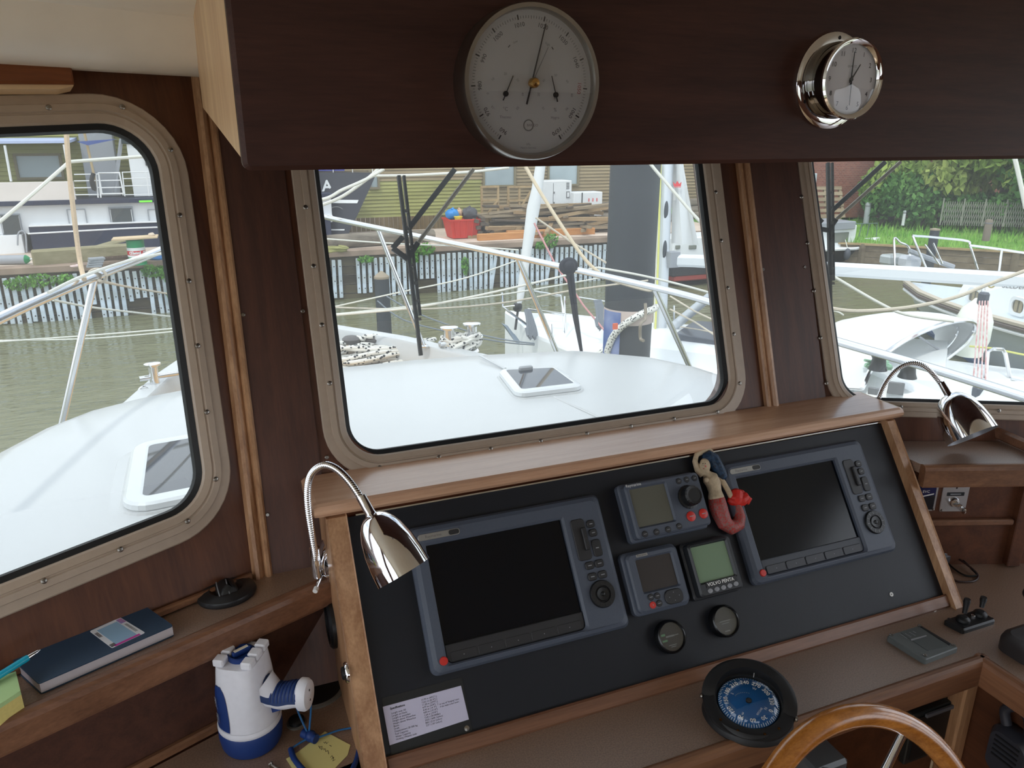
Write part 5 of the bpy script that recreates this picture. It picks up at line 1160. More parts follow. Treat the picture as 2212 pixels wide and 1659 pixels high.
# lines through the front window
W2 = [([(562, 437), (690, 432), (740, 410), (790, 388), (830, 365)], 4.5, .010, ROPE, 'upper thick white line rising to the ship bow in the front window'), ([(690, 445), (740, 424), (795, 385), (822, 360)], 4.6, .010, ROPE, 'lower thick white line rising to the ship bow in the front window'),
      ([(800, 380), (900, 378), (1020, 371), (1100, 362)], 4.6, .008, ROPE, 'white line crossing just under the overhead console'), ([(690, 515), (850, 526), (1000, 532), (1120, 540)], 5, .005, ROPE, 'thin white line above the quay edge in the front window'),
      ([(720, 663), (860, 632), (1000, 602), (1116, 563)], 4.6, .0045, ROPE, 'thin white line rising from the left to the second stanchion'), ([(720, 664), (900, 668), (1080, 655), (1250, 625), (1400, 606)], 5.4, .007, ROPEC, 'cream rope sagging over the water in the front window'),
      ([(720, 681), (880, 666), (1000, 645), (1150, 612), (1290, 578)], 4.4, .0065, ROPE, 'lower white line sweeping up to the rail in the front window'), ([(720, 679), (900, 660), (1100, 634), (1310, 598)], 4.7, .005, ROPE, 'second white line sweeping up beside it in the front window'),
      ([(835, 640), (900, 676), (1000, 712), (1080, 732), (1155, 742)], 8, .008, mat('grey_rope', (120, 128, 136), .8), 'grey mooring rope from the small pile down to the sailboat'), ([(815, 650), (870, 690), (960, 715), (1080, 738), (1155, 745)], 8.1, .008, mat('grey_rope', (120, 128, 136), .8), 'second grey mooring rope from the small pile'),
      ([(1290, 578), (1380, 594), (1470, 615), (1560, 640)], 3.9, .006, ROPE, 'white line lying just above the starboard rail'), ([(1330, 262), (1408, 358), (1450, 408), (1500, 466), (1540, 505), (1600, 560), (1660, 690)], 4.2, .009, ROPE, 'thick white line crossing the mast and sail'),
      ([(1135, 360), (1170, 420), (1220, 498), (1265, 562), (1305, 598)], 4.4, .0105, mat('cream_thick_rope', (222, 206, 178), .8, 0, .2, (200, .15)), 'thick cream rope slanting down to the rail'), ([(1305, 598), (1340, 612), (1400, 628), (1410, 622)], 4.1, .007, ROPEC, 'cream rope along the starboard rail'),
      ([(1800, 597), (1900, 655), (1960, 680), (2060, 694)], 5, .010, ROPE, 'white line slanting down over the water in the right window'), ([(1784, 664), (1850, 672), (1960, 664), (2060, 643), (2140, 612), (2260, 568)], 4.4, .011, ROPEC, 'cream line sagging past the boom in the right window'),
      ([(1784, 668), (1810, 674), (1822, 681)], 5, .006, ROPE, 'short white line above the sprayhood'), ([(2192, 340), (2204, 392), (2216, 450)], 4, .012, ROPE, 'white line at the right edge of the right window')]
for pts, k, r_, m_, lab in W2: world_tube('mooring_line', [dep(x, y, k) for x, y in pts], r_, m_, lab, 'rope', 'white lines outside')
# black strap hanging from the rail
st = thing('black_strap', 'black webbing strap knotted on the starboard rail in the front window', 'strap', base(az(1228, 578, 1.14))); STI = base(az(1228, 578, 1.14))
mb = MB(); p0 = az(1228, 575, 1.145); mb.tube(spline([p0+Vector((.035*math.cos(a), 0, .028*math.sin(a))) for a in [i*.8 for i in range(14)]], 2), .013, 8); mb.ball(p0, (.035, .03, .032), 10, 8); obj('knot', mb, BLKR, st, world=STI)
for dx in (0, 9):
    mb = MB(); mb.tube([dep(1226+dx, 585, 3.9), dep(1240+dx*.6, 680, 4.0), dep(1256, 760, 4.1)], [.011, .010, .009], 8); obj('tail', mb, BLKR, st, world=STI)
# bollards with rope, rope pile, fairlead caps
def bollard(label, x, y, z, hh, r, wrapped):
    p = az(x, y, z); t = thing('bollard', label, 'bollard', base(p), 'steel bollards on the foredeck')
    for dx in (-.075, .075):
        mb = MB(); mb.lathe([(r*1.5, 0), (r*1.4, .01), (r, .02), (r, hh-.02), (r*1.7, hh-.012), (r*1.75, hh-.003), (r*1.3, hh), (.001, hh+.002)], 20, T(dx, dx*.25, 0)); obj('post', mb, STEEL, t)
    mb = MB(); mb.tube([(-.14, -.035, hh*.45), (.14, .035, hh*.45)], r*.6, 10); obj('cross_bar', mb, STEEL, t)
    return p
BRD = mat('flecked_rope', (222, 220, 212), .85)
def braid():
    m = BRD; n = m.node_tree.nodes; l = m.node_tree.links.new; b = n['Principled BSDF']; tc = n.new('ShaderNodeTexCoord')
    v = n.new('ShaderNodeTexVoronoi'); v.inputs['Scale'].default_value = 46; l(tc.outputs['Object'], v.inputs['Vector'])
    r_ = n.new('ShaderNodeValToRGB'); r_.color_ramp.elements[0].position = .30; r_.color_ramp.elements[1].position = .38; r_.color_ramp.elements[0].color = (.02, .025, .035, 1); r_.color_ramp.elements[1].color = (.74, .73, .68, 1)
    l(v.outputs['Distance'], r_.inputs[0]); l(r_.outputs[0], b.inputs['Base Color'])
braid()
bollard('steel double bollard on the port bulwark seen through the left window', 372, 832, .52, .13, .022, False)
pB = bollard('steel double bollard wrapped with flecked rope near the bow', 996, 762, .50, .17, .030, True)
rnd = random.Random(3)
mb = MB(); pts = []
for i in range(70):
    a = i*.9; pts.append(Vector((.115*math.cos(a)+rnd.uniform(-.012, .012), .05*math.sin(a)+rnd.uniform(-.012, .012), .025+.085*((i*.37) % 1))))
mb.tube(spline(pts, 4), .0125, 8); M = base(pB); tag(obj('rope_turns', mb, BRD, None, M), 'flecked black and white rope wound round the bow bollard', 'rope')
pC = az(812, 779, DZ+.02); M = base((pC.x, pC.y, DZ+.006)); mb = MB(); pts = []
for i in range(150):
    a = i*.62; k = .55+.45*math.sin(i*.23); pts.append(Vector((.37*k*math.cos(a)+rnd.uniform(-.03, .03), .17*k*math.sin(a)+rnd.uniform(-.02, .02), .014+.17*(i/150)*(1-.55*k)+rnd.uniform(0, .03))))
mb.tube(spline(pts, 4), .0135, 8); tag(obj('rope_coil', mb, BRD, None, M), 'large heap of flecked mooring rope on the teak foredeck', 'rope')
for x, y in ((760, 745), (808, 744)):
    p = az(x, y-4, .51); t = thing('fairlead_cap', 'dark grey mushroom cap left of the other on the bow bulwark' if x < 780 else 'dark grey mushroom cap right of the other on the bow bulwark', 'vent cap', base(p)); mb = MB(); mb.lathe([(.045, 0), (.055, .015), (.058, .028), (.045, .040), (.001, .046)], 20); obj('cap', mb, mat('cap_grey', (92, 88, 88), .5), t); mb = MB(); mb.lathe([(.062, -.004), (.062, .004), (.05, .006)], 20); obj('foot', mb, STEEL, t)
p = az(312, 848, .52); t = thing('deck_shackle', 'small steel shackle on the port deck edge in the left window', 'shackle', base(p)); mb = MB(); mb.tube(spline([(-.02, 0, 0), (-.02, 0, .02), (0, 0, .032), (.02, 0, .02), (.02, 0, 0)], 5), .005, 8); obj('bow', mb, STEEL, t); mb = MB(); mb.tube([(-.028, 0, .004), (.028, 0, .004)], .005, 8); obj('pin', mb, STEEL, t)

# windscreen wipers ---------------------------------------------------------------
def wiper(label, FR, n, blade, arm1, arm2, br):
    t = thing('windscreen_wiper', label, 'wiper', FR, 'windscreen wipers'); h = lambda p, dn=0: Vector((*hit(p[0], p[1], FR, n+dn), n+dn))
    a, b = h(blade[0]), h(blade[1]); s_ = (b-a).normalized().cross(Vector((0, 0, 1)))*.005
    mb = MB(); mb.bar(a, b, .006, .010, up=(0, 0, 1)); obj('blade', mb, RUB, t)
    c0_, c1_ = a.lerp(b, .04), a.lerp(b, .62); mb = MB(); mb.bar(a-s_*2, a.lerp(b, .78)-s_*1.6, .005, .008, up=(0, 0, 1)); obj('blade_holder', mb, BLACKP, t)
    for k in range(7):
        q_ = a.lerp(b, .2+.1*k)-s_; mb = MB(); mb.box(q_+Vector((0, 0, .004)), (.006, .006, .006)); obj('clip', mb, SCREW, t)
    mb = MB(); mb.bar(h(arm1[0], -.01), h(arm1[1], -.01), .010, .006, up=(0, 0, 1)); obj('arm', mb, BLACKP, t)
    mb = MB(); mb.tube([h(arm2[0], -.012), h(arm2[1], -.006)], .0042, 8); obj('arm_rod', mb, mat('rod_tan', (190, 176, 150), .4), t)
    poly_ = [h(p, .0) for p in br]; mb = MB()
    for i in range(len(poly_)-1): mb.bar(poly_[i], poly_[i+1], .010, .005, up=(0, 0, 1))
    obj('bracket', mb, BLACKP, t)
wiper('black wiper hanging down the middle of the front window', FM, -.045, ((861, 380), (909, 768)), ((982, 366), (878, 500)), ((1022, 366), (903, 524)), ((870, 512), (848, 536), (880, 560), (903, 524)))
wiper('black wiper hanging down the left side of the right window', RM, -.045, ((1788, 352), (1794, 678)), ((1912, 350), (1794, 458)), ((1945, 350), (1806, 474)), ((1776, 474), (1760, 492), (1790, 498), (1806, 474)))
# ================================================================== harbour water and quay
WZ, QY, QZ = -2.14, 18.96, -.95
def water_mat():
    m = bpy.data.materials.new('harbour_water'); m.use_nodes = True; n = m.node_tree.nodes; l = m.node_tree.links.new; b = n['Principled BSDF']
    b.inputs['Base Color'].default_value = lin((112, 112, 84))+(1,); b.inputs['Roughness'].default_value = .06; b.inputs['IOR'].default_value = 1.33
    tc = n.new('ShaderNodeTexCoord'); mp = n.new('ShaderNodeMapping'); mp.inputs['Scale'].default_value = (.8, 2.2, 1); l(tc.outputs['Object'], mp.inputs[0])
    t1 = n.new('ShaderNodeTexNoise'); t1.inputs['Scale'].default_value = 3.0; t1.inputs['Detail'].default_value = 4; l(mp.outputs[0], t1.inputs['Vector'])
    t2 = n.new('ShaderNodeTexNoise'); t2.inputs['Scale'].default_value = .7; t2.inputs['Detail'].default_value = 2; l(mp.outputs[0], t2.inputs['Vector'])
    a = n.new('ShaderNodeMath'); a.operation = 'MULTIPLY_ADD'; a.inputs[1].default_value = 1.5; l(t2.outputs['Fac'], a.inputs[0]); l(t1.outputs['Fac'], a.inputs[2])
    bp = n.new('ShaderNodeBump'); bp.inputs['Strength'].default_value = .34; bp.inputs['Distance'].default_value = .12; l(a.outputs[0], bp.inputs['Height']); l(bp.outputs[0], b.inputs['Normal'])
    return m
mb = MB(); mb.add([(-60, -30, 0), (90, -30, 0), (90, 60, 0), (-60, 60, 0)], [(0, 1, 2, 3)]); tag(obj('water', mb, water_mat(), None, base((0, 0, WZ))), kind='structure')
CONC = mat('quay_concrete', (214, 198, 182), .85, 0, .2, (1.2, .25, (186, 168, 152)), (9, .3, .02))
QX0, QX1 = -16, 15.2
quay = thing('quay', None, None, base((0, QY, WZ)), kind='structure'); QI = base((0, QY, WZ))
mb = MB(); mb.box(((QX0+QX1)/2, (QY+.10+40)/2, (WZ-1+QZ)/2), (QX1-QX0, 40-QY-.10, QZ-WZ+1)); obj('quay_ground', mb, CONC, quay, world=QI)
MOSS = wood('weathered_dark_wood', (58, 50, 40), (96, 88, 66), 'X', 3, .85, .2, 6)
for k in range(5):
    mb = MB(); mb.box(((QX0+QX1)/2, QY+.06, WZ+.02+.23*k), (QX1-QX0, .09, .20)); obj('wale_plank', mb, MOSS, quay, world=QI)
mb = MB(); mb.box(((QX0+QX1)/2, QY+.12, QZ-.05), (QX1-QX0, .36, .16), bev=.02); obj('coping', mb, mat('coping_brown', (158, 138, 122), .85, 0, .2, (2, .3)), quay, world=QI)
# slats: three lengths, shared meshes
SLAT = mat('galvanised_slat', (206, 220, 234), .5, 0, .4, (3.5, .35, (178, 186, 186)))
lab = None
slm = {}
def slat_mesh(ln):
    if ln in slm: return slm[ln]
    mb = MB(); mb.box((0, 0, -ln/2), (.088, .05, ln), bev=.008); me = obj('slat', mb, SLAT, quay, world=None); slm[ln] = me.data; bpy.data.objects.remove(me); return slm[ln]
boltm = None
rnd = random.Random(11)
bolts = MB()
x = -4.9; k = 0
while x < 11.2:
    if -.4 < x < 2.5: x += .148; continue
    gap = (2.95 < x < 3.32) or (7.1 < x < 7.1)
    if not gap:
        top = QZ-.17-rnd.uniform(0, .03); ln = 1.02
        if 5.0 < x < 5.35 or (-1.75 < x < -1.4): ln = .62
        elif 2.6 < x < 2.95: ln = .95
        elif 3.3 < x < 3.9: ln = .88
        elif rnd.random() < .06: ln = .7
        else: ln = rnd.choice((1.0, 1.04, 1.08))
        ln = round(ln, 2); o = bpy.data.objects.new('slat', slat_mesh(ln)); col.objects.link(o); o.parent = quay
        o.location = (x, -.03, top-WZ); o.rotation_euler = (0, rnd.uniform(-.02, .02)+(.16 if rnd.random() < .03 else 0), rnd.uniform(-.1, .1))
        for dz in (.16, .55*ln, ln-.13):
            bolts.ball((x, QY-.058, top-dz), (.016, .008, .016), 6, 4)
    x += .148
o = obj('bolts', bolts, mat('bolt_dark', (60, 58, 54), .6), quay, world=QI); o['kind'] = 'stuff'
# weeds on the coping
LEAF = mat('weed_green', (104, 160, 58), .6, 0, .3, (30, .35, (70, 118, 40))); LEAF.node_tree.nodes['Principled BSDF'].inputs['Transmission Weight'].default_value = 0
def leaves(mb, c, rad, n, size, rnd):
    for i in range(n):
        while True:
            p = Vector((rnd.uniform(-1, 1), rnd.uniform(-1, 1), rnd.uniform(-1, 1)))
            if .25 < p.length < 1: break
        q = Vector(c)+Vector((p.x*rad[0], p.y*rad[1], p.z*rad[2])); s_ = size*rnd.uniform(.6, 1.3)
        e = Euler((rnd.uniform(0, 6), rnd.uniform(0, 6), rnd.uniform(0, 6))).to_matrix(); a, b = e @ Vector((s_, 0, 0)), e @ Vector((0, s_*.55, 0))
        mb.add([q-a, q-b, q+a, q+b+e @ Vector((0, 0, s_*.2))], [(0, 1, 2, 3)])
    return mb
wd_ = [(40, 612, .30, .14), (90, 606, .30, .16), (140, 604, .2, .12), (330, 586, .25, .14), (365, 590, .18, .22), (895, 552, .12, .22), (920, 538, .25, .16), (1190, 520, .22, .22), (790, 560, .2, .08), (1005, 575, .10, .25), (370, 640, .08, .2), (1330, 500, .2, .15), (1168, 530, .16, .1)]
wl_lab = ['leftmost green weed tuft above the slats', 'broad green weed tuft left of the port rail', 'small weed tuft left of the tan strap', 'weed tuft below the green oil drum', 'tall weed tuft at the left window edge', 'narrow weed tuft behind the front wiper', 'bushy weed tuft right of the front wiper', 'bright bushy weed tuft below the pale beams', 'low weed tuft below the grey log', 'weed clump hanging between two slats', 'weed clump hanging low at the left window edge', 'weed tuft just right of the dark pile', 'small weed tuft left of the bright bushy one']
for i, (x, y, w_, h_) in enumerate(wd_):
    p = at(x, y, QY-.12); mb = leaves(MB(), (0, 0, 0), (w_, .14, h_), 170, .045, rnd); M = base(p)
    tag(obj('weed_tuft', mb, LEAF, None, M), wl_lab[i]+' on the quay edge', 'plant', 'weeds on the quay edge')

# ================================================================== shed behind the quay
SY = 23.0
SH1 = wood('siding_green', (136, 134, 82), (172, 172, 112), 'X', 1.2, .85, .2, 8); SH2 = wood('siding_brown', (134, 118, 92), (164, 148, 118), 'X', 1.2, .85, .2, 8)
shed = thing('shed', 'long weathered timber shed with lapped siding behind the quay', 'shed', base((8, SY, QZ))); SHI = base((8, SY, QZ))
def siding(name, x0, x1, z0, z1, m, pitch=.105):
    mb = MB(); n = int((z1-z0)/pitch); prof = []
    for i in range(n):
        prof += [(SY-.035, z0+i*pitch), (SY, z0+(i+1)*pitch-.006)]
    lo = [[Vector((X, y, z)) for y, z in prof] for X in (x0, x1)]; mb.loft(lo, False, smooth=False)
    mb.box(((x0+x1)/2, SY+.08, (z0+z1)/2), (x1-x0, .12, z1-z0)); o = obj(name, mb, m, shed, world=SHI); return o
zb = at(800, 470, SY).z; zm = at(900, 430, SY).z
siding('lower_siding', at(690, 450, SY).x-2, at(1040, 450, SY).x, zb, zm+.55, SH1); siding('upper_siding', at(690, 450, SY).x-2, at(1600, 450, SY).x, zm+.55, 3.2, SH2)
siding('right_siding', at(1040, 450, SY).x, at(1600, 450, SY).x, zb, zm+.55, SH2)
siding('left_siding', -14, at(690, 450, SY).x-2, zb, 3.2, SH1)
X = at(690, 480, SY).x-2.5; vb = wood('plinth_boards', (96, 80, 56), (130, 112, 82), 'Z', 1.5, .85, .2, 6)
while X < at(1320, 480, SY).x:
    mb = MB(); mb.box((X, SY-.02, (QZ+zb)/2), (.125, .05, zb-QZ)); obj('plinth_board', mb, vb, shed, world=SHI); X += .14
def shed_win(x0, y0, x1, y1):
    a, b = at(x0, y0, SY-.05), at(x1, y1, SY-.05); cx, cz_ = (a.x+b.x)/2, (a.z+b.z)/2; w_, h_ = abs(b.x-a.x), abs(a.z-b.z)
    M_ = frame((1, 0, 0), (0, 0, 1), (cx, SY-.03, cz_)); mb = MB(); mb.T = M_; mb.ring(rrect(w_+.12, h_+.12, .005, 2), rrect(w_, h_, .005, 2), -.02, .06); f_ = obj('window_casing', mb, mat('casing_wood', (128, 118, 92), .8), shed, world=SHI)
    mb = MB(); mb.T = M_; mb.box((0, 0, .0), (w_, h_, .02)); mb2 = obj('window_sheet', mb, mat('frosted_pane', (168, 182, 186), .25, 0, .5, (.8, .3)), shed, world=SHI)
shed_win(1046, 330, 1110, 399); shed_win(1187, 330, 1246, 397); shed_win(800, 372, 816, 404); shed_win(34, 337, 134, 382)

# things on the quay ----------------------------------------------------------------
def ground(x, y): return az(x, y, QZ)
g0 = ground(1000, 513)
t = thing('skip', 'red steel rubbish skip full of bags on the quay', 'skip', base(g0)); sw = .48; SR = mat('skip_red', (204, 62, 50), .55, 0, .3, (4, .15))
lo = [[Vector((x*k, y*k*.8, z)) for x, y in rrect(2*sw, 2*sw, .04, 3)] for k, z in ((.80, .02), (1.0, .50), (1.05, .50), (1.05, .54), (.97, .54), (.80, .2))]
mb = MB(); mb.loft(lo, True, True, True, False); obj('tub', mb, SR, t)
for k in range(5):
    xx = -.36+.18*k; mb = MB(); mb.bar((xx*.84, -sw*.68, .06), (xx, -sw*.815, .49), .03, .03, up=(0, 1, 0)); obj('rib', mb, SR, t)
for (x, y), r_, c_, nm, lb in (((978, 463), (.20, .18, .15), (40, 130, 200), 'rubbish_bag', 'bright blue plastic bag heaped in the red skip'), ((1014, 462), (.22, .2, .18), (72, 70, 74), 'rubbish_bag', 'dark grey bin bag heaped in the red skip'), ((992, 459), (.10, .1, .10), (196, 160, 130), 'rubbish_bag', 'brown crumpled paper sack on top of the skip')):
    p = at(x, y, g0.y); mb = MB(); mb.ball((0, 0, 0), r_, 14, 9); mb.v = [v*(1+.16*rnd.uniform(-1, 1)) for v in mb.v]; M = base(p); t2 = thing(nm, lb, 'bag', M); obj('sack', mb, mat('bag_'+str(c_[0]), c_, .4), t2); mb = MB(); mb.tube([(0, 0, r_[2]*.9), (.02, 0, r_[2]*1.25)], [.05, .02], 8); obj('tied_neck', mb, mat('bag_'+str(c_[0]), c_, .4), t2)
p = at(990, 473, g0.y-.25); t = thing('yellow_bucket', 'yellow plastic bucket lying in the red skip', 'bucket', base(p)); mb = MB(); mb.lathe([(.09, -.06), (.11, .06), (.118, .06), (.118, .075), (.10, .075), (.085, -.04)], 20, None, True); obj('pail', mb, mat('bucket_yellow', (226, 200, 60), .45), t); mb = MB(); mb.lathe([(.122, .05), (.126, .056), (.122, .062)], 20); obj('rim', mb, mat('bucket_yellow', (226, 200, 60), .45), t)
# timber pile, each plank a thing
PLK = [wood('old_plank_%d' % i, a, b, 'X', 4, .9, .15, 8) for i, (a, b) in enumerate((((96, 84, 70), (140, 126, 106)), ((120, 104, 84), (164, 148, 124)), ((74, 66, 58), (112, 100, 88)), ((140, 116, 88), (176, 152, 118))))]
plkm = []
for i, (l_, w_, h_) in enumerate(((1.9, .16, .06), (2.4, .14, .08), (1.4, .2, .05), (3.0, .12, .10))):
    mb = MB(); mb.box((0, 0, 0), (l_, w_, h_), bev=.008); plkm.append((mb, l_))
proto = [obj('old_plank', mb, PLK[i]) for i, (mb, l_) in enumerate(plkm)]
pile = ground(1170, 505); xl, xr = ground(1040, 510).x, ground(1310, 500).x
for i in range(84):
    k = i % 4; me = proto[k].data
    if i < 4: o = proto[k]
    else:
        o = bpy.data.objects.new('old_plank', me); col.objects.link(o)
    lay = rnd.random()**1.4; X = rnd.uniform(xl+.9, xr-.3); hmax = .68*min(1, (X-xl+.2)/1.2)
    o.location = (X, pile.y+rnd.uniform(-.35, .75)+lay*.3, QZ+.06+hmax*lay); o.rotation_euler = (rnd.uniform(-.2, .2), rnd.uniform(-.10, .10), rnd.gauss(0, .16)+(1.1 if rnd.random() < .08 else 0))
    tag(o, '%s lying %s in the untidy timber pile' % (('grey brown plank', 'pale brown long plank', 'short dark grey plank', 'long tan plank')[k], 'on top' if lay > .55 else 'halfway up' if lay > .25 else 'low'), 'plank', 'planks in the timber pile')
    if i % 4 != k: pass
    o.active_material = PLK[k]
for k in range(3):   # dark butt ends at the left of the pile
    pass
for i, (x, y) in enumerate(((1040, 492), (1046, 484), (1052, 498), (1034, 478), (1058, 488), (1044, 503), (1060, 503), (1050, 474))):
    p = at(x, y, pile.y-.45); mb = MB(); mb.box((0, .5, 0), (.13, 1.0, .10), rot=Euler((0, rnd.uniform(-.3, .3), rnd.uniform(-.2, .2))).to_matrix(), bev=.01); tag(obj('beam_end', mb, PLK[2], None, base(p)), 'short dark beam butt at the left end of the timber pile', 'beam', 'beam butts at the pile end')
# new orange beams along the quay edge
ORG = wood('fresh_beam', (172, 118, 70), (206, 152, 100), 'X', 2, .8, .2, 8)
for i, (a, b, lb) in enumerate((((1032, 520), (1180, 512), 'long pale orange beam on the quay edge, left piece'), ((1140, 507), (1295, 500), 'long pale orange beam on the quay edge, right piece'), ((1100, 514), (1290, 507), 'long pale orange beam lying under the other two'))):
    pa, pb = ground(*a), ground(*b); M = base(pa); mb = MB(); mb.bar(pa+Vector((0, .1*i, .09)), pb+Vector((0, .1*i, .09)), .16, .18, bev=.01); tag(obj('long_beam', mb, ORG, None, M, M), lb, 'beam', 'pale beams on the quay')
# log
pa, pb = ground(700, 540), ground(935, 521); M = base(pa); LOG = wood('grey_log', (96, 88, 78), (150, 140, 126), 'X', 4, .9, .15, 6)
t = thing('log', 'long grey debarked log lying on the quay', 'log', M); mb = MB(); mb.tube([(pa+(pb-pa)*k+Vector((0, .04*math.sin(k*5), .17+.01*math.sin(k*9)))) for k in [i/10 for i in range(11)]], [.19, .19, .185, .18, .18, .175, .17, .165, .16, .155, .15], 14); obj('trunk', mb, LOG, t, world=M)
mb = MB(); mb.tube([pb+Vector((0, 0, .165)), pb+(pb-pa).normalized()*.01+Vector((0, 0, .165))], .13, 14); obj('cut_end', mb, mat('cut_wood', (176, 164, 146), .8), t, world=M)
pc = ground(742, 534); mb = MB(); mb.box((0, 0, .12), (.30, .2, .12)); mb.box((.02, 0, .05), (.2, .16, .1)); tag(obj('chock', mb, LOG, None, base(pc)), 'grey wooden chock in front of the log', 'chock')
# coiled hose at the left
pc = ground(718, 547); mb = MB(); pts = [Vector((.34*math.cos(i*.55)*(1+.15*math.sin(i)), .16*math.sin(i*.55)*(1+.2*math.cos(i*1.7)), .03+.0016*i+rnd.uniform(0, .03))) for i in range(60)]; mb.tube(spline(pts, 3), .022, 7); tag(obj('hose_coil', mb, mat('hose_olive', (150, 148, 92), .7), None, base(pc)), 'olive hose coiled on the quay edge by the log', 'hose')
# white cabinets
def cabinet(name, label, x0, y0, x1, y1, Y, dpt, m, extra=None):
    a, b = at(x0, y0, Y), at(x1, y1, Y); c = Vector(((a.x+b.x)/2, Y, b.z)); t = thing(name, label, 'cabinet', base(c)); w_, h_ = b.x-a.x, a.z-b.z
    mb = MB(); mb.box((0, dpt/2, h_/2), (w_, dpt, h_), bev=.02); obj('body', mb, m, t); return t, w_, h_
CW = mat('cabinet_white', (226, 228, 228), .5, 0, .4, (2, .08))
t, w_, h_ = cabinet('steel_cabinet', 'tall white steel cabinet behind the timber pile', 1170, 391, 1234, 462, 21.9, .7, CW)
mb = MB(); mb.box((-.12, -.004, h_*.5), (.012, .012, h_*.86)); obj('door_gap', mb, GPL, t)
for z in (.35, .65): mb = MB(); mb.box((-.09, -.015, h_*z), (.03, .02, .06)); obj('door_handle', mb, GPL, t)
for k in range(6): mb = MB(); mb.box((w_*.36, -.008, h_*.93-.035*k), (.10, .012, .018)); obj('louvre', mb, GPL, t)
mb = MB(); mb.box((w_*.37, -.01, h_*.58), (.11, .02, .20)); obj('meter_panel', mb, GPL, t); mb = MB(); mb.box((w_*.37, -.022, h_*.58), (.07, .01, .14)); obj('meter_glass', mb, CW, t)
t, w_, h_ = cabinet('generator', 'small white generator box with red lettering beside the tall cabinet', 1240, 416, 1301, 443, 21.7, .6, CW)
mb = MB(); mb.box((0, .28, -.03), (w_, .5, .07)); obj('skid', mb, BLACKS, t); mb = MB(); mb.box((-w_*.22, -.004, h_*.5), (.03, .01, h_*.96)); obj('corner_joint', mb, INK, t)
for k in range(3):
    mb = MB(); mb.box((w_*(.02+.14*k), -.006, h_*.42), (.045, .006, h_*.25)); obj('red_lettering', mb, mat('red_letter', (214, 120, 120), .6), t)
t, w_, h_ = cabinet('storage_box', 'white low box the small generator stands on', 1240, 446, 1300, 466, 21.75, .55, CW)
# trestle frames
WDF = wood('trestle_wood', (150, 126, 92), (184, 160, 122), 'Z', 3, .8, .2, 6)
for i, (x0, x1, lb) in enumerate(((1040, 1076, 'wooden trestle frame leaning by the shed, left one'), (1098, 1150, 'wooden trestle frame leaning by the shed, right one'))):
    Y = 22.2; a, b = at(x0, 402, Y), at(x1, 462, Y); M = base((a.x, Y, b.z)); t = thing('trestle', lb, 'trestle', M, 'trestles by the shed'); w_, h_ = b.x-a.x, a.z-b.z
    for xx in (0, w_*.45, w_) if i else (0, w_): mb = MB(); mb.box((xx, 0, h_/2), (.06, .06, h_)); obj('upright', mb, WDF, t)
    for zz in (h_*.97, h_*.5): mb = MB(); mb.box((w_/2, -.02, zz), (w_, .05, .06)); obj('cross_piece', mb, WDF, t)
    mb = MB(); mb.bar((w_*.3, -.05, 0), (w_*.95, -.05, h_*.5) if not i else (w_*.9, -.05, h_*.8), .05, .05); obj('brace', mb, WDF, t)
    for xx in (0, w_): mb = MB(); mb.bar((xx, .03, .0), (xx, .45, h_*.02), .05, .05); obj('foot', mb, WDF, t)

# black ship bow ------------------------------------------------------------------
BY = 22.0
HULLB = mat('hull_black', (34, 34, 46), .45, 0, .4, (1.5, .2)); bow = thing('black_ship', 'black steamer bow with white stripe standing behind the quay', 'ship', base(at(748, 505, BY))); BWI = base(at(748, 505, BY))
stem = [at(808, 372, BY), at(796, 400, BY), at(782, 430, BY), at(766, 465, BY), at(752, 492, BY), at(748, 506, BY)]
lo = []
for i, p in enumerate(stem):
    f_ = i/5; L_ = 5.5; lo.append([p, p+Vector((-.7, .42-.15*f_, 0)), p+Vector((-2.0, .95-.35*f_, 0)), p+Vector((-L_, 1.3-.45*f_, 0)), p+Vector((-L_, 2.2, 0)), p+Vector((-2.0, 2.0, 0)), p+Vector((-.7, 1.0, 0))])
# near side faces the quay: mirror so that the flank bulges towards the viewer
lo = [[Vector((q.x, 2*BY-q.y+.55, q.z)) if False else Vector((q.x, q.y-.35, q.z)) for q in l_] for l_ in lo]
mb = MB(); mb.loft(lo, True, True, True); hb = obj('hull', mb, HULLB, bow, world=BWI)
def flank(i, du):  # point on the flank row i (float), du metres aft of the stem
    a, b = lo[int(i)], lo[min(int(i)+1, 5)]; f_ = i-int(i); row = [a[k].lerp(b[k], f_) for k in range(4)]; x0 = row[0].x
    for k in range(3):
        s0, s1 = x0-row[k].x, x0-row[k+1].x
        if s0 <= du <= s1: return row[k].lerp(row[k+1], (du-s0)/(s1-s0))+Vector((0, -.02, 0))
    return row[3]
for i0, i1 in ((2.0, 2.2), (4.0, 4.2)):
    mb = MB(); mb.loft([[flank(i, .15+.25*k) for k in range(14)] for i in (i0, i1)], False, smooth=False); obj('white_stripe', mb, CW, bow, world=BWI)
pa = flank(.9, 1.15); M_ = frame((1, 0, 0), (.12, 0, 1), pa+Vector((0, -.05, 0))); o = text('bow_letter', 'A', .42, CW, bow, BWI.inverted() @ M_ @ T(0, -.05, 0), bold=.01)
tt = flank(2.9, .55); mb = MB(); mb.tube([tt+Vector((.24*math.cos(R(a)), -.02, .22*math.sin(R(a)))) for a in range(0, 200, 20)], .012, 6); obj('bow_emblem', mb, GPL, bow, world=BWI)
rl = [lo[0][k]+Vector((0, 0, .02)) for k in range(4)]
for dz in (.18, .36): mb = MB(); mb.tube([p+Vector((0, 0, dz)) for p in rl], .014, 6); obj('rail', mb, CW, bow, world=BWI)
for k in range(9): p = flank(0, .1+.5*k)+Vector((0, .02, 0)); mb = MB(); mb.tube([p, p+Vector((0, 0, .38))], .012, 6); obj('rail_post', mb, CW, bow, world=BWI)
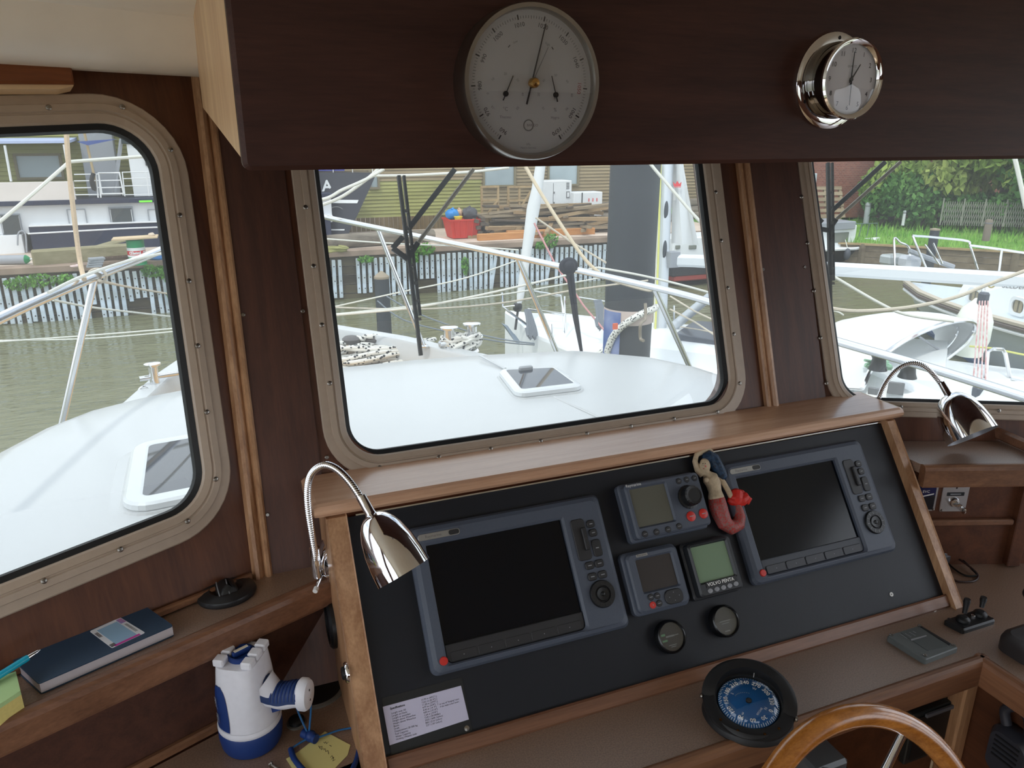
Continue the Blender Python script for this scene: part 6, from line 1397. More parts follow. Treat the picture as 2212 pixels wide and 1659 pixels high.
mb = MB(); mb.loft([[flank(0, .8+.4*k)+Vector((0, .05, z)) for k in range(9)] for z in (.04, .32)], False); obj('blue_tarpaulin', mb, mat('tarp_blue', (52, 56, 140), .6), bow, world=BWI)

# ================================================================== passenger ship behind the quay at the left
PY = 21.6
NAVY = mat('hull_navy', (38, 44, 70), .5, 0, .4, (2, .2)); SW = mat('ship_white', (226, 228, 230), .45, 0, .4, (1, .06)); GREYS = mat('ship_grey', (150, 154, 160), .5)
ship = thing('passenger_ship', 'white and navy passenger ship with awning moored behind the quay', 'ship', base(at(100, 550, PY))); PI_ = base(at(100, 550, PY))
def pbox(name, x0, y0, x1, y1, Y, dpt, m, bev=.01, par=None):
    xm = (max(x0, 0)+min(x1, 380))/2; a, b = at(x0, y0, Y), at(x1, y1, Y); a.z, b.z = at(xm, y0, Y).z, at(xm, y1, Y).z; mb = MB(); mb.box(((a.x+b.x)/2, Y+dpt/2, (a.z+b.z)/2), (abs(b.x-a.x), dpt, abs(a.z-b.z)), bev=bev); return obj(name, mb, m, par or ship, world=PI_)
pbox('hull', 60, 484, 720, 556, PY, 3.5, NAVY); pbox('boarding_port', -60, 508, 55, 552, PY-.02, 3, SW)
pbox('main_deck_wall', -200, 436, 720, 500, PY+.15, 3, SW); pbox('rubbing_strake', 60, 482, 720, 485, PY-.05, .2, SW)
pbox('deck_edge', -200, 431, 720, 441, PY-.05, 3.4, NAVY); pbox('upper_bulwark', -200, 393, 165, 434, PY-.03, .12, mat('bulwark_cream', (222, 214, 208), .5, 0, .4, (2, .08)))
pbox('wheelhouse', 262, 240, 480, 424, PY+.35, 2.5, SW); pbox('wheelhouse_band', 258, 278, 480, 311, PY+.30, .2, mat('band_teal', (44, 62, 66), .6, 0, .4, (3, .4)))
pbox('stair_casing', 160, 240, 262, 424, PY+.9, 1.5, GREYS)
for x0, y0, x1, y1 in ((0, 465, 48, 506), (236, 450, 290, 491)):
    w_ = pbox('cabin_window', x0-3, y0-3, x1+3, y1+3, PY+.09, .10, GREYS, .004); pbox('pane', x0, y0, x1, y1, PY+.07, .06, mat('ship_glass', (62, 66, 68), .08, 0, .7), .0)
    pbox('curtain', x0+1, y0+2, x0+8, y1-2, PY+.062, .02, SW, 0)
    pbox('curtain', x1-8, y0+2, x1-1, y1-2, PY+.062, .02, SW, 0)
pbox('wheelhouse_window', 309, 318, 340, 358, PY+.30, .1, mat('ship_glass', (62, 66, 68), .08, 0, .7), 0)
for x0, x1 in ((143, 193), (318, 350)):
    a, b = at(x0, 452, PY+.12), at(x1, 505, PY+.12); mb = MB(); mb.T = frame((1, 0, 0), (0, 0, 1), ((a.x+b.x)/2, PY+.135, (a.z+b.z)/2)); mb.ring(rrect(b.x-a.x, a.z-b.z, .01, 2), rrect(b.x-a.x-.04, a.z-b.z-.04, .01, 2), 0, .02); obj('side_door', mb, GREYS, ship, world=PI_)
pbox('green_lamp', 300, 433, 329, 437, PY-.07, .04, mat('lamp_green', (120, 230, 60), .4, emit=((120, 230, 60), .6)), .005)
mb = MB(); mb.tube([at(60, 505, PY-.1), at(280, 493, PY-.1), at(700, 478, PY-.1)], .02, 6); obj('side_rail', mb, SW, ship, world=PI_)
# awning and its posts
mb = MB(); a0, a1 = at(-150, 312, PY), at(150, 309, PY); mb.add([a0, a1, a1+Vector((0, 2.4, .1)), a0+Vector((0, 2.4, .1)), a0+Vector((0, 0, .06)), a1+Vector((0, 0, .06)), a1+Vector((0, 2.4, .18)), a0+Vector((0, 2.4, .18))], [(0, 3, 2, 1), (4, 5, 6, 7), (0, 1, 5, 4), (1, 2, 6, 5), (2, 3, 7, 6), (3, 0, 4, 7)]); obj('awning', mb, mat('awning_blue_white', (176, 188, 220), .7), ship, world=PI_)
for x, y0, x2 in ((10, 314, 24), (138, 312, 152)): mb = MB(); mb.tube([at(x, y0, PY+.02), at(x2, 392, PY+.02)], .028, 8); obj('awning_post', mb, SW, ship, world=PI_)
mb = MB(); mb.tube([at(178, 268, PY+.1), at(208, 400, PY+.1)], .03, 8); obj('derrick', mb, mat('derrick_tan', (170, 150, 116), .7), ship, world=PI_)
mb = MB(); mb.add([at(165, 306, PY), at(255, 300, PY), at(190, 314, PY)], [(0, 1, 2)]); mb.add([p+Vector((0, .01, 0)) for p in (at(165, 306, PY), at(190, 314, PY), at(255, 300, PY))], [(0, 1, 2)]); obj('blue_flap', mb, mat('flap_blue', (70, 90, 150), .7), ship, world=PI_)
# rails and gate on the upper deck
for y in (377, 391, 406, 421): mb = MB(); mb.tube([at(160, y, PY-.02), at(214, y-1, PY-.02)], .014, 6); obj('rail', mb, SW, ship, world=PI_)
for x in (210, 216): mb = MB(); mb.tube([at(x-3, 375, PY-.02), at(x+2, 427, PY-.02)], .018, 6); obj('rail_post', mb, SW, ship, world=PI_)
gp_ = [at(x, y, PY-.02) for x, y in ((213, 374), (258, 373), (267, 418), (220, 419))]; mb = MB(); mb.tube(gp_, .026, 8, closed=True); obj('gate_frame', mb, SW, ship, world=PI_)
for f_ in (.36, .7): mb = MB(); mb.tube([gp_[0].lerp(gp_[3], f_), gp_[1].lerp(gp_[2], f_)], .014, 6); obj('gate_bar', mb, SW, ship, world=PI_)
for y in (372, 386, 402, 421): mb = MB(); mb.tube([at(264, y, PY-.02), at(480, y-5, PY-.02)], .011, 6); obj('rail', mb, SW, ship, world=PI_)
for x in (268, 320, 372): mb = MB(); mb.tube([at(x-4, 371, PY-.02), at(x+2, 424, PY-.02)], .014, 6); obj('rail_post', mb, SW, ship, world=PI_)
mb = MB(); mb.tube(spline([at(202, 374, PY-.05), at(198, 392, PY-.06), at(204, 410, PY-.06), at(200, 392, PY-.05)], 5), .05, 8); obj('dark_rope', mb, BLACKS, ship, world=PI_)
mb = MB(); mb.bar(at(247, 416, PY+.5), at(262, 300, PY+.6), .22, .05); obj('ladder', mb, GREYS, ship, world=PI_)
mb = MB(); mb.tube(spline([at(38, 530, PY-.1), at(40, 503, PY-.1), at(54, 503, PY-.1), at(58, 545, PY-.1)], 6), .02, 6); obj('boarding_handrail', mb, GREYS, ship, world=PI_)

# Castrol drum and clutter on the quay, left window
pd_ = ground(299, 571); t = thing('oil_drum', 'green oil drum with white and red band on the quay', 'drum', base(pd_)); hD = at(299, 517, pd_.y).z-QZ; rD = (at(318, 545, pd_.y)-at(279, 545, pd_.y)).length/2
DG = mat('drum_green', (20, 140, 86), .4, 0, .5, (3, .1)); pr2 = []
for k in range(31):
    z = hD*k/30; pr2.append((rD*(1.03 if k in (0, 10, 20, 30) else 1), z))
mb = MB(); mb.lathe(pr2, 32, None, True, True); obj('barrel', mb, DG, t)
for z0, z1, m_ in ((.58, .70, CW), (.41, .58, mat('drum_red', (206, 40, 44), .45)), (.33, .41, CW)): mb = MB(); mb.lathe([(rD*1.032, hD*z0), (rD*1.032, hD*z1)], 32); obj('band', mb, m_, t)
s_ = 'Castrol'; va = math.atan2(CAM.y-pd_.y, CAM.x-pd_.x)
for j in range(2):
    for i, ch in enumerate(s_):
        a = va-.52+.15*i+.04+j*1.55; Mx = Matrix.Translation((rD*1.036*math.cos(a), rD*1.036*math.sin(a), hD*.495)) @ Matrix.Rotation(a+PI/2, 4, 'Z') @ Matrix.Rotation(PI/2, 4, 'X'); text('lettering', ch, .085, CW, t, Mx, bold=.004)
    a = va-.52-.14+j*1.55; mb = MB(); Mx = Matrix.Translation((rD*1.036*math.cos(a), rD*1.036*math.sin(a), hD*.495)) @ Matrix.Rotation(a+PI/2, 4, 'Z') @ Matrix.Rotation(PI/2, 4, 'X'); mb.T = Mx; mb.ring(circ(.035, 14), circ(.018, 14), 0, .003); obj('emblem', mb, CW, t)
zt_ = QZ+hD; a, b = at(243, 517, pd_.y), at(341, 510, pd_.y); M = base(a); mb = MB(); mb.bar(Vector((a.x, pd_.y, zt_+.03)), Vector((b.x, pd_.y, zt_+.05)), .5, .03); tag(obj('drum_board', mb, mat('pale_board', (216, 192, 156), .7, 0, .3, (2, .2)), None, M, M), 'pale board laid across the green oil drum', 'board')
mb = MB(); mb.ball((0, 0, .03), (.07, .06, .05), 10, 7); mb.v = [v*(1+.1*rnd.uniform(-1, 1)) for v in mb.v]; tag(obj('stone', mb, mat('stone_pale', (206, 190, 170), .8), None, base(Vector((at(328, 510, pd_.y).x, pd_.y, zt_+.055)))), 'pale stone holding down the board on the drum', 'stone')
pa, pb = ground(70, 577), ground(285, 560); M = base(pa); MO = wood('mossy_beam', (118, 112, 82), (160, 152, 124), 'X', 3, .9, .15, 6); mb = MB(); mb.bar(pa+Vector((0, .15, .17)), pb+Vector((0, .15, .17)), .32, .34, bev=.03); tag(obj('mossy_beam', mb, MO, None, M, M), 'thick mossy timber beam lying in front of the navy hull', 'beam')
pa, pb = ground(-60, 573), ground(58, 571); M = base(pa); t = thing('gas_cylinder', 'grey gas cylinder with green shoulder lying at the quay left end', 'gas cylinder', M); d = (pb-pa).normalized(); mb = MB(); mb.tube([pa+Vector((0, 0, .11)), pb+Vector((0, 0, .11))], .10, 16); obj('tank', mb, GREYS, t, world=M); mb = MB(); mb.tube([pb+Vector((0, 0, .11)), pb+d*.05+Vector((0, 0, .11)), pb+d*.09+Vector((0, 0, .11))], [.10, .07, .03], 16); obj('shoulder', mb, DG, t, world=M); mb = MB(); mb.tube([pb+d*.09+Vector((0, 0, .11)), pb+d*.14+Vector((0, 0, .11))], .022, 10); obj('valve', mb, STEEL, t, world=M)
for k in range(4):
    p = ground(205, 577)+Vector((.02*k, 0, .03+.05*k)); mb = MB(); mb.box((0, 0, 0), (.30, .22, .045), rot=Matrix.Rotation(.1*k, 3, 'Z'), bev=.004); tag(obj('grey_block', mb, GREYS, None, base(p)), 'flat grey block in the small stack beside the mossy beam', 'block', 'stacked grey blocks')
pa, pb = ground(216, 572), ground(282, 566); M = base(pa); t = thing('rusty_ladder', 'rusty brown steel ladder lying beside the green drum', 'ladder', M); RUST = mat('rusty_brown', (112, 92, 78), .8, 0, .2, (6, .3))
for dy in (-.12, .12): mb = MB(); mb.bar(pa+Vector((0, dy, .12)), pb+Vector((0, dy, .12)), .03, .06); obj('side_rail', mb, RUST, t, world=M)
for k in range(6): q_ = pa.lerp(pb, (k+.5)/6)+Vector((0, 0, .12)); mb = MB(); mb.tube([q_+Vector((0, -.12, 0)), q_+Vector((0, .12, 0))], .014, 8); obj('rung', mb, RUST, t, world=M)
for (x, y), sz_, c_, lb in (((343, 563), (.18, .14, .08), (60, 120, 180), 'blue crumpled sack by the green drum'), ((228, 557), (.14, .1, .06), (222, 226, 230), 'white crumpled sack behind the rusty ladder'), ((165, 577), (.12, .06, .03), (226, 200, 196), 'scrap of pale paper litter on the quay')):
    p = ground(x, y); mb = MB(); mb.ball((0, 0, sz_[2]*.8), sz_, 12, 8); mb.v = [v*(1+.2*rnd.uniform(-1, 1)) for v in mb.v]; tag(obj('crumpled_sack', mb, mat('sack_%d' % c_[0], c_, .6), None, base(p)), lb, 'sack')
# board leaning behind the drum
pa, pb = ground(215, 556), ground(275, 551); M = base(pa); mb = MB(); mb.bar(pa+Vector((0, .2, .22)), pb+Vector((0, .2, .36)), .5, .03); tag(obj('plywood_sheet', mb, MO, None, M, M), 'warped plywood sheet lying behind the oil drum', 'board')
# ================================================================== piles
def pile_(name, label, c, r, z1, m, top=None):
    M = base((c.x, c.y, WZ-1)); t = thing(name, label, 'pile', M); mb = MB(); mb.lathe([(r, 0), (r, z1-WZ+1)], 40, None, True, True); obj('shaft', mb, m, t); return t, M
PB = mat('pile_black', (62, 66, 72), .5, 0, .4, (1.5, .25), (6, .1, .01))
pc = dep(1363, 560, 7.75); r_ = 52.5*7.75/F
t, M = pile_('dolphin_pile', 'thick dark grey mooring pile in the front window', pc, r_, 3.2, PB)
va = math.atan2(-pc.y, -pc.x)
sp = [(1372, 374), (1376, 400), (1382, 425), (1392, 450)]
mb = MB()
for i, (x, y) in enumerate(((1372, 372), (1374, 392), (1377, 405), (1381, 418), (1386, 432), (1392, 448), (1389, 440), (1379, 398))):
    p = dep(x, y, 7.75-r_*.985); mb.ball(p, (.022-.002*i if i < 6 else .008, .006, .05-.003*i), 8, 6)
o = obj('bird_streak', mb, mat('bird_white', (200, 204, 206), .8), t, world=M)
mb = MB(); mb.lathe([(r_*1.02, 0), (r_*1.03, .02), (r_*1.03, .13), (r_*1.02, .15)], 40, T(0, 0, dep(1363, 698, 7.75).z-M.translation.z-.02)); obj('canvas_band', mb, mat('band_pink', (196, 180, 172), .8), t)
wz0, wz1 = dep(1330, 765, 7.6).z, dep(1330, 680, 7.6).z
lo = [[Vector((r_*1.05*math.cos(va+a), r_*1.05*math.sin(va+a), z-M.translation.z)) for a in [-1.25+.12*k for k in range(9)]] for z in (wz0-.3, wz0, (wz0+wz1)/2, wz1)]
mb = MB(); mb.loft(lo, False); obj('blue_fender_cloth', mb, mat('cloth_blue', (70, 96, 156), .8, 0, .2, (3, .3, (150, 160, 196))), t)
mb = MB(); mb.box(dep(1329, 705, 7.75-r_*1.02), (.05, .02, .06)); obj('orange_tag', mb, mat('tag_orange', (226, 110, 80), .7), t, world=M)
mb = MB(); pts = [Vector((pc.x+(r_+.03)*math.cos(va+a), pc.y+(r_+.03)*math.sin(va+a), z)) for a, z in ((1.5, dep(1412, 680, 7.5).z), (1.1, dep(1400, 680, 7.5).z), (.6, dep(1390, 684, 7.5).z), (.1, dep(1370, 700, 7.5).z), (-.3, dep(1345, 722, 7.5).z), (-.6, dep(1325, 750, 7.5).z), (-.8, dep(1310, 785, 7.5).z))]; mb.tube(spline(pts, 6), .036, 10); tag(obj('mooring_rope', mb, BRD, None, base(pts[0]), base(pts[0])), 'thick flecked mooring rope looped round the dark pile', 'rope')
mb = MB(); mb.tube(spline([dep(1394, 655, 7.35), dep(1394, 688, 7.35), dep(1384, 700, 7.3), dep(1383, 730, 7.35), dep(1390, 736, 7.3)], 5), .016, 8); obj('steel_hook', mb, mat('galvanised_hook', (150, 140, 126), .5, .5), t, world=M)
pc = az(832, 741, WZ); r_ = 15.5*(pc-CAM).dot(cf)/F; zt_ = at(828, 601, pc.y).z
t, M = pile_('mooring_pile', 'thin dark pile with tan cone cap standing in the water', pc, r_, zt_, PB); mb = MB(); mb.lathe([(r_*1.04, 0), (r_*1.02, .04), (.02, .14), (.001, .145)], 24, T(0, 0, zt_-WZ+1), True); obj('cone_cap', mb, mat('cap_tan', (150, 136, 116), .8), t)

# ================================================================== sailboat alongside
KM_ = 11.0
mst = dep(1425, 755, KM_); g0 = dep(1441, 562, KM_); g1 = dep(2212, 605, 8.9); AX = (g1-g0); AX.z = 0; AX.normalize(); FX = Vector((-AX.y, AX.x, 0))
MSB = Matrix(((AX.x, FX.x, 0, mst.x), (AX.y, FX.y, 0, mst.y), (0, 0, 1, mst.z), (0, 0, 0, 1)))       # x aft, y far side, z up from the deck
sb_ = thing('sailboat', 'white sailing yacht moored alongside with mast, boom and sprayhood', 'sailboat', MSB); SBI = MSB
SWH = mat('yacht_white', (230, 233, 234), .35, 0, .5, (1, .04)); ALM = mat('mast_aluminium', (196, 202, 208), .4, .3)
secs = [(-2.85, .03, .26), (-2.5, .28, .24), (-1.8, .72, .19), (-.6, 1.2, .10), (1.0, 1.5, .02), (3.0, 1.6, -.02), (5.5, 1.5, 0), (8.0, 1.2, .08)]
wl_ = WZ-mst.z
lo = []
for x, b, z in secs:
    lo.append([Vector((x+.25*(b < .3), y*b, zz)) for y, zz in ((0, wl_-.2), (-.55, wl_-.05), (-.85, wl_+.25), (-1, z-.04), (-.97, z), (0, z+.04), (.97, z), (1, z-.04), (.85, wl_+.25), (.55, wl_-.05))])
mb = MB(); mb.loft(lo, True, True, True); obj('hull', mb, SWH, sb_)
mb = MB(); cs = [(-1.2, .35, .05), (-.9, .55, .16), (0, .75, .26), (1.5, .9, .34), (3.2, 1.0, .40), (3.6, 1.0, .42), (3.65, 1.0, .05)]
mb.loft([[Vector((x, y*b, zz)) for y, zz in ((-1, 0), (-.93, h*.8), (-.8, h), (0, h+.05), (.8, h), (.93, h*.8), (1, 0))] for x, b, h in cs], True, True, True); obj('coachroof', mb, SWH, sb_)
for y0, y1 in ((-.62, .62),):
    mb = MB(); mb.prism(rpoly([(.35, -.45), (1.35, -.6), (1.35, .6), (.35, .45)], .12, 5), .30, .385, .01); obj('dark_skylight', mb, mat('skylight_grey', (74, 80, 92), .2, 0, .6), sb_)
# mast, furled jib, sail, boom
hm = 9.0; tiltM = (dep(1441, 360, KM_)-mst); tiltM = tiltM/tiltM.z
def ml(p): return MSB.inverted() @ p
mb = MB(); a_ = ml(mst); b_ = ml(mst+tiltM*hm); rm = 11.5*KM_/F
mb.loft([[q+Vector((rm*1.15*math.cos(2*PI*k/20), rm*math.sin(2*PI*k/20), 0)) for k in range(20)] for q in (a_-Vector((0, 0, .1)), a_.lerp(b_, .5), b_)], True, True, True); obj('mast', mb, ALM, sb_)
for x, y in ((1439, 455), (1436, 540)):
    mb = MB(); mb.ball(dep(x, y, KM_-rm*.97), (.035, .02, .14), 12, 8); obj('mast_slot', mb, mat('slot_dark', (60, 66, 74), .5), sb_, world=SBI)
mb = MB(); mb.tube([dep(1427, 355, KM_-.05), dep(1422, 560, KM_-.08), dep(1414, 752, KM_-.05)], .016, 6); obj('yellow_halyard', mb, mat('halyard_yellow', (206, 206, 120), .8), sb_, world=SBI)
mb = MB(); mb.tube([dep(1425, 355, KM_-.02), dep(1418, 560, KM_), dep(1411, 752, KM_)], .012, 6); obj('halyard', mb, ROPE, sb_, world=SBI)
SAILW = mat('sail_cloth', (216, 218, 218), .8, 0, .2, (.8, .06))
sp_ = [(1453, 340), (1453, 430), (1450, 525)]; se_ = [(1474, 340), (1490, 432), (1509, 527)]
mb = MB(); lo = []
for k in range(7):
    f_ = k/6; x0 = 1453-(3*f_); y0 = 340+185*f_; x1 = 1474+(35*f_**1.1); y1 = 340+190*f_
    lo.append([dep(x0+(x1-x0)*j/5, y0+(y1-y0)*j/5, KM_+.12*math.sin(j*1.6+f_*2)) for j in range(6)]+[dep(x0+(x1-x0)*j/5, y0+(y1-y0)*j/5, KM_+.03+.12*math.sin(j*1.6+f_*2)) for j in range(5, -1, -1)])
mb.loft(lo, True, True, True); sl_ = obj('mainsail', mb, SAILW, sb_, world=SBI)
cr_ = [(-.5, -.3), (.5, -.3), (.62, .35), (.28, .02), (0, .5), (-.28, .02), (-.62, .35)]; pC_ = dep(1463, 398, KM_-.16); mb = MB(); mb.T = frame(cr, cu, pC_) @ Matrix.Diagonal((.10, .10, 1, 1)); mb.prism(cr_, 0, .004); mb.prism([(-.5, -.45), (.5, -.45), (.5, -.36), (-.5, -.36)], 0, .004); obj('crown_emblem', mb, mat('emblem_red', (206, 60, 66), .6), sl_, world=SBI)
mb = MB(); mb.tube([dep(1170, 340, 11.4), dep(1160, 410, 11.4), dep(1152, 450, 11.4), dep(1138, 540, 11.4), dep(1124, 640, 11.3), dep(1119, 668, 11.3)], [.075, .085, .10, .075, .055, .02], 14); obj('furled_jib', mb, SAILW, sb_, world=SBI)
mb = MB(); mb.tube([dep(1119, 668, 11.3), dep(1113, 712, 11.25)], .02, 8); mb.lathe([(.05, 0), (.07, .03), (.07, .09), (.05, .12)], 16, Matrix.Translation(dep(1118, 672, 11.3)), True, True); obj('furling_drum', mb, BLACKP, sb_, world=SBI)
bz_ = [dep(1450, 562, KM_), dep(1500, 563, KM_-.15), dep(1770, 579, 9.9), dep(2212, 605, 8.9), dep(2500, 622, 8.4)]
hb_ = .088; lo = []
for p in bz_: lo.append([p+FX*(y*.07)+Vector((0, 0, z*hb_)) for y, z in ((-.7, -1), (-1, -.6), (-1, .5), (-.7, .9), (0, 1.0), (.7, .9), (1, .5), (1, -.6), (.7, -1))])
mb = MB(); mb.loft(lo, True, True, True, False); bo_ = obj('boom', mb, mat('boom_white', (222, 227, 231), .35, .1), sb_, world=SBI)
M_ = frame(AX, (0, 0, 1), dep(2192, 617, 8.98)-FX*.085+Vector((0, 0, .0))); text('boom_lettering', 'SELDEN', .075, GPL, bo_, SBI.inverted() @ M_, bold=.001)
mb = MB(); mb.T = M_ @ T(-.24, 0, 0); mb.ring(circ(.04, 14), circ(.022, 14), 0, .004); obj('boom_emblem', mb, mat('emblem_gold', (170, 156, 100), .5), bo_, world=SBI)
mb = MB(); mb.box((0, 0, 0), (.16, .16, .22)); mb.v = [Matrix.Translation(dep(1452, 560, KM_-.05)) @ v for v in mb.v]; obj('gooseneck', mb, GREYS, sb_, world=SBI)
mb = MB(); mb.tube([dep(1452, 708, KM_-.1), dep(1500, 668, KM_-.3), dep(1546, 630, KM_-.55)], [.07, .065, .06], 12); obj('kicker', mb, ALM, sb_, world=SBI)
# rigging, guard rails, pulpit
def rg(name, pts, k, r, m=STEEL): mb = MB(); mb.tube([dep(x, y, k if not isinstance(k, tuple) else k[0]+(k[1]-k[0])*i/(len(pts)-1)) for i, (x, y) in enumerate(pts)], r, 6); return obj(name, mb, m, sb_, world=SBI)
REDL = mat('pink_line', (206, 150, 150), .8)
rg('red_line', [(1154, 482), (1200, 572), (1262, 662), (1306, 714)], 10.6, .014, REDL); rg('flecked_line', [(1157, 470), (1230, 520), (1310, 568)], 10.8, .014, ROPEC)
rg('guard_wire', [(1140, 667), (1210, 676), (1310, 690)], 11, .008); rg('guard_wire', [(1240, 640), (1310, 651)], 11.2, .008)
rg('pulpit_tube', [(1085, 632), (1086, 662), (1098, 672), (1142, 704), (1160, 740)], 11.2, .018); rg('pulpit_tube', [(1086, 664), (1112, 661)], 11.2, .018); rg('pulpit_tube', [(1140, 668), (1170, 672), (1216, 680)], 11.2, .018); rg('pulpit_tube', [(1150, 629), (1211, 639), (1216, 670), (1220, 715)], 11.3, .018)
for x, y0, y1 in ((1220, 640, 720), (1193, 700, 735), (1456, 660, 735)): rg('stanchion', [(x, y0), (x+1, y1)], 11, .013)
rg('shroud', [(1448, 640), (1500, 672), (1560, 700)], (10.8, 9.6), .012, ROPEC); rg('shroud', [(1448, 668), (1500, 695), (1550, 728)], (10.8, 9.6), .012, ROPEC); rg('shroud', [(1470, 706), (1510, 712), (1560, 722)], (10.6, 9.8), .009, ROPEC)
rg('yellow_deck_line', [(1415, 748), (1470, 760), (1520, 775), (1560, 782)], (10.8, 9.7), .018, mat('halyard_yellow', (206, 206, 120), .8))
mb = MB(); mb.loft([[dep(x, y, k_) for x, y, k_ in row] for row in (((1082, 697, 11.2), (1092, 706, 11.1), (1096, 703, 11.3)), ((1098, 712, 11.2), (1112, 738, 11.0), (1118, 732, 11.3)), ((1112, 722, 11.2), (1120, 745, 11.1), (1124, 738, 11.3)))], True, True, True); obj('anchor', mb, mat('anchor_grey', (130, 146, 160), .5), sb_, world=SBI)
for (x0, y0, n, k_, lbl) in ((1134, 668, 7, 10.9, 'left'), (1284, 648, 9, 10.6, 'right')):
    for j in range(n):
        dx = j*3.2; pts = [(x0+dx*.5, y0), (x0+dx*.6+4, y0+18), (x0+dx*.9+6, y0+42), (x0+dx+6, y0+58+4*(j % 3)), (x0+dx*.8+2, y0+40)]; mb = MB(); mb.tube(spline([dep(x, y, k_+.02*j) for x, y in pts], 4), .018, 6); obj('hung_rope', mb, mat('hung_rope_grey', (124, 130, 138), .8), sb_, world=SBI)
rg('flecked_dock_line', [(1314, 745), (1290, 765), (1262, 795)], 10, .03, BRD)
# sprayhood
aft_ = [(1862, 840, 8.25), (1890, 786, 8.4), (1950, 738, 8.6), (2024, 704, 8.9), (2082, 692, 9.2), (2107, 703, 9.5), (2085, 742, 9.6), (2010, 800, 9.7)]
fwd_ = [(1680, 880, 8.9), (1716, 800, 9.0), (1757, 736, 9.2), (1798, 700, 9.5), (1850, 687, 9.9), (1960, 691, 10.3), (2020, 720, 10.4), (1990, 800, 10.4)]
pa_, pf_ = [dep(*p) for p in aft_], [dep(*p) for p in fwd_]; lo = []
for k in range(7):
    f_ = k/6; lo.append(spline([a.lerp(b, f_)+Vector((0, 0, .10*math.sin(f_*PI))) for a, b in zip(pf_, pa_)], 4))
mb = MB(); mb.loft(lo, False); mb.loft([[p+Vector((0, .0, -.02)) for p in l_] for l_ in lo], False); hd2 = obj('sprayhood', mb, mat('canvas_white', (222, 224, 224), .75, 0, .2), sb_, world=SBI)
mb = MB(); mb.tube(spline(pa_, 6), .028, 8); obj('sprayhood_hoop', mb, STEEL, sb_, world=SBI)
mb = MB(); mb.tube(spline([p+AX*-.18+Vector((0, 0, -.06)) for p in pa_], 6), .018, 8); obj('sprayhood_hoop', mb, STEEL, sb_, world=SBI)
mb = MB(); mb.tube([dep(1985, 727, 8.8), dep(2030, 757, 9.3), dep(2005, 775, 9.4)], .014, 6); obj('hood_stay', mb, GREYS, sb_, world=SBI)
# mainsheet tackle
tk = [(2116, 650), (2122, 650), (2128, 650), (2134, 650)]
mb = MB(); mb.box(dep(2124, 645, 8.7), (.10, .10, .15), bev=.02); obj('sheet_block', mb, mat('block_grey', (74, 80, 90), .4), sb_, world=SBI); mb = MB(); mb.tube([dep(2124, 618, 8.9), dep(2124, 636, 8.7)], .02, 8); obj('block_shackle', mb, STEEL, sb_, world=SBI)
for j, (x, y) in enumerate(tk): mb = MB(); mb.tube([dep(x, y, 8.6+.02*j), dep(x-8+j*1.5, 750, 8.5), dep(x-15+3*j, 842, 8.4)], .0085, 6); obj('sheet_rope', mb, mat('sheet_pink', (222, 206, 204), .8, 0, .2, (30, .3, (200, 140, 140))), sb_, world=SBI)
mb = MB(); mb.box(dep(2112, 850, 8.35), (.12, .10, .18), bev=.03); obj('sheet_block', mb, mat('block_grey', (74, 80, 90), .4), sb_, world=SBI)
# cockpit coaming, winch, rope, gate rails
mb = MB(); q_ = [dep(1845, 792, 8.6), dep(1990, 800, 8.9), dep(2230, 862, 7.9), dep(2230, 960, 7.7), dep(1845, 960, 8.3)]; mb.add(q_+[p+FX*.8 for p in q_], [(4, 3, 2, 1, 0), (5, 6, 7, 8, 9), (0, 1, 6, 5), (1, 2, 7, 6), (2, 3, 8, 7), (3, 4, 9, 8), (4, 0, 5, 9)]); obj('cockpit_side', mb, SWH, sb_, world=SBI)
for x0, y0, x1, y1 in ((1876, 834, 1900, 856), (1921, 822, 1950, 856)): mb = MB(); a, b = dep(x0, y0, 8.30), dep(x1, y1, 8.22); mb.T = frame(AX, (0, 0, 1), (a+b)/2); mb.box((0, 0, 0), ((a-b).length*.75, abs(a.z-b.z), .03), bev=.01); obj('instrument_recess', mb, mat('recess_grey', (120, 122, 126), .4), sb_, world=SBI)
mb = MB(); pts = [dep(1868+60*((i*.618) % 1), 778+20*((i*.37) % 1), 8.3+.15*((i*.53) % 1)) for i in range(40)]; mb.tube(spline(pts, 4), .016, 6); obj('green_rope', mb, mat('rope_green', (150, 190, 160), .8), sb_, world=SBI)
for x, y in ((1898, 783), (1962, 800)): mb = MB(); mb.lathe([(.10, 0), (.08, .05), (.07, .12), (.09, .16), (.05, .18), (.001, .18)], 20, Matrix.Translation(dep(x, y, 8.2)-Vector((0, 0, .08)))); obj('winch', mb, BLACKP, sb_, world=SBI)
rg('gate_rail', [(2128, 822), (2134, 760), (2146, 754), (2166, 755), (2172, 765), (2184, 830)], 8.6, .022); rg('gate_wire', [(2095, 748), (2140, 752), (2220, 768)], 8.7, .012, mat('halyard_yellow', (206, 206, 120), .8)); rg('gate_wire', [(2184, 818), (2200, 822), (2222, 828)], 8.5, .014)
# fender on the next yacht's flank
p = dep(2103, 700, 9.9); t = thing('white_fender', 'white pear shaped fender between the two white yachts', 'fender', base(p)); mb = MB(); mb.lathe([(.001, -.46), (.16, -.42), (.22, -.2), (.22, .05), (.16, .22), (.07, .30), (.04, .34), (.001, .35)], 24); obj('body', mb, mat('fender_white', (232, 234, 220), .4), t); mb = MB(); mb.tube([(0, 0, .33), (0, 0, .55)], .012, 6); obj('lanyard', mb, ROPE, t)

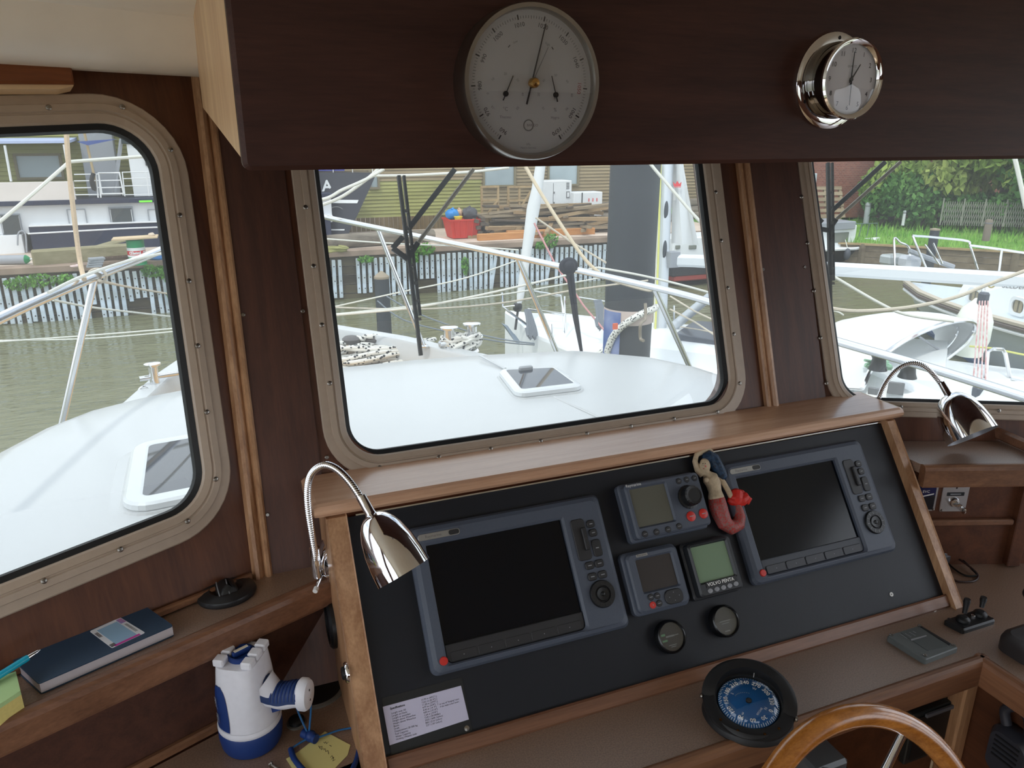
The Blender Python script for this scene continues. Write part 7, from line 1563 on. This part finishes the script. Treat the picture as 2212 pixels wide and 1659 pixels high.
# ================================================================== white yacht beyond
top_ = [(1958, 610, 15.0), (1990, 634, 14.4), (2040, 655, 13.8), (2100, 676, 13.0), (2160, 692, 12.4), (2212, 706, 11.9), (2330, 735, 11)]
bot_ = [(1982, 690, 14.9), (2010, 716, 14.4), (2055, 745, 13.8), (2112, 784, 13.0), (2165, 808, 12.4), (2212, 828, 11.9), (2330, 870, 11)]
tp, bt = [dep(*p) for p in top_], [az(x, y+6, WZ) for x, y, k in bot_]
yd = thing('white_yacht', 'white classic yacht with oval windows moored beyond the sailboat', 'yacht', base(Vector((tp[0].x, tp[0].y, WZ)))); YDI = base(Vector((tp[0].x, tp[0].y, WZ)))
ay = (tp[5]-tp[0]); ay.z = 0; ay.normalize(); fy = Vector((-ay.y, ay.x, 0)); lo = []
for i in range(7):
    b_ = min(3.6, .15+1.5*i); mid = (tp[i]+bt[i])/2+fy*(.18 if i else .05); lo.append([bt[i]+fy*.25, mid, tp[i], tp[i]+fy*b_, mid+fy*b_, bt[i]+fy*(b_+.2)])
mb = MB(); mb.loft(lo, True, True, True); obj('hull', mb, mat('yacht_hull_grey_white', (206, 216, 222), .35, 0, .5), yd, world=YDI)
for dz, m_, r_ in ((-.05, mat('sheer_brown', (110, 100, 96), .6), .045), (-.13, SWH, .03), (.03, mat('rail_cap_pale', (196, 186, 170), .6), .05)): mb = MB(); mb.tube([p-fy*.03+Vector((0, 0, dz)) for p in tp], r_, 6); obj('sheer_strake', mb, m_, yd, world=YDI)
mb = MB(); mb.tube([p+Vector((0, 0, .05))-fy*.02 for p in bt], .07, 6); obj('boot_top', mb, mat('boot_blue', (50, 80, 120), .5), yd, world=YDI)
# cabin
cb = [dep(2062, 650, 14.4), dep(2220, 690, 12.6), dep(2340, 715, 11.6)]; ct = [dep(2085, 606, 14.5), dep(2220, 606, 12.8), dep(2340, 610, 11.8)]
mb = MB(); lo = [[b, t_, t_+fy*1.8, b+fy*1.8] for b, t_ in zip(cb, ct)]; mb.loft(lo, True, True, True, False); obj('cabin', mb, SWH, yd, world=YDI)
for (x, y, k_, w_) in ((2112, 643, 13.85, .17), (2206, 662, 12.6, .14)):
    M_ = frame(ay, (0, 0, 1), dep(x, y, k_)-fy*.04); mb = MB(); mb.T = M_; mb.ring(rrect(w_*2+.1, w_*1.5+.1, w_*.7, 6), rrect(w_*2, w_*1.5, w_*.65, 6), -.03, .03); obj('window_rim', mb, SWH, yd, world=YDI); mb = MB(); mb.T = M_; mb.prism(rrect(w_*2, w_*1.5, w_*.65, 6), -.02, .005); obj('window_glass', mb, mat('yacht_glass', (96, 92, 82), .1, 0, .7), yd, world=YDI)
    for dx in (-.06, .05): mb = MB(); mb.T = M_; mb.box((dx, 0, .008), (.07, w_*1.4, .006)); obj('curtain', mb, mat('curtain_beige', (150, 140, 116), .8), yd, world=YDI)
def yr(name, pts, k, r=.022, m=STEEL): mb = MB(); mb.tube(spline([dep(x, y, k) for x, y in pts], 4), r, 7); obj(name, mb, m, yd, world=YDI)
yr('pulpit_tube', [(1933, 578), (1932, 545), (1932, 514), (1945, 524), (1964, 536), (1965, 578)], 14.8); yr('bowsprit', [(1964, 542), (2000, 556), (2060, 577)], 14.6, .05, GREYS); yr('pulpit_tube', [(2000, 578), (1974, 516), (1980, 510), (2040, 515), (2090, 521), (2096, 532), (2112, 582)], 14.4); yr('guard_rail', [(2094, 530), (2150, 537), (2230, 549)], 13.8); yr('stanchion', [(2164, 541), (2158, 585)], 13.8); yr('stanchion', [(1998, 528), (2030, 572)], 14.4, .016); yr('stanchion', [(2016, 525), (2036, 570)], 14.3, .016)
p = dep(1965, 565, 14.9); mb = MB(); mb.box(p, (.4, .3, .25), bev=.06); obj('covered_windlass', mb, mat('cover_grey', (186, 190, 196), .6), yd, world=YDI); mb = MB(); mb.box(dep(1930, 560, 15.3), (.5, .3, .2), bev=.04); obj('dinghy_screen', mb, mat('screen_grey', (170, 176, 176), .3), yd, world=YDI)

# ================================================================== right bank
BZ = -1.42
W0, W1 = Vector((18.0, 18.6, BZ)), Vector((21.6, 14.8, BZ)); wdv = (W1-W0).normalized(); wn = Vector((wdv.y, -wdv.x, 0))
if wn.dot(CAM-W0) < 0: wn = -wn
Wm, We = W0-wdv*9, W1+wdv*14
GRASS = mat('grass_ground', (98, 148, 62), .9, 0, .2, (1.5, .35, (132, 168, 84)), (20, .5, .05))
bk = thing('river_bank', None, None, base(W0), kind='structure'); BKI = base(W0); bkv = -wn
mb = MB(); pts = []
rows_ = ((0, BZ), (2, BZ+.12), (5, BZ+.3), (9, BZ+.45), (14, BZ+.5), (45, BZ+.5)); lo = []
for d_, z in rows_: lo.append([Vector((*(Wm.lerp(We, k/20)+bkv*d_).xy, z+.05*math.sin(k*2.1+d_))) for k in range(21)])
mb.loft(lo, False); obj('grass_slope', mb, GRASS, bk, world=BKI)
RW = wood('seawall_board', (104, 92, 76), (142, 130, 110), 'X', 2, .9, .15, 5); L_ = (We-Wm).length; n_ = int(L_/1.9)
for i in range(n_):
    a, b = Wm.lerp(We, i/n_), Wm.lerp(We, (i+1)/n_)
    for k in range(4):
        zz = BZ-.09-.18*k; mb = MB(); mb.bar(Vector((a.x, a.y, zz))+wdv*.01, Vector((b.x, b.y, zz))-wdv*.01, .06, .17); obj('seawall_plank', mb, RW, bk, world=BKI)
    mb = MB(); mb.box(Vector((a.x, a.y, BZ-.4))+wn*.06, (.14, .14, .9)); obj('seawall_post', mb, RW, bk, world=BKI)
mb = MB(); mb.bar(Vector((Wm.x, Wm.y, BZ+.03)), Vector((We.x, We.y, BZ+.03)), .22, .05); obj('seawall_cap', mb, wood('cap_board', (150, 128, 92), (176, 154, 116), 'X', 2), bk, world=BKI)
# grass blades
mb = MB(); rg_ = random.Random(5); GB = mat('grass_blades', (112, 168, 64), .7, 0, .2, (.8, .35, (150, 190, 92)))
for i in range(9000):
    d_ = 11*rg_.random()**1.3; k = rg_.uniform(.28, .82); p = Wm.lerp(We, k)+bkv*d_; z = BZ+.12*min(d_, 2)/2+.18*max(0, min(d_-2, 3))/3+.15*max(0, min(d_-5, 4))/4
    if 5.6 < d_ < 7.0: continue
    h = rg_.uniform(.08, .28); w_ = .025; q = Vector((p.x, p.y, z-.02)); dx = Vector((rg_.uniform(-1, 1), rg_.uniform(-1, 1), 0)).normalized()
    mb.add([q-dx*w_, q+dx*w_, q+dx*.3*w_+Vector((rg_.uniform(-.08, .08), rg_.uniform(-.08, .08), h))], [(0, 1, 2)])
tag(obj('grass', mb, GB), 'rough green grass on the right bank above the seawall', 'grass', None, 'stuff')
mb = MB(); pl2 = [(W0+wdv*s_+bkv*d_) for s_, d_ in ((-3, 5.7), (2.5, 5.4), (2.6, 6.8), (-3, 9))]; mb.add([Vector((p.x, p.y, BZ+.42)) for p in pl2]+[Vector((p.x, p.y, BZ+.2)) for p in pl2], [(0, 1, 2, 3), (4, 7, 6, 5), (0, 4, 5, 1), (1, 5, 6, 2), (2, 6, 7, 3), (3, 7, 4, 0)]); tag(obj('sand_path', mb, mat('path_sand', (206, 176, 146), .9, 0, .2, (2, .15)), None, base(W0), base(W0)), kind='structure')
# brick building
def brick_mat():
    m = bpy.data.materials.new('brick_wall'); m.use_nodes = True; n = m.node_tree.nodes; l = m.node_tree.links.new; b = n['Principled BSDF']; b.inputs['Roughness'].default_value = .9
    tc = n.new('ShaderNodeTexCoord'); mp = n.new('ShaderNodeMapping'); mp.inputs['Rotation'].default_value = (R(90), 0, 0); br = n.new('ShaderNodeTexBrick'); br.inputs['Scale'].default_value = 4; br.inputs['Color1'].default_value = lin((150, 92, 76))+(1,); br.inputs['Color2'].default_value = lin((128, 76, 64))+(1,); br.inputs['Mortar'].default_value = lin((150, 124, 108))+(1,); br.inputs['Mortar Size'].default_value = .02
    l(tc.outputs['Object'], mp.inputs[0]); l(mp.outputs[0], br.inputs['Vector']); l(br.outputs['Color'], b.inputs['Base Color']); return m
bA, bB = az(1700, 470, BZ+.45), az(2260, 462, BZ+.45); bdir = (bB-bA).normalized(); MBK = frame(bdir, (0, 0, 1), bA)
MBK2 = Matrix(((bdir.x, -bdir.y, 0, bA.x), (bdir.y, bdir.x, 0, bA.y), (0, 0, 1, BZ+.4), (0, 0, 0, 1)))
t = thing('brick_building', 'red brick building behind the trees on the right bank', 'building', MBK2); LB = (bB-bA).length
mb = MB(); mb.box((LB/2, 3.2, 3), (LB, 6, 6)); obj('wall', mb, brick_mat(), t)
mb = MB(); mb.box((LB/2, 3.2, 6.15), (LB+.6, 6.6, .3)); obj('roof_slab', mb, mat('roof_grey', (90, 86, 84), .8), t)
for x, y, w_, h_ in ((1752, 400, .5, .8), (1972, 404, .9, 1.1)):
    p = MBK2.inverted() @ (lambda d: CAM+d*(((MBK2.translation-CAM).dot(MBK2.col[1].to_3d()))/d.dot(MBK2.col[1].to_3d())))(ray(x, y)); mb = MB(); mb.box((p.x, .16, p.z), (w_, .12, h_), bev=.02); obj('white_door', mb, mat('panel_pale', (186, 196, 200), .6), t)
# pallets leaning on the wall
for i, (x, y) in enumerate(((1785, 438), (1770, 470))):
    p = az(x, 478, BZ+.42); t = thing('pallet', 'grey wooden pallet leaning upright against the brick wall' if not i else 'grey wooden pallet lying flat before the brick wall', 'pallet', Matrix.Translation(p) @ Matrix.Rotation(math.atan2(bdir.y, bdir.x), 4, 'Z') @ (Matrix.Rotation(R(64), 4, 'X') @ T(0, .62, .05) if not i else T(0, .2, .02)))
    for k in range(6): mb = MB(); mb.box((0, -.5+.2*k, .13), (1.2, .12, .022)); obj('deck_board', mb, PLK[1], t)
    for k in range(3): mb = MB(); mb.box((-.55+.55*k, 0, .07), (.09, 1.1, .09)); obj('bearer', mb, PLK[1], t)
# goal frame, posts
gA, gB = az(1868, 475, BZ+.4), az(1945, 470, BZ+.4); hg = at(1870, 409, gA.y).z-gA.z
t = thing('goal_frame', 'thin pale goal post frame before the bushes on the bank', 'goal frame', base(gA)); gb = gB-gA
for p in (Vector((0, 0, 0)), gb): mb = MB(); mb.tube([p, p+Vector((0, 0, hg))], .03, 8); obj('post', mb, GREYS, t)
mb = MB(); mb.tube([Vector((0, 0, hg)), gb+Vector((0, 0, hg))], .03, 8); obj('crossbar', mb, mat('bar_tan', (180, 150, 120), .6), t)
for x, y, h_, r_, c_, lb, nm in ((1870, 482, .7, .09, (150, 156, 156), 'short grey bollard at the path edge on the bank', 'path_bollard'), (1950, 487, .5, .05, (220, 222, 222), 'slim white marker post at the path edge', 'marker_post'), (2129, 520, .6, .10, (120, 110, 96), 'weathered grey stump post in the grass', 'stump_post')):
    p = az(x, y, BZ+.35); t = thing(nm, lb, 'post', base(p)); mb = MB(); mb.lathe([(r_, 0), (r_, h_*.94), (r_*.7, h_), (.001, h_)], 14); obj('shaft', mb, mat(nm+'_paint', c_, .7), t); mb = MB(); mb.lathe([(r_*1.04, h_*.8), (r_*1.06, h_*.83), (r_*1.04, h_*.86)], 14); obj('band', mb, GPL, t)
pk_ = dep(2007, 572, 17.5); pk_.z = WZ; t, M = pile_('bank_pile', 'dark mooring pile beyond the yacht pulpit', pk_, .10, at(2007, 498, pk_.y).z, PB); mb = MB(); mb.lathe([(.11, 0), (.11, .03), (.001, .05)], 16, T(0, 0, at(2007, 498, pk_.y).z-WZ+1)); obj('cap', mb, mat('cap_tan', (150, 136, 116), .8), t)
# chain link fence
fA, fB = az(2030, 486, BZ+.45), az(2260, 492, BZ+.45); t = thing('wire_fence', 'sagging chain link fence along the bushes on the bank', 'fence', base(fA)); n_ = 46; WIRE = mat('fence_wire', (140, 140, 128), .6)
mb = MB(); fh = .75
for k in range(n_):
    a = (fB-fA)*(k/n_); b = (fB-fA)*((k+2.2)/n_); mb.tube([a, b+Vector((0, 0, fh))], .010, 4); mb.tube([b, a+Vector((0, 0, fh))], .010, 4)
o = obj('wire_mesh', mb, WIRE, t); o['kind'] = 'stuff'
for k in range(6): p = (fB-fA)*(k/5); mb = MB(); mb.tube([p, p+Vector((0, 0, fh+.1))], .025, 6); obj('fence_post', mb, WIRE, t)
# trees and bushes
FOL = [mat('leaves_%d' % i, a, .7, 0, .2, (.9, .5, b)) for i, (a, b) in enumerate((((112, 142, 62), (150, 168, 86)), ((70, 112, 56), (104, 142, 72)), ((132, 150, 76), (168, 178, 100))))]
def bush(name, label, x, y, rx, rz, ry, k, n, size, zb_=None, trunk=False, grp=None):
    c = az(x, y, BZ+.45) if zb_ is None else at(x, y, zb_)
    M = base(Vector((c.x, c.y, BZ+.4))); t = thing(name, label, 'tree' if trunk else 'bush', M, grp); mb = MB(); cz = rz*.8 if not trunk else at(x, y, c.y).z-BZ-.4
    r2 = random.Random(int(x*7+y)); 
    for j in range(9):
        a = r2.uniform(0, 6.28); d_ = r2.uniform(0, .6); leaves(mb, (d_*rx*math.cos(a), d_*ry*math.sin(a), cz+r2.uniform(-.3, .35)*rz), (rx*.55, ry*.55, rz*.55), n//9, size, r2)
    obj('foliage', mb, FOL[k], t); mb = MB()
    if trunk:
        mb.tube([(0, 0, -.3), (.08, 0, cz*.5), (-.05, .05, cz*1.05)], [.22, .17, .08], 10); obj('trunk', mb, PLK[2], t)
    else:
        for j in range(5): a = j*1.3; mb.tube([(0, 0, -.1), (rx*.4*math.cos(a), ry*.4*math.sin(a), cz)], [.04, .015], 6)
        obj('stems', mb, PLK[2], t)['kind'] = 'stuff'
bush('leafy_bush', 'rounded green bush inside the goal frame', 1905, 474, 1.0, 1.0, .9, 1, 2600, .10)
bush('leafy_bush', 'bright green bush right of the goal frame', 1990, 478, 1.5, 1.15, .9, 1, 3200, .10)
bush('leafy_bush', 'low dark green bush behind the wire fence', 2090, 480, 1.6, .7, .8, 1, 2400, .10)
bush('leafy_bush', 'dark green bush at the right end of the wire fence', 2200, 484, 1.8, .7, .8, 1, 2400, .10)
def tree(label, x, y, Y, rx, rz, k, n=5200, size=.16):
    c = at(x, y, Y); M = base(Vector((c.x, c.y, BZ+.4))); t = thing('leafy_tree', label, 'tree', M, 'trees on the right bank'); mb = MB(); cz = c.z-BZ-.4; r2 = random.Random(int(x+y*3))
    for j in range(14):
        a = r2.uniform(0, 6.28); d_ = r2.uniform(0, .75); leaves(mb, (d_*rx*math.cos(a), d_*rx*.6*math.sin(a), cz+r2.uniform(-.6, .7)*rz), (rx*.45, rx*.4, rz*.38), n//14, size, r2)
    obj('foliage', mb, FOL[k], t); mb = MB(); mb.tube([(0, .3, -.3), (.1, .3, cz*.4), (-.05, .2, cz), (0, .1, cz+rz*.5)], [.24, .18, .13, .05], 10); obj('trunk', mb, PLK[2], t)
    for j in range(4): a = j*1.7; mb = MB(); mb.tube([(0, .25, cz*.5), (rx*.5*math.cos(a), rx*.3*math.sin(a), cz+rz*.2)], [.08, .03], 7); obj('branch', mb, PLK[2], t)
tree('tall yellow green tree in front of the brick building, left one', 1950, 345, 20.3, 1.5, 1.6, 0)
tree('tall yellow green tree in front of the brick building, middle one', 2075, 350, 19.0, 2.0, 1.5, 2)
tree('tall yellow green tree in front of the brick building, right one', 2200, 345, 17.5, 2.2, 1.6, 0)
tree('dark green tree high above the wire fence', 2300, 300, 16.5, 2.2, 2.4, 1)
# small launch under the bank
LY = 18.2
ln = thing('motor_launch', 'small black hulled launch with white cabin under the right bank', 'boat', base(at(1820, 565, LY))); LNI = base(at(1820, 565, LY))
st_ = [(1700, 538, 560), (1770, 536, 566), (1830, 534, 564), (1868, 527, 558), (1888, 520, 545), (1895, 514, 532)]
lo = []
for i, (x, y0, y1) in enumerate(st_):
    a, b = at(x, y0, LY), at(x, y1, LY); w_ = (1.2, 1.2, 1.1, .8, .4, .08)[i]; lo.append([b+Vector((0, w_*.25, -.15)), b+Vector((0, -w_*.05, 0)), a+Vector((0, -w_*.3, 0)), a+Vector((0, w_*1.2, 0)), b+Vector((0, w_, 0))])
mb = MB(); mb.loft(lo, True, True, True); obj('hull', mb, mat('launch_black', (38, 38, 42), .4), ln, world=LNI)
mb = MB(); mb.tube([l_[2]+Vector((0, -.02, 0)) for l_ in lo], .05, 6); obj('rubbing_band', mb, SWH, ln, world=LNI)
mb = MB(); mb.add([l_[2]+Vector((0, .05, .02)) for l_ in lo]+[l_[3]+Vector((0, -.05, .02)) for l_ in lo], [(i, i+1, 7+i, 6+i) for i in range(5)]); obj('deck', mb, SWH, ln, world=LNI)
def lbox(name, x0, y0, x1, y1, dy, d_, m): a, b = at(x0, y0, LY+dy), at(x1, y1, LY+dy); mb = MB(); mb.box(((a.x+b.x)/2, LY+dy+d_/2, (a.z+b.z)/2), (abs(b.x-a.x), d_, abs(a.z-b.z)), bev=.02); return obj(name, mb, m, ln, world=LNI)
lbox('cabin', 1700, 494, 1845, 538, .05, .9, SWH); lbox('cabin_roof', 1690, 486, 1848, 495, -.05, 1.1, GREYS)
for x0, x1 in ((1803, 1832), (1762, 1776)): lbox('cabin_window', x0, 503, x1, 523, .03, .05, mat('launch_glass', (120, 124, 116), .15))
p = at(1830, 549, LY-.42); t = thing('black_fender', 'dark grey round fender hanging on the launch', 'fender', base(p)); mb = MB(); mb.ball((0, 0, 0), (.10, .10, .18), 14, 10); obj('body', mb, mat('fender_grey', (74, 78, 86), .5), t); mb = MB(); mb.tube([(0, 0, .15), (0, .15, .42)], .012, 6); obj('lanyard', mb, ROPE, t)
for pts in ([(1846, 484), (1895, 482), (1893, 510)], [(1855, 512), (1862, 485)], [(1872, 512), (1878, 483)], [(1800, 484), (1850, 482)]): mb = MB(); mb.tube([at(x, y, LY+.1) for x, y in pts], .014, 6); obj('bow_rail', mb, mat('launch_rail', (90, 110, 104), .5), ln, world=LNI)
# dark hulled boat behind the sailboat, seen under the boom
DY = 17.2
dk = thing('moored_boat', 'moored boat with black and red hull glimpsed under the boom', 'boat', base(at(1500, 600, DY))); DKI = base(at(1500, 600, DY))
def dbox(name, x0, y0, x1, y1, dy, d_, m): a, b = at(x0, y0, DY+dy), at(x1, y1, DY+dy); mb = MB(); mb.box(((a.x+b.x)/2, DY+dy+d_/2, (a.z+b.z)/2), (abs(b.x-a.x), d_, abs(a.z-b.z)), bev=.03); return obj(name, mb, m, dk, world=DKI)
dbox('hull', 1455, 568, 1600, 588, 0, 1.6, mat('launch_black', (38, 38, 42), .4)); dbox('boot_stripe', 1458, 588, 1600, 598, .02, 1.5, mat('boot_red', (150, 60, 50), .6)); dbox('cabin', 1455, 515, 1600, 568, .3, 1.0, SWH)
for x0, x1 in ((1461, 1470), (1490, 1505)): dbox('cabin_window', x0, 530, x1, 538, .26, .06, mat('launch_glass', (120, 124, 116), .15))
# logs on the far quay right of the mast
for i, (x, y) in enumerate(((1495, 470), (1515, 455), (1505, 440), (1525, 468), (1350, 470), (1365, 450), (1348, 448))):
    p = at(x, y, 22.0); mb = MB(); mb.tube([(-.9, 0, 0), (.9, .1, .05)], .13, 10); tag(obj('stacked_log', mb, LOG, None, base(Vector((p.x, 22.0+.1*i, max(p.z, QZ+.14))))), 'round grey log stacked on the quay beside the mast', 'log', 'logs stacked beside the mast')
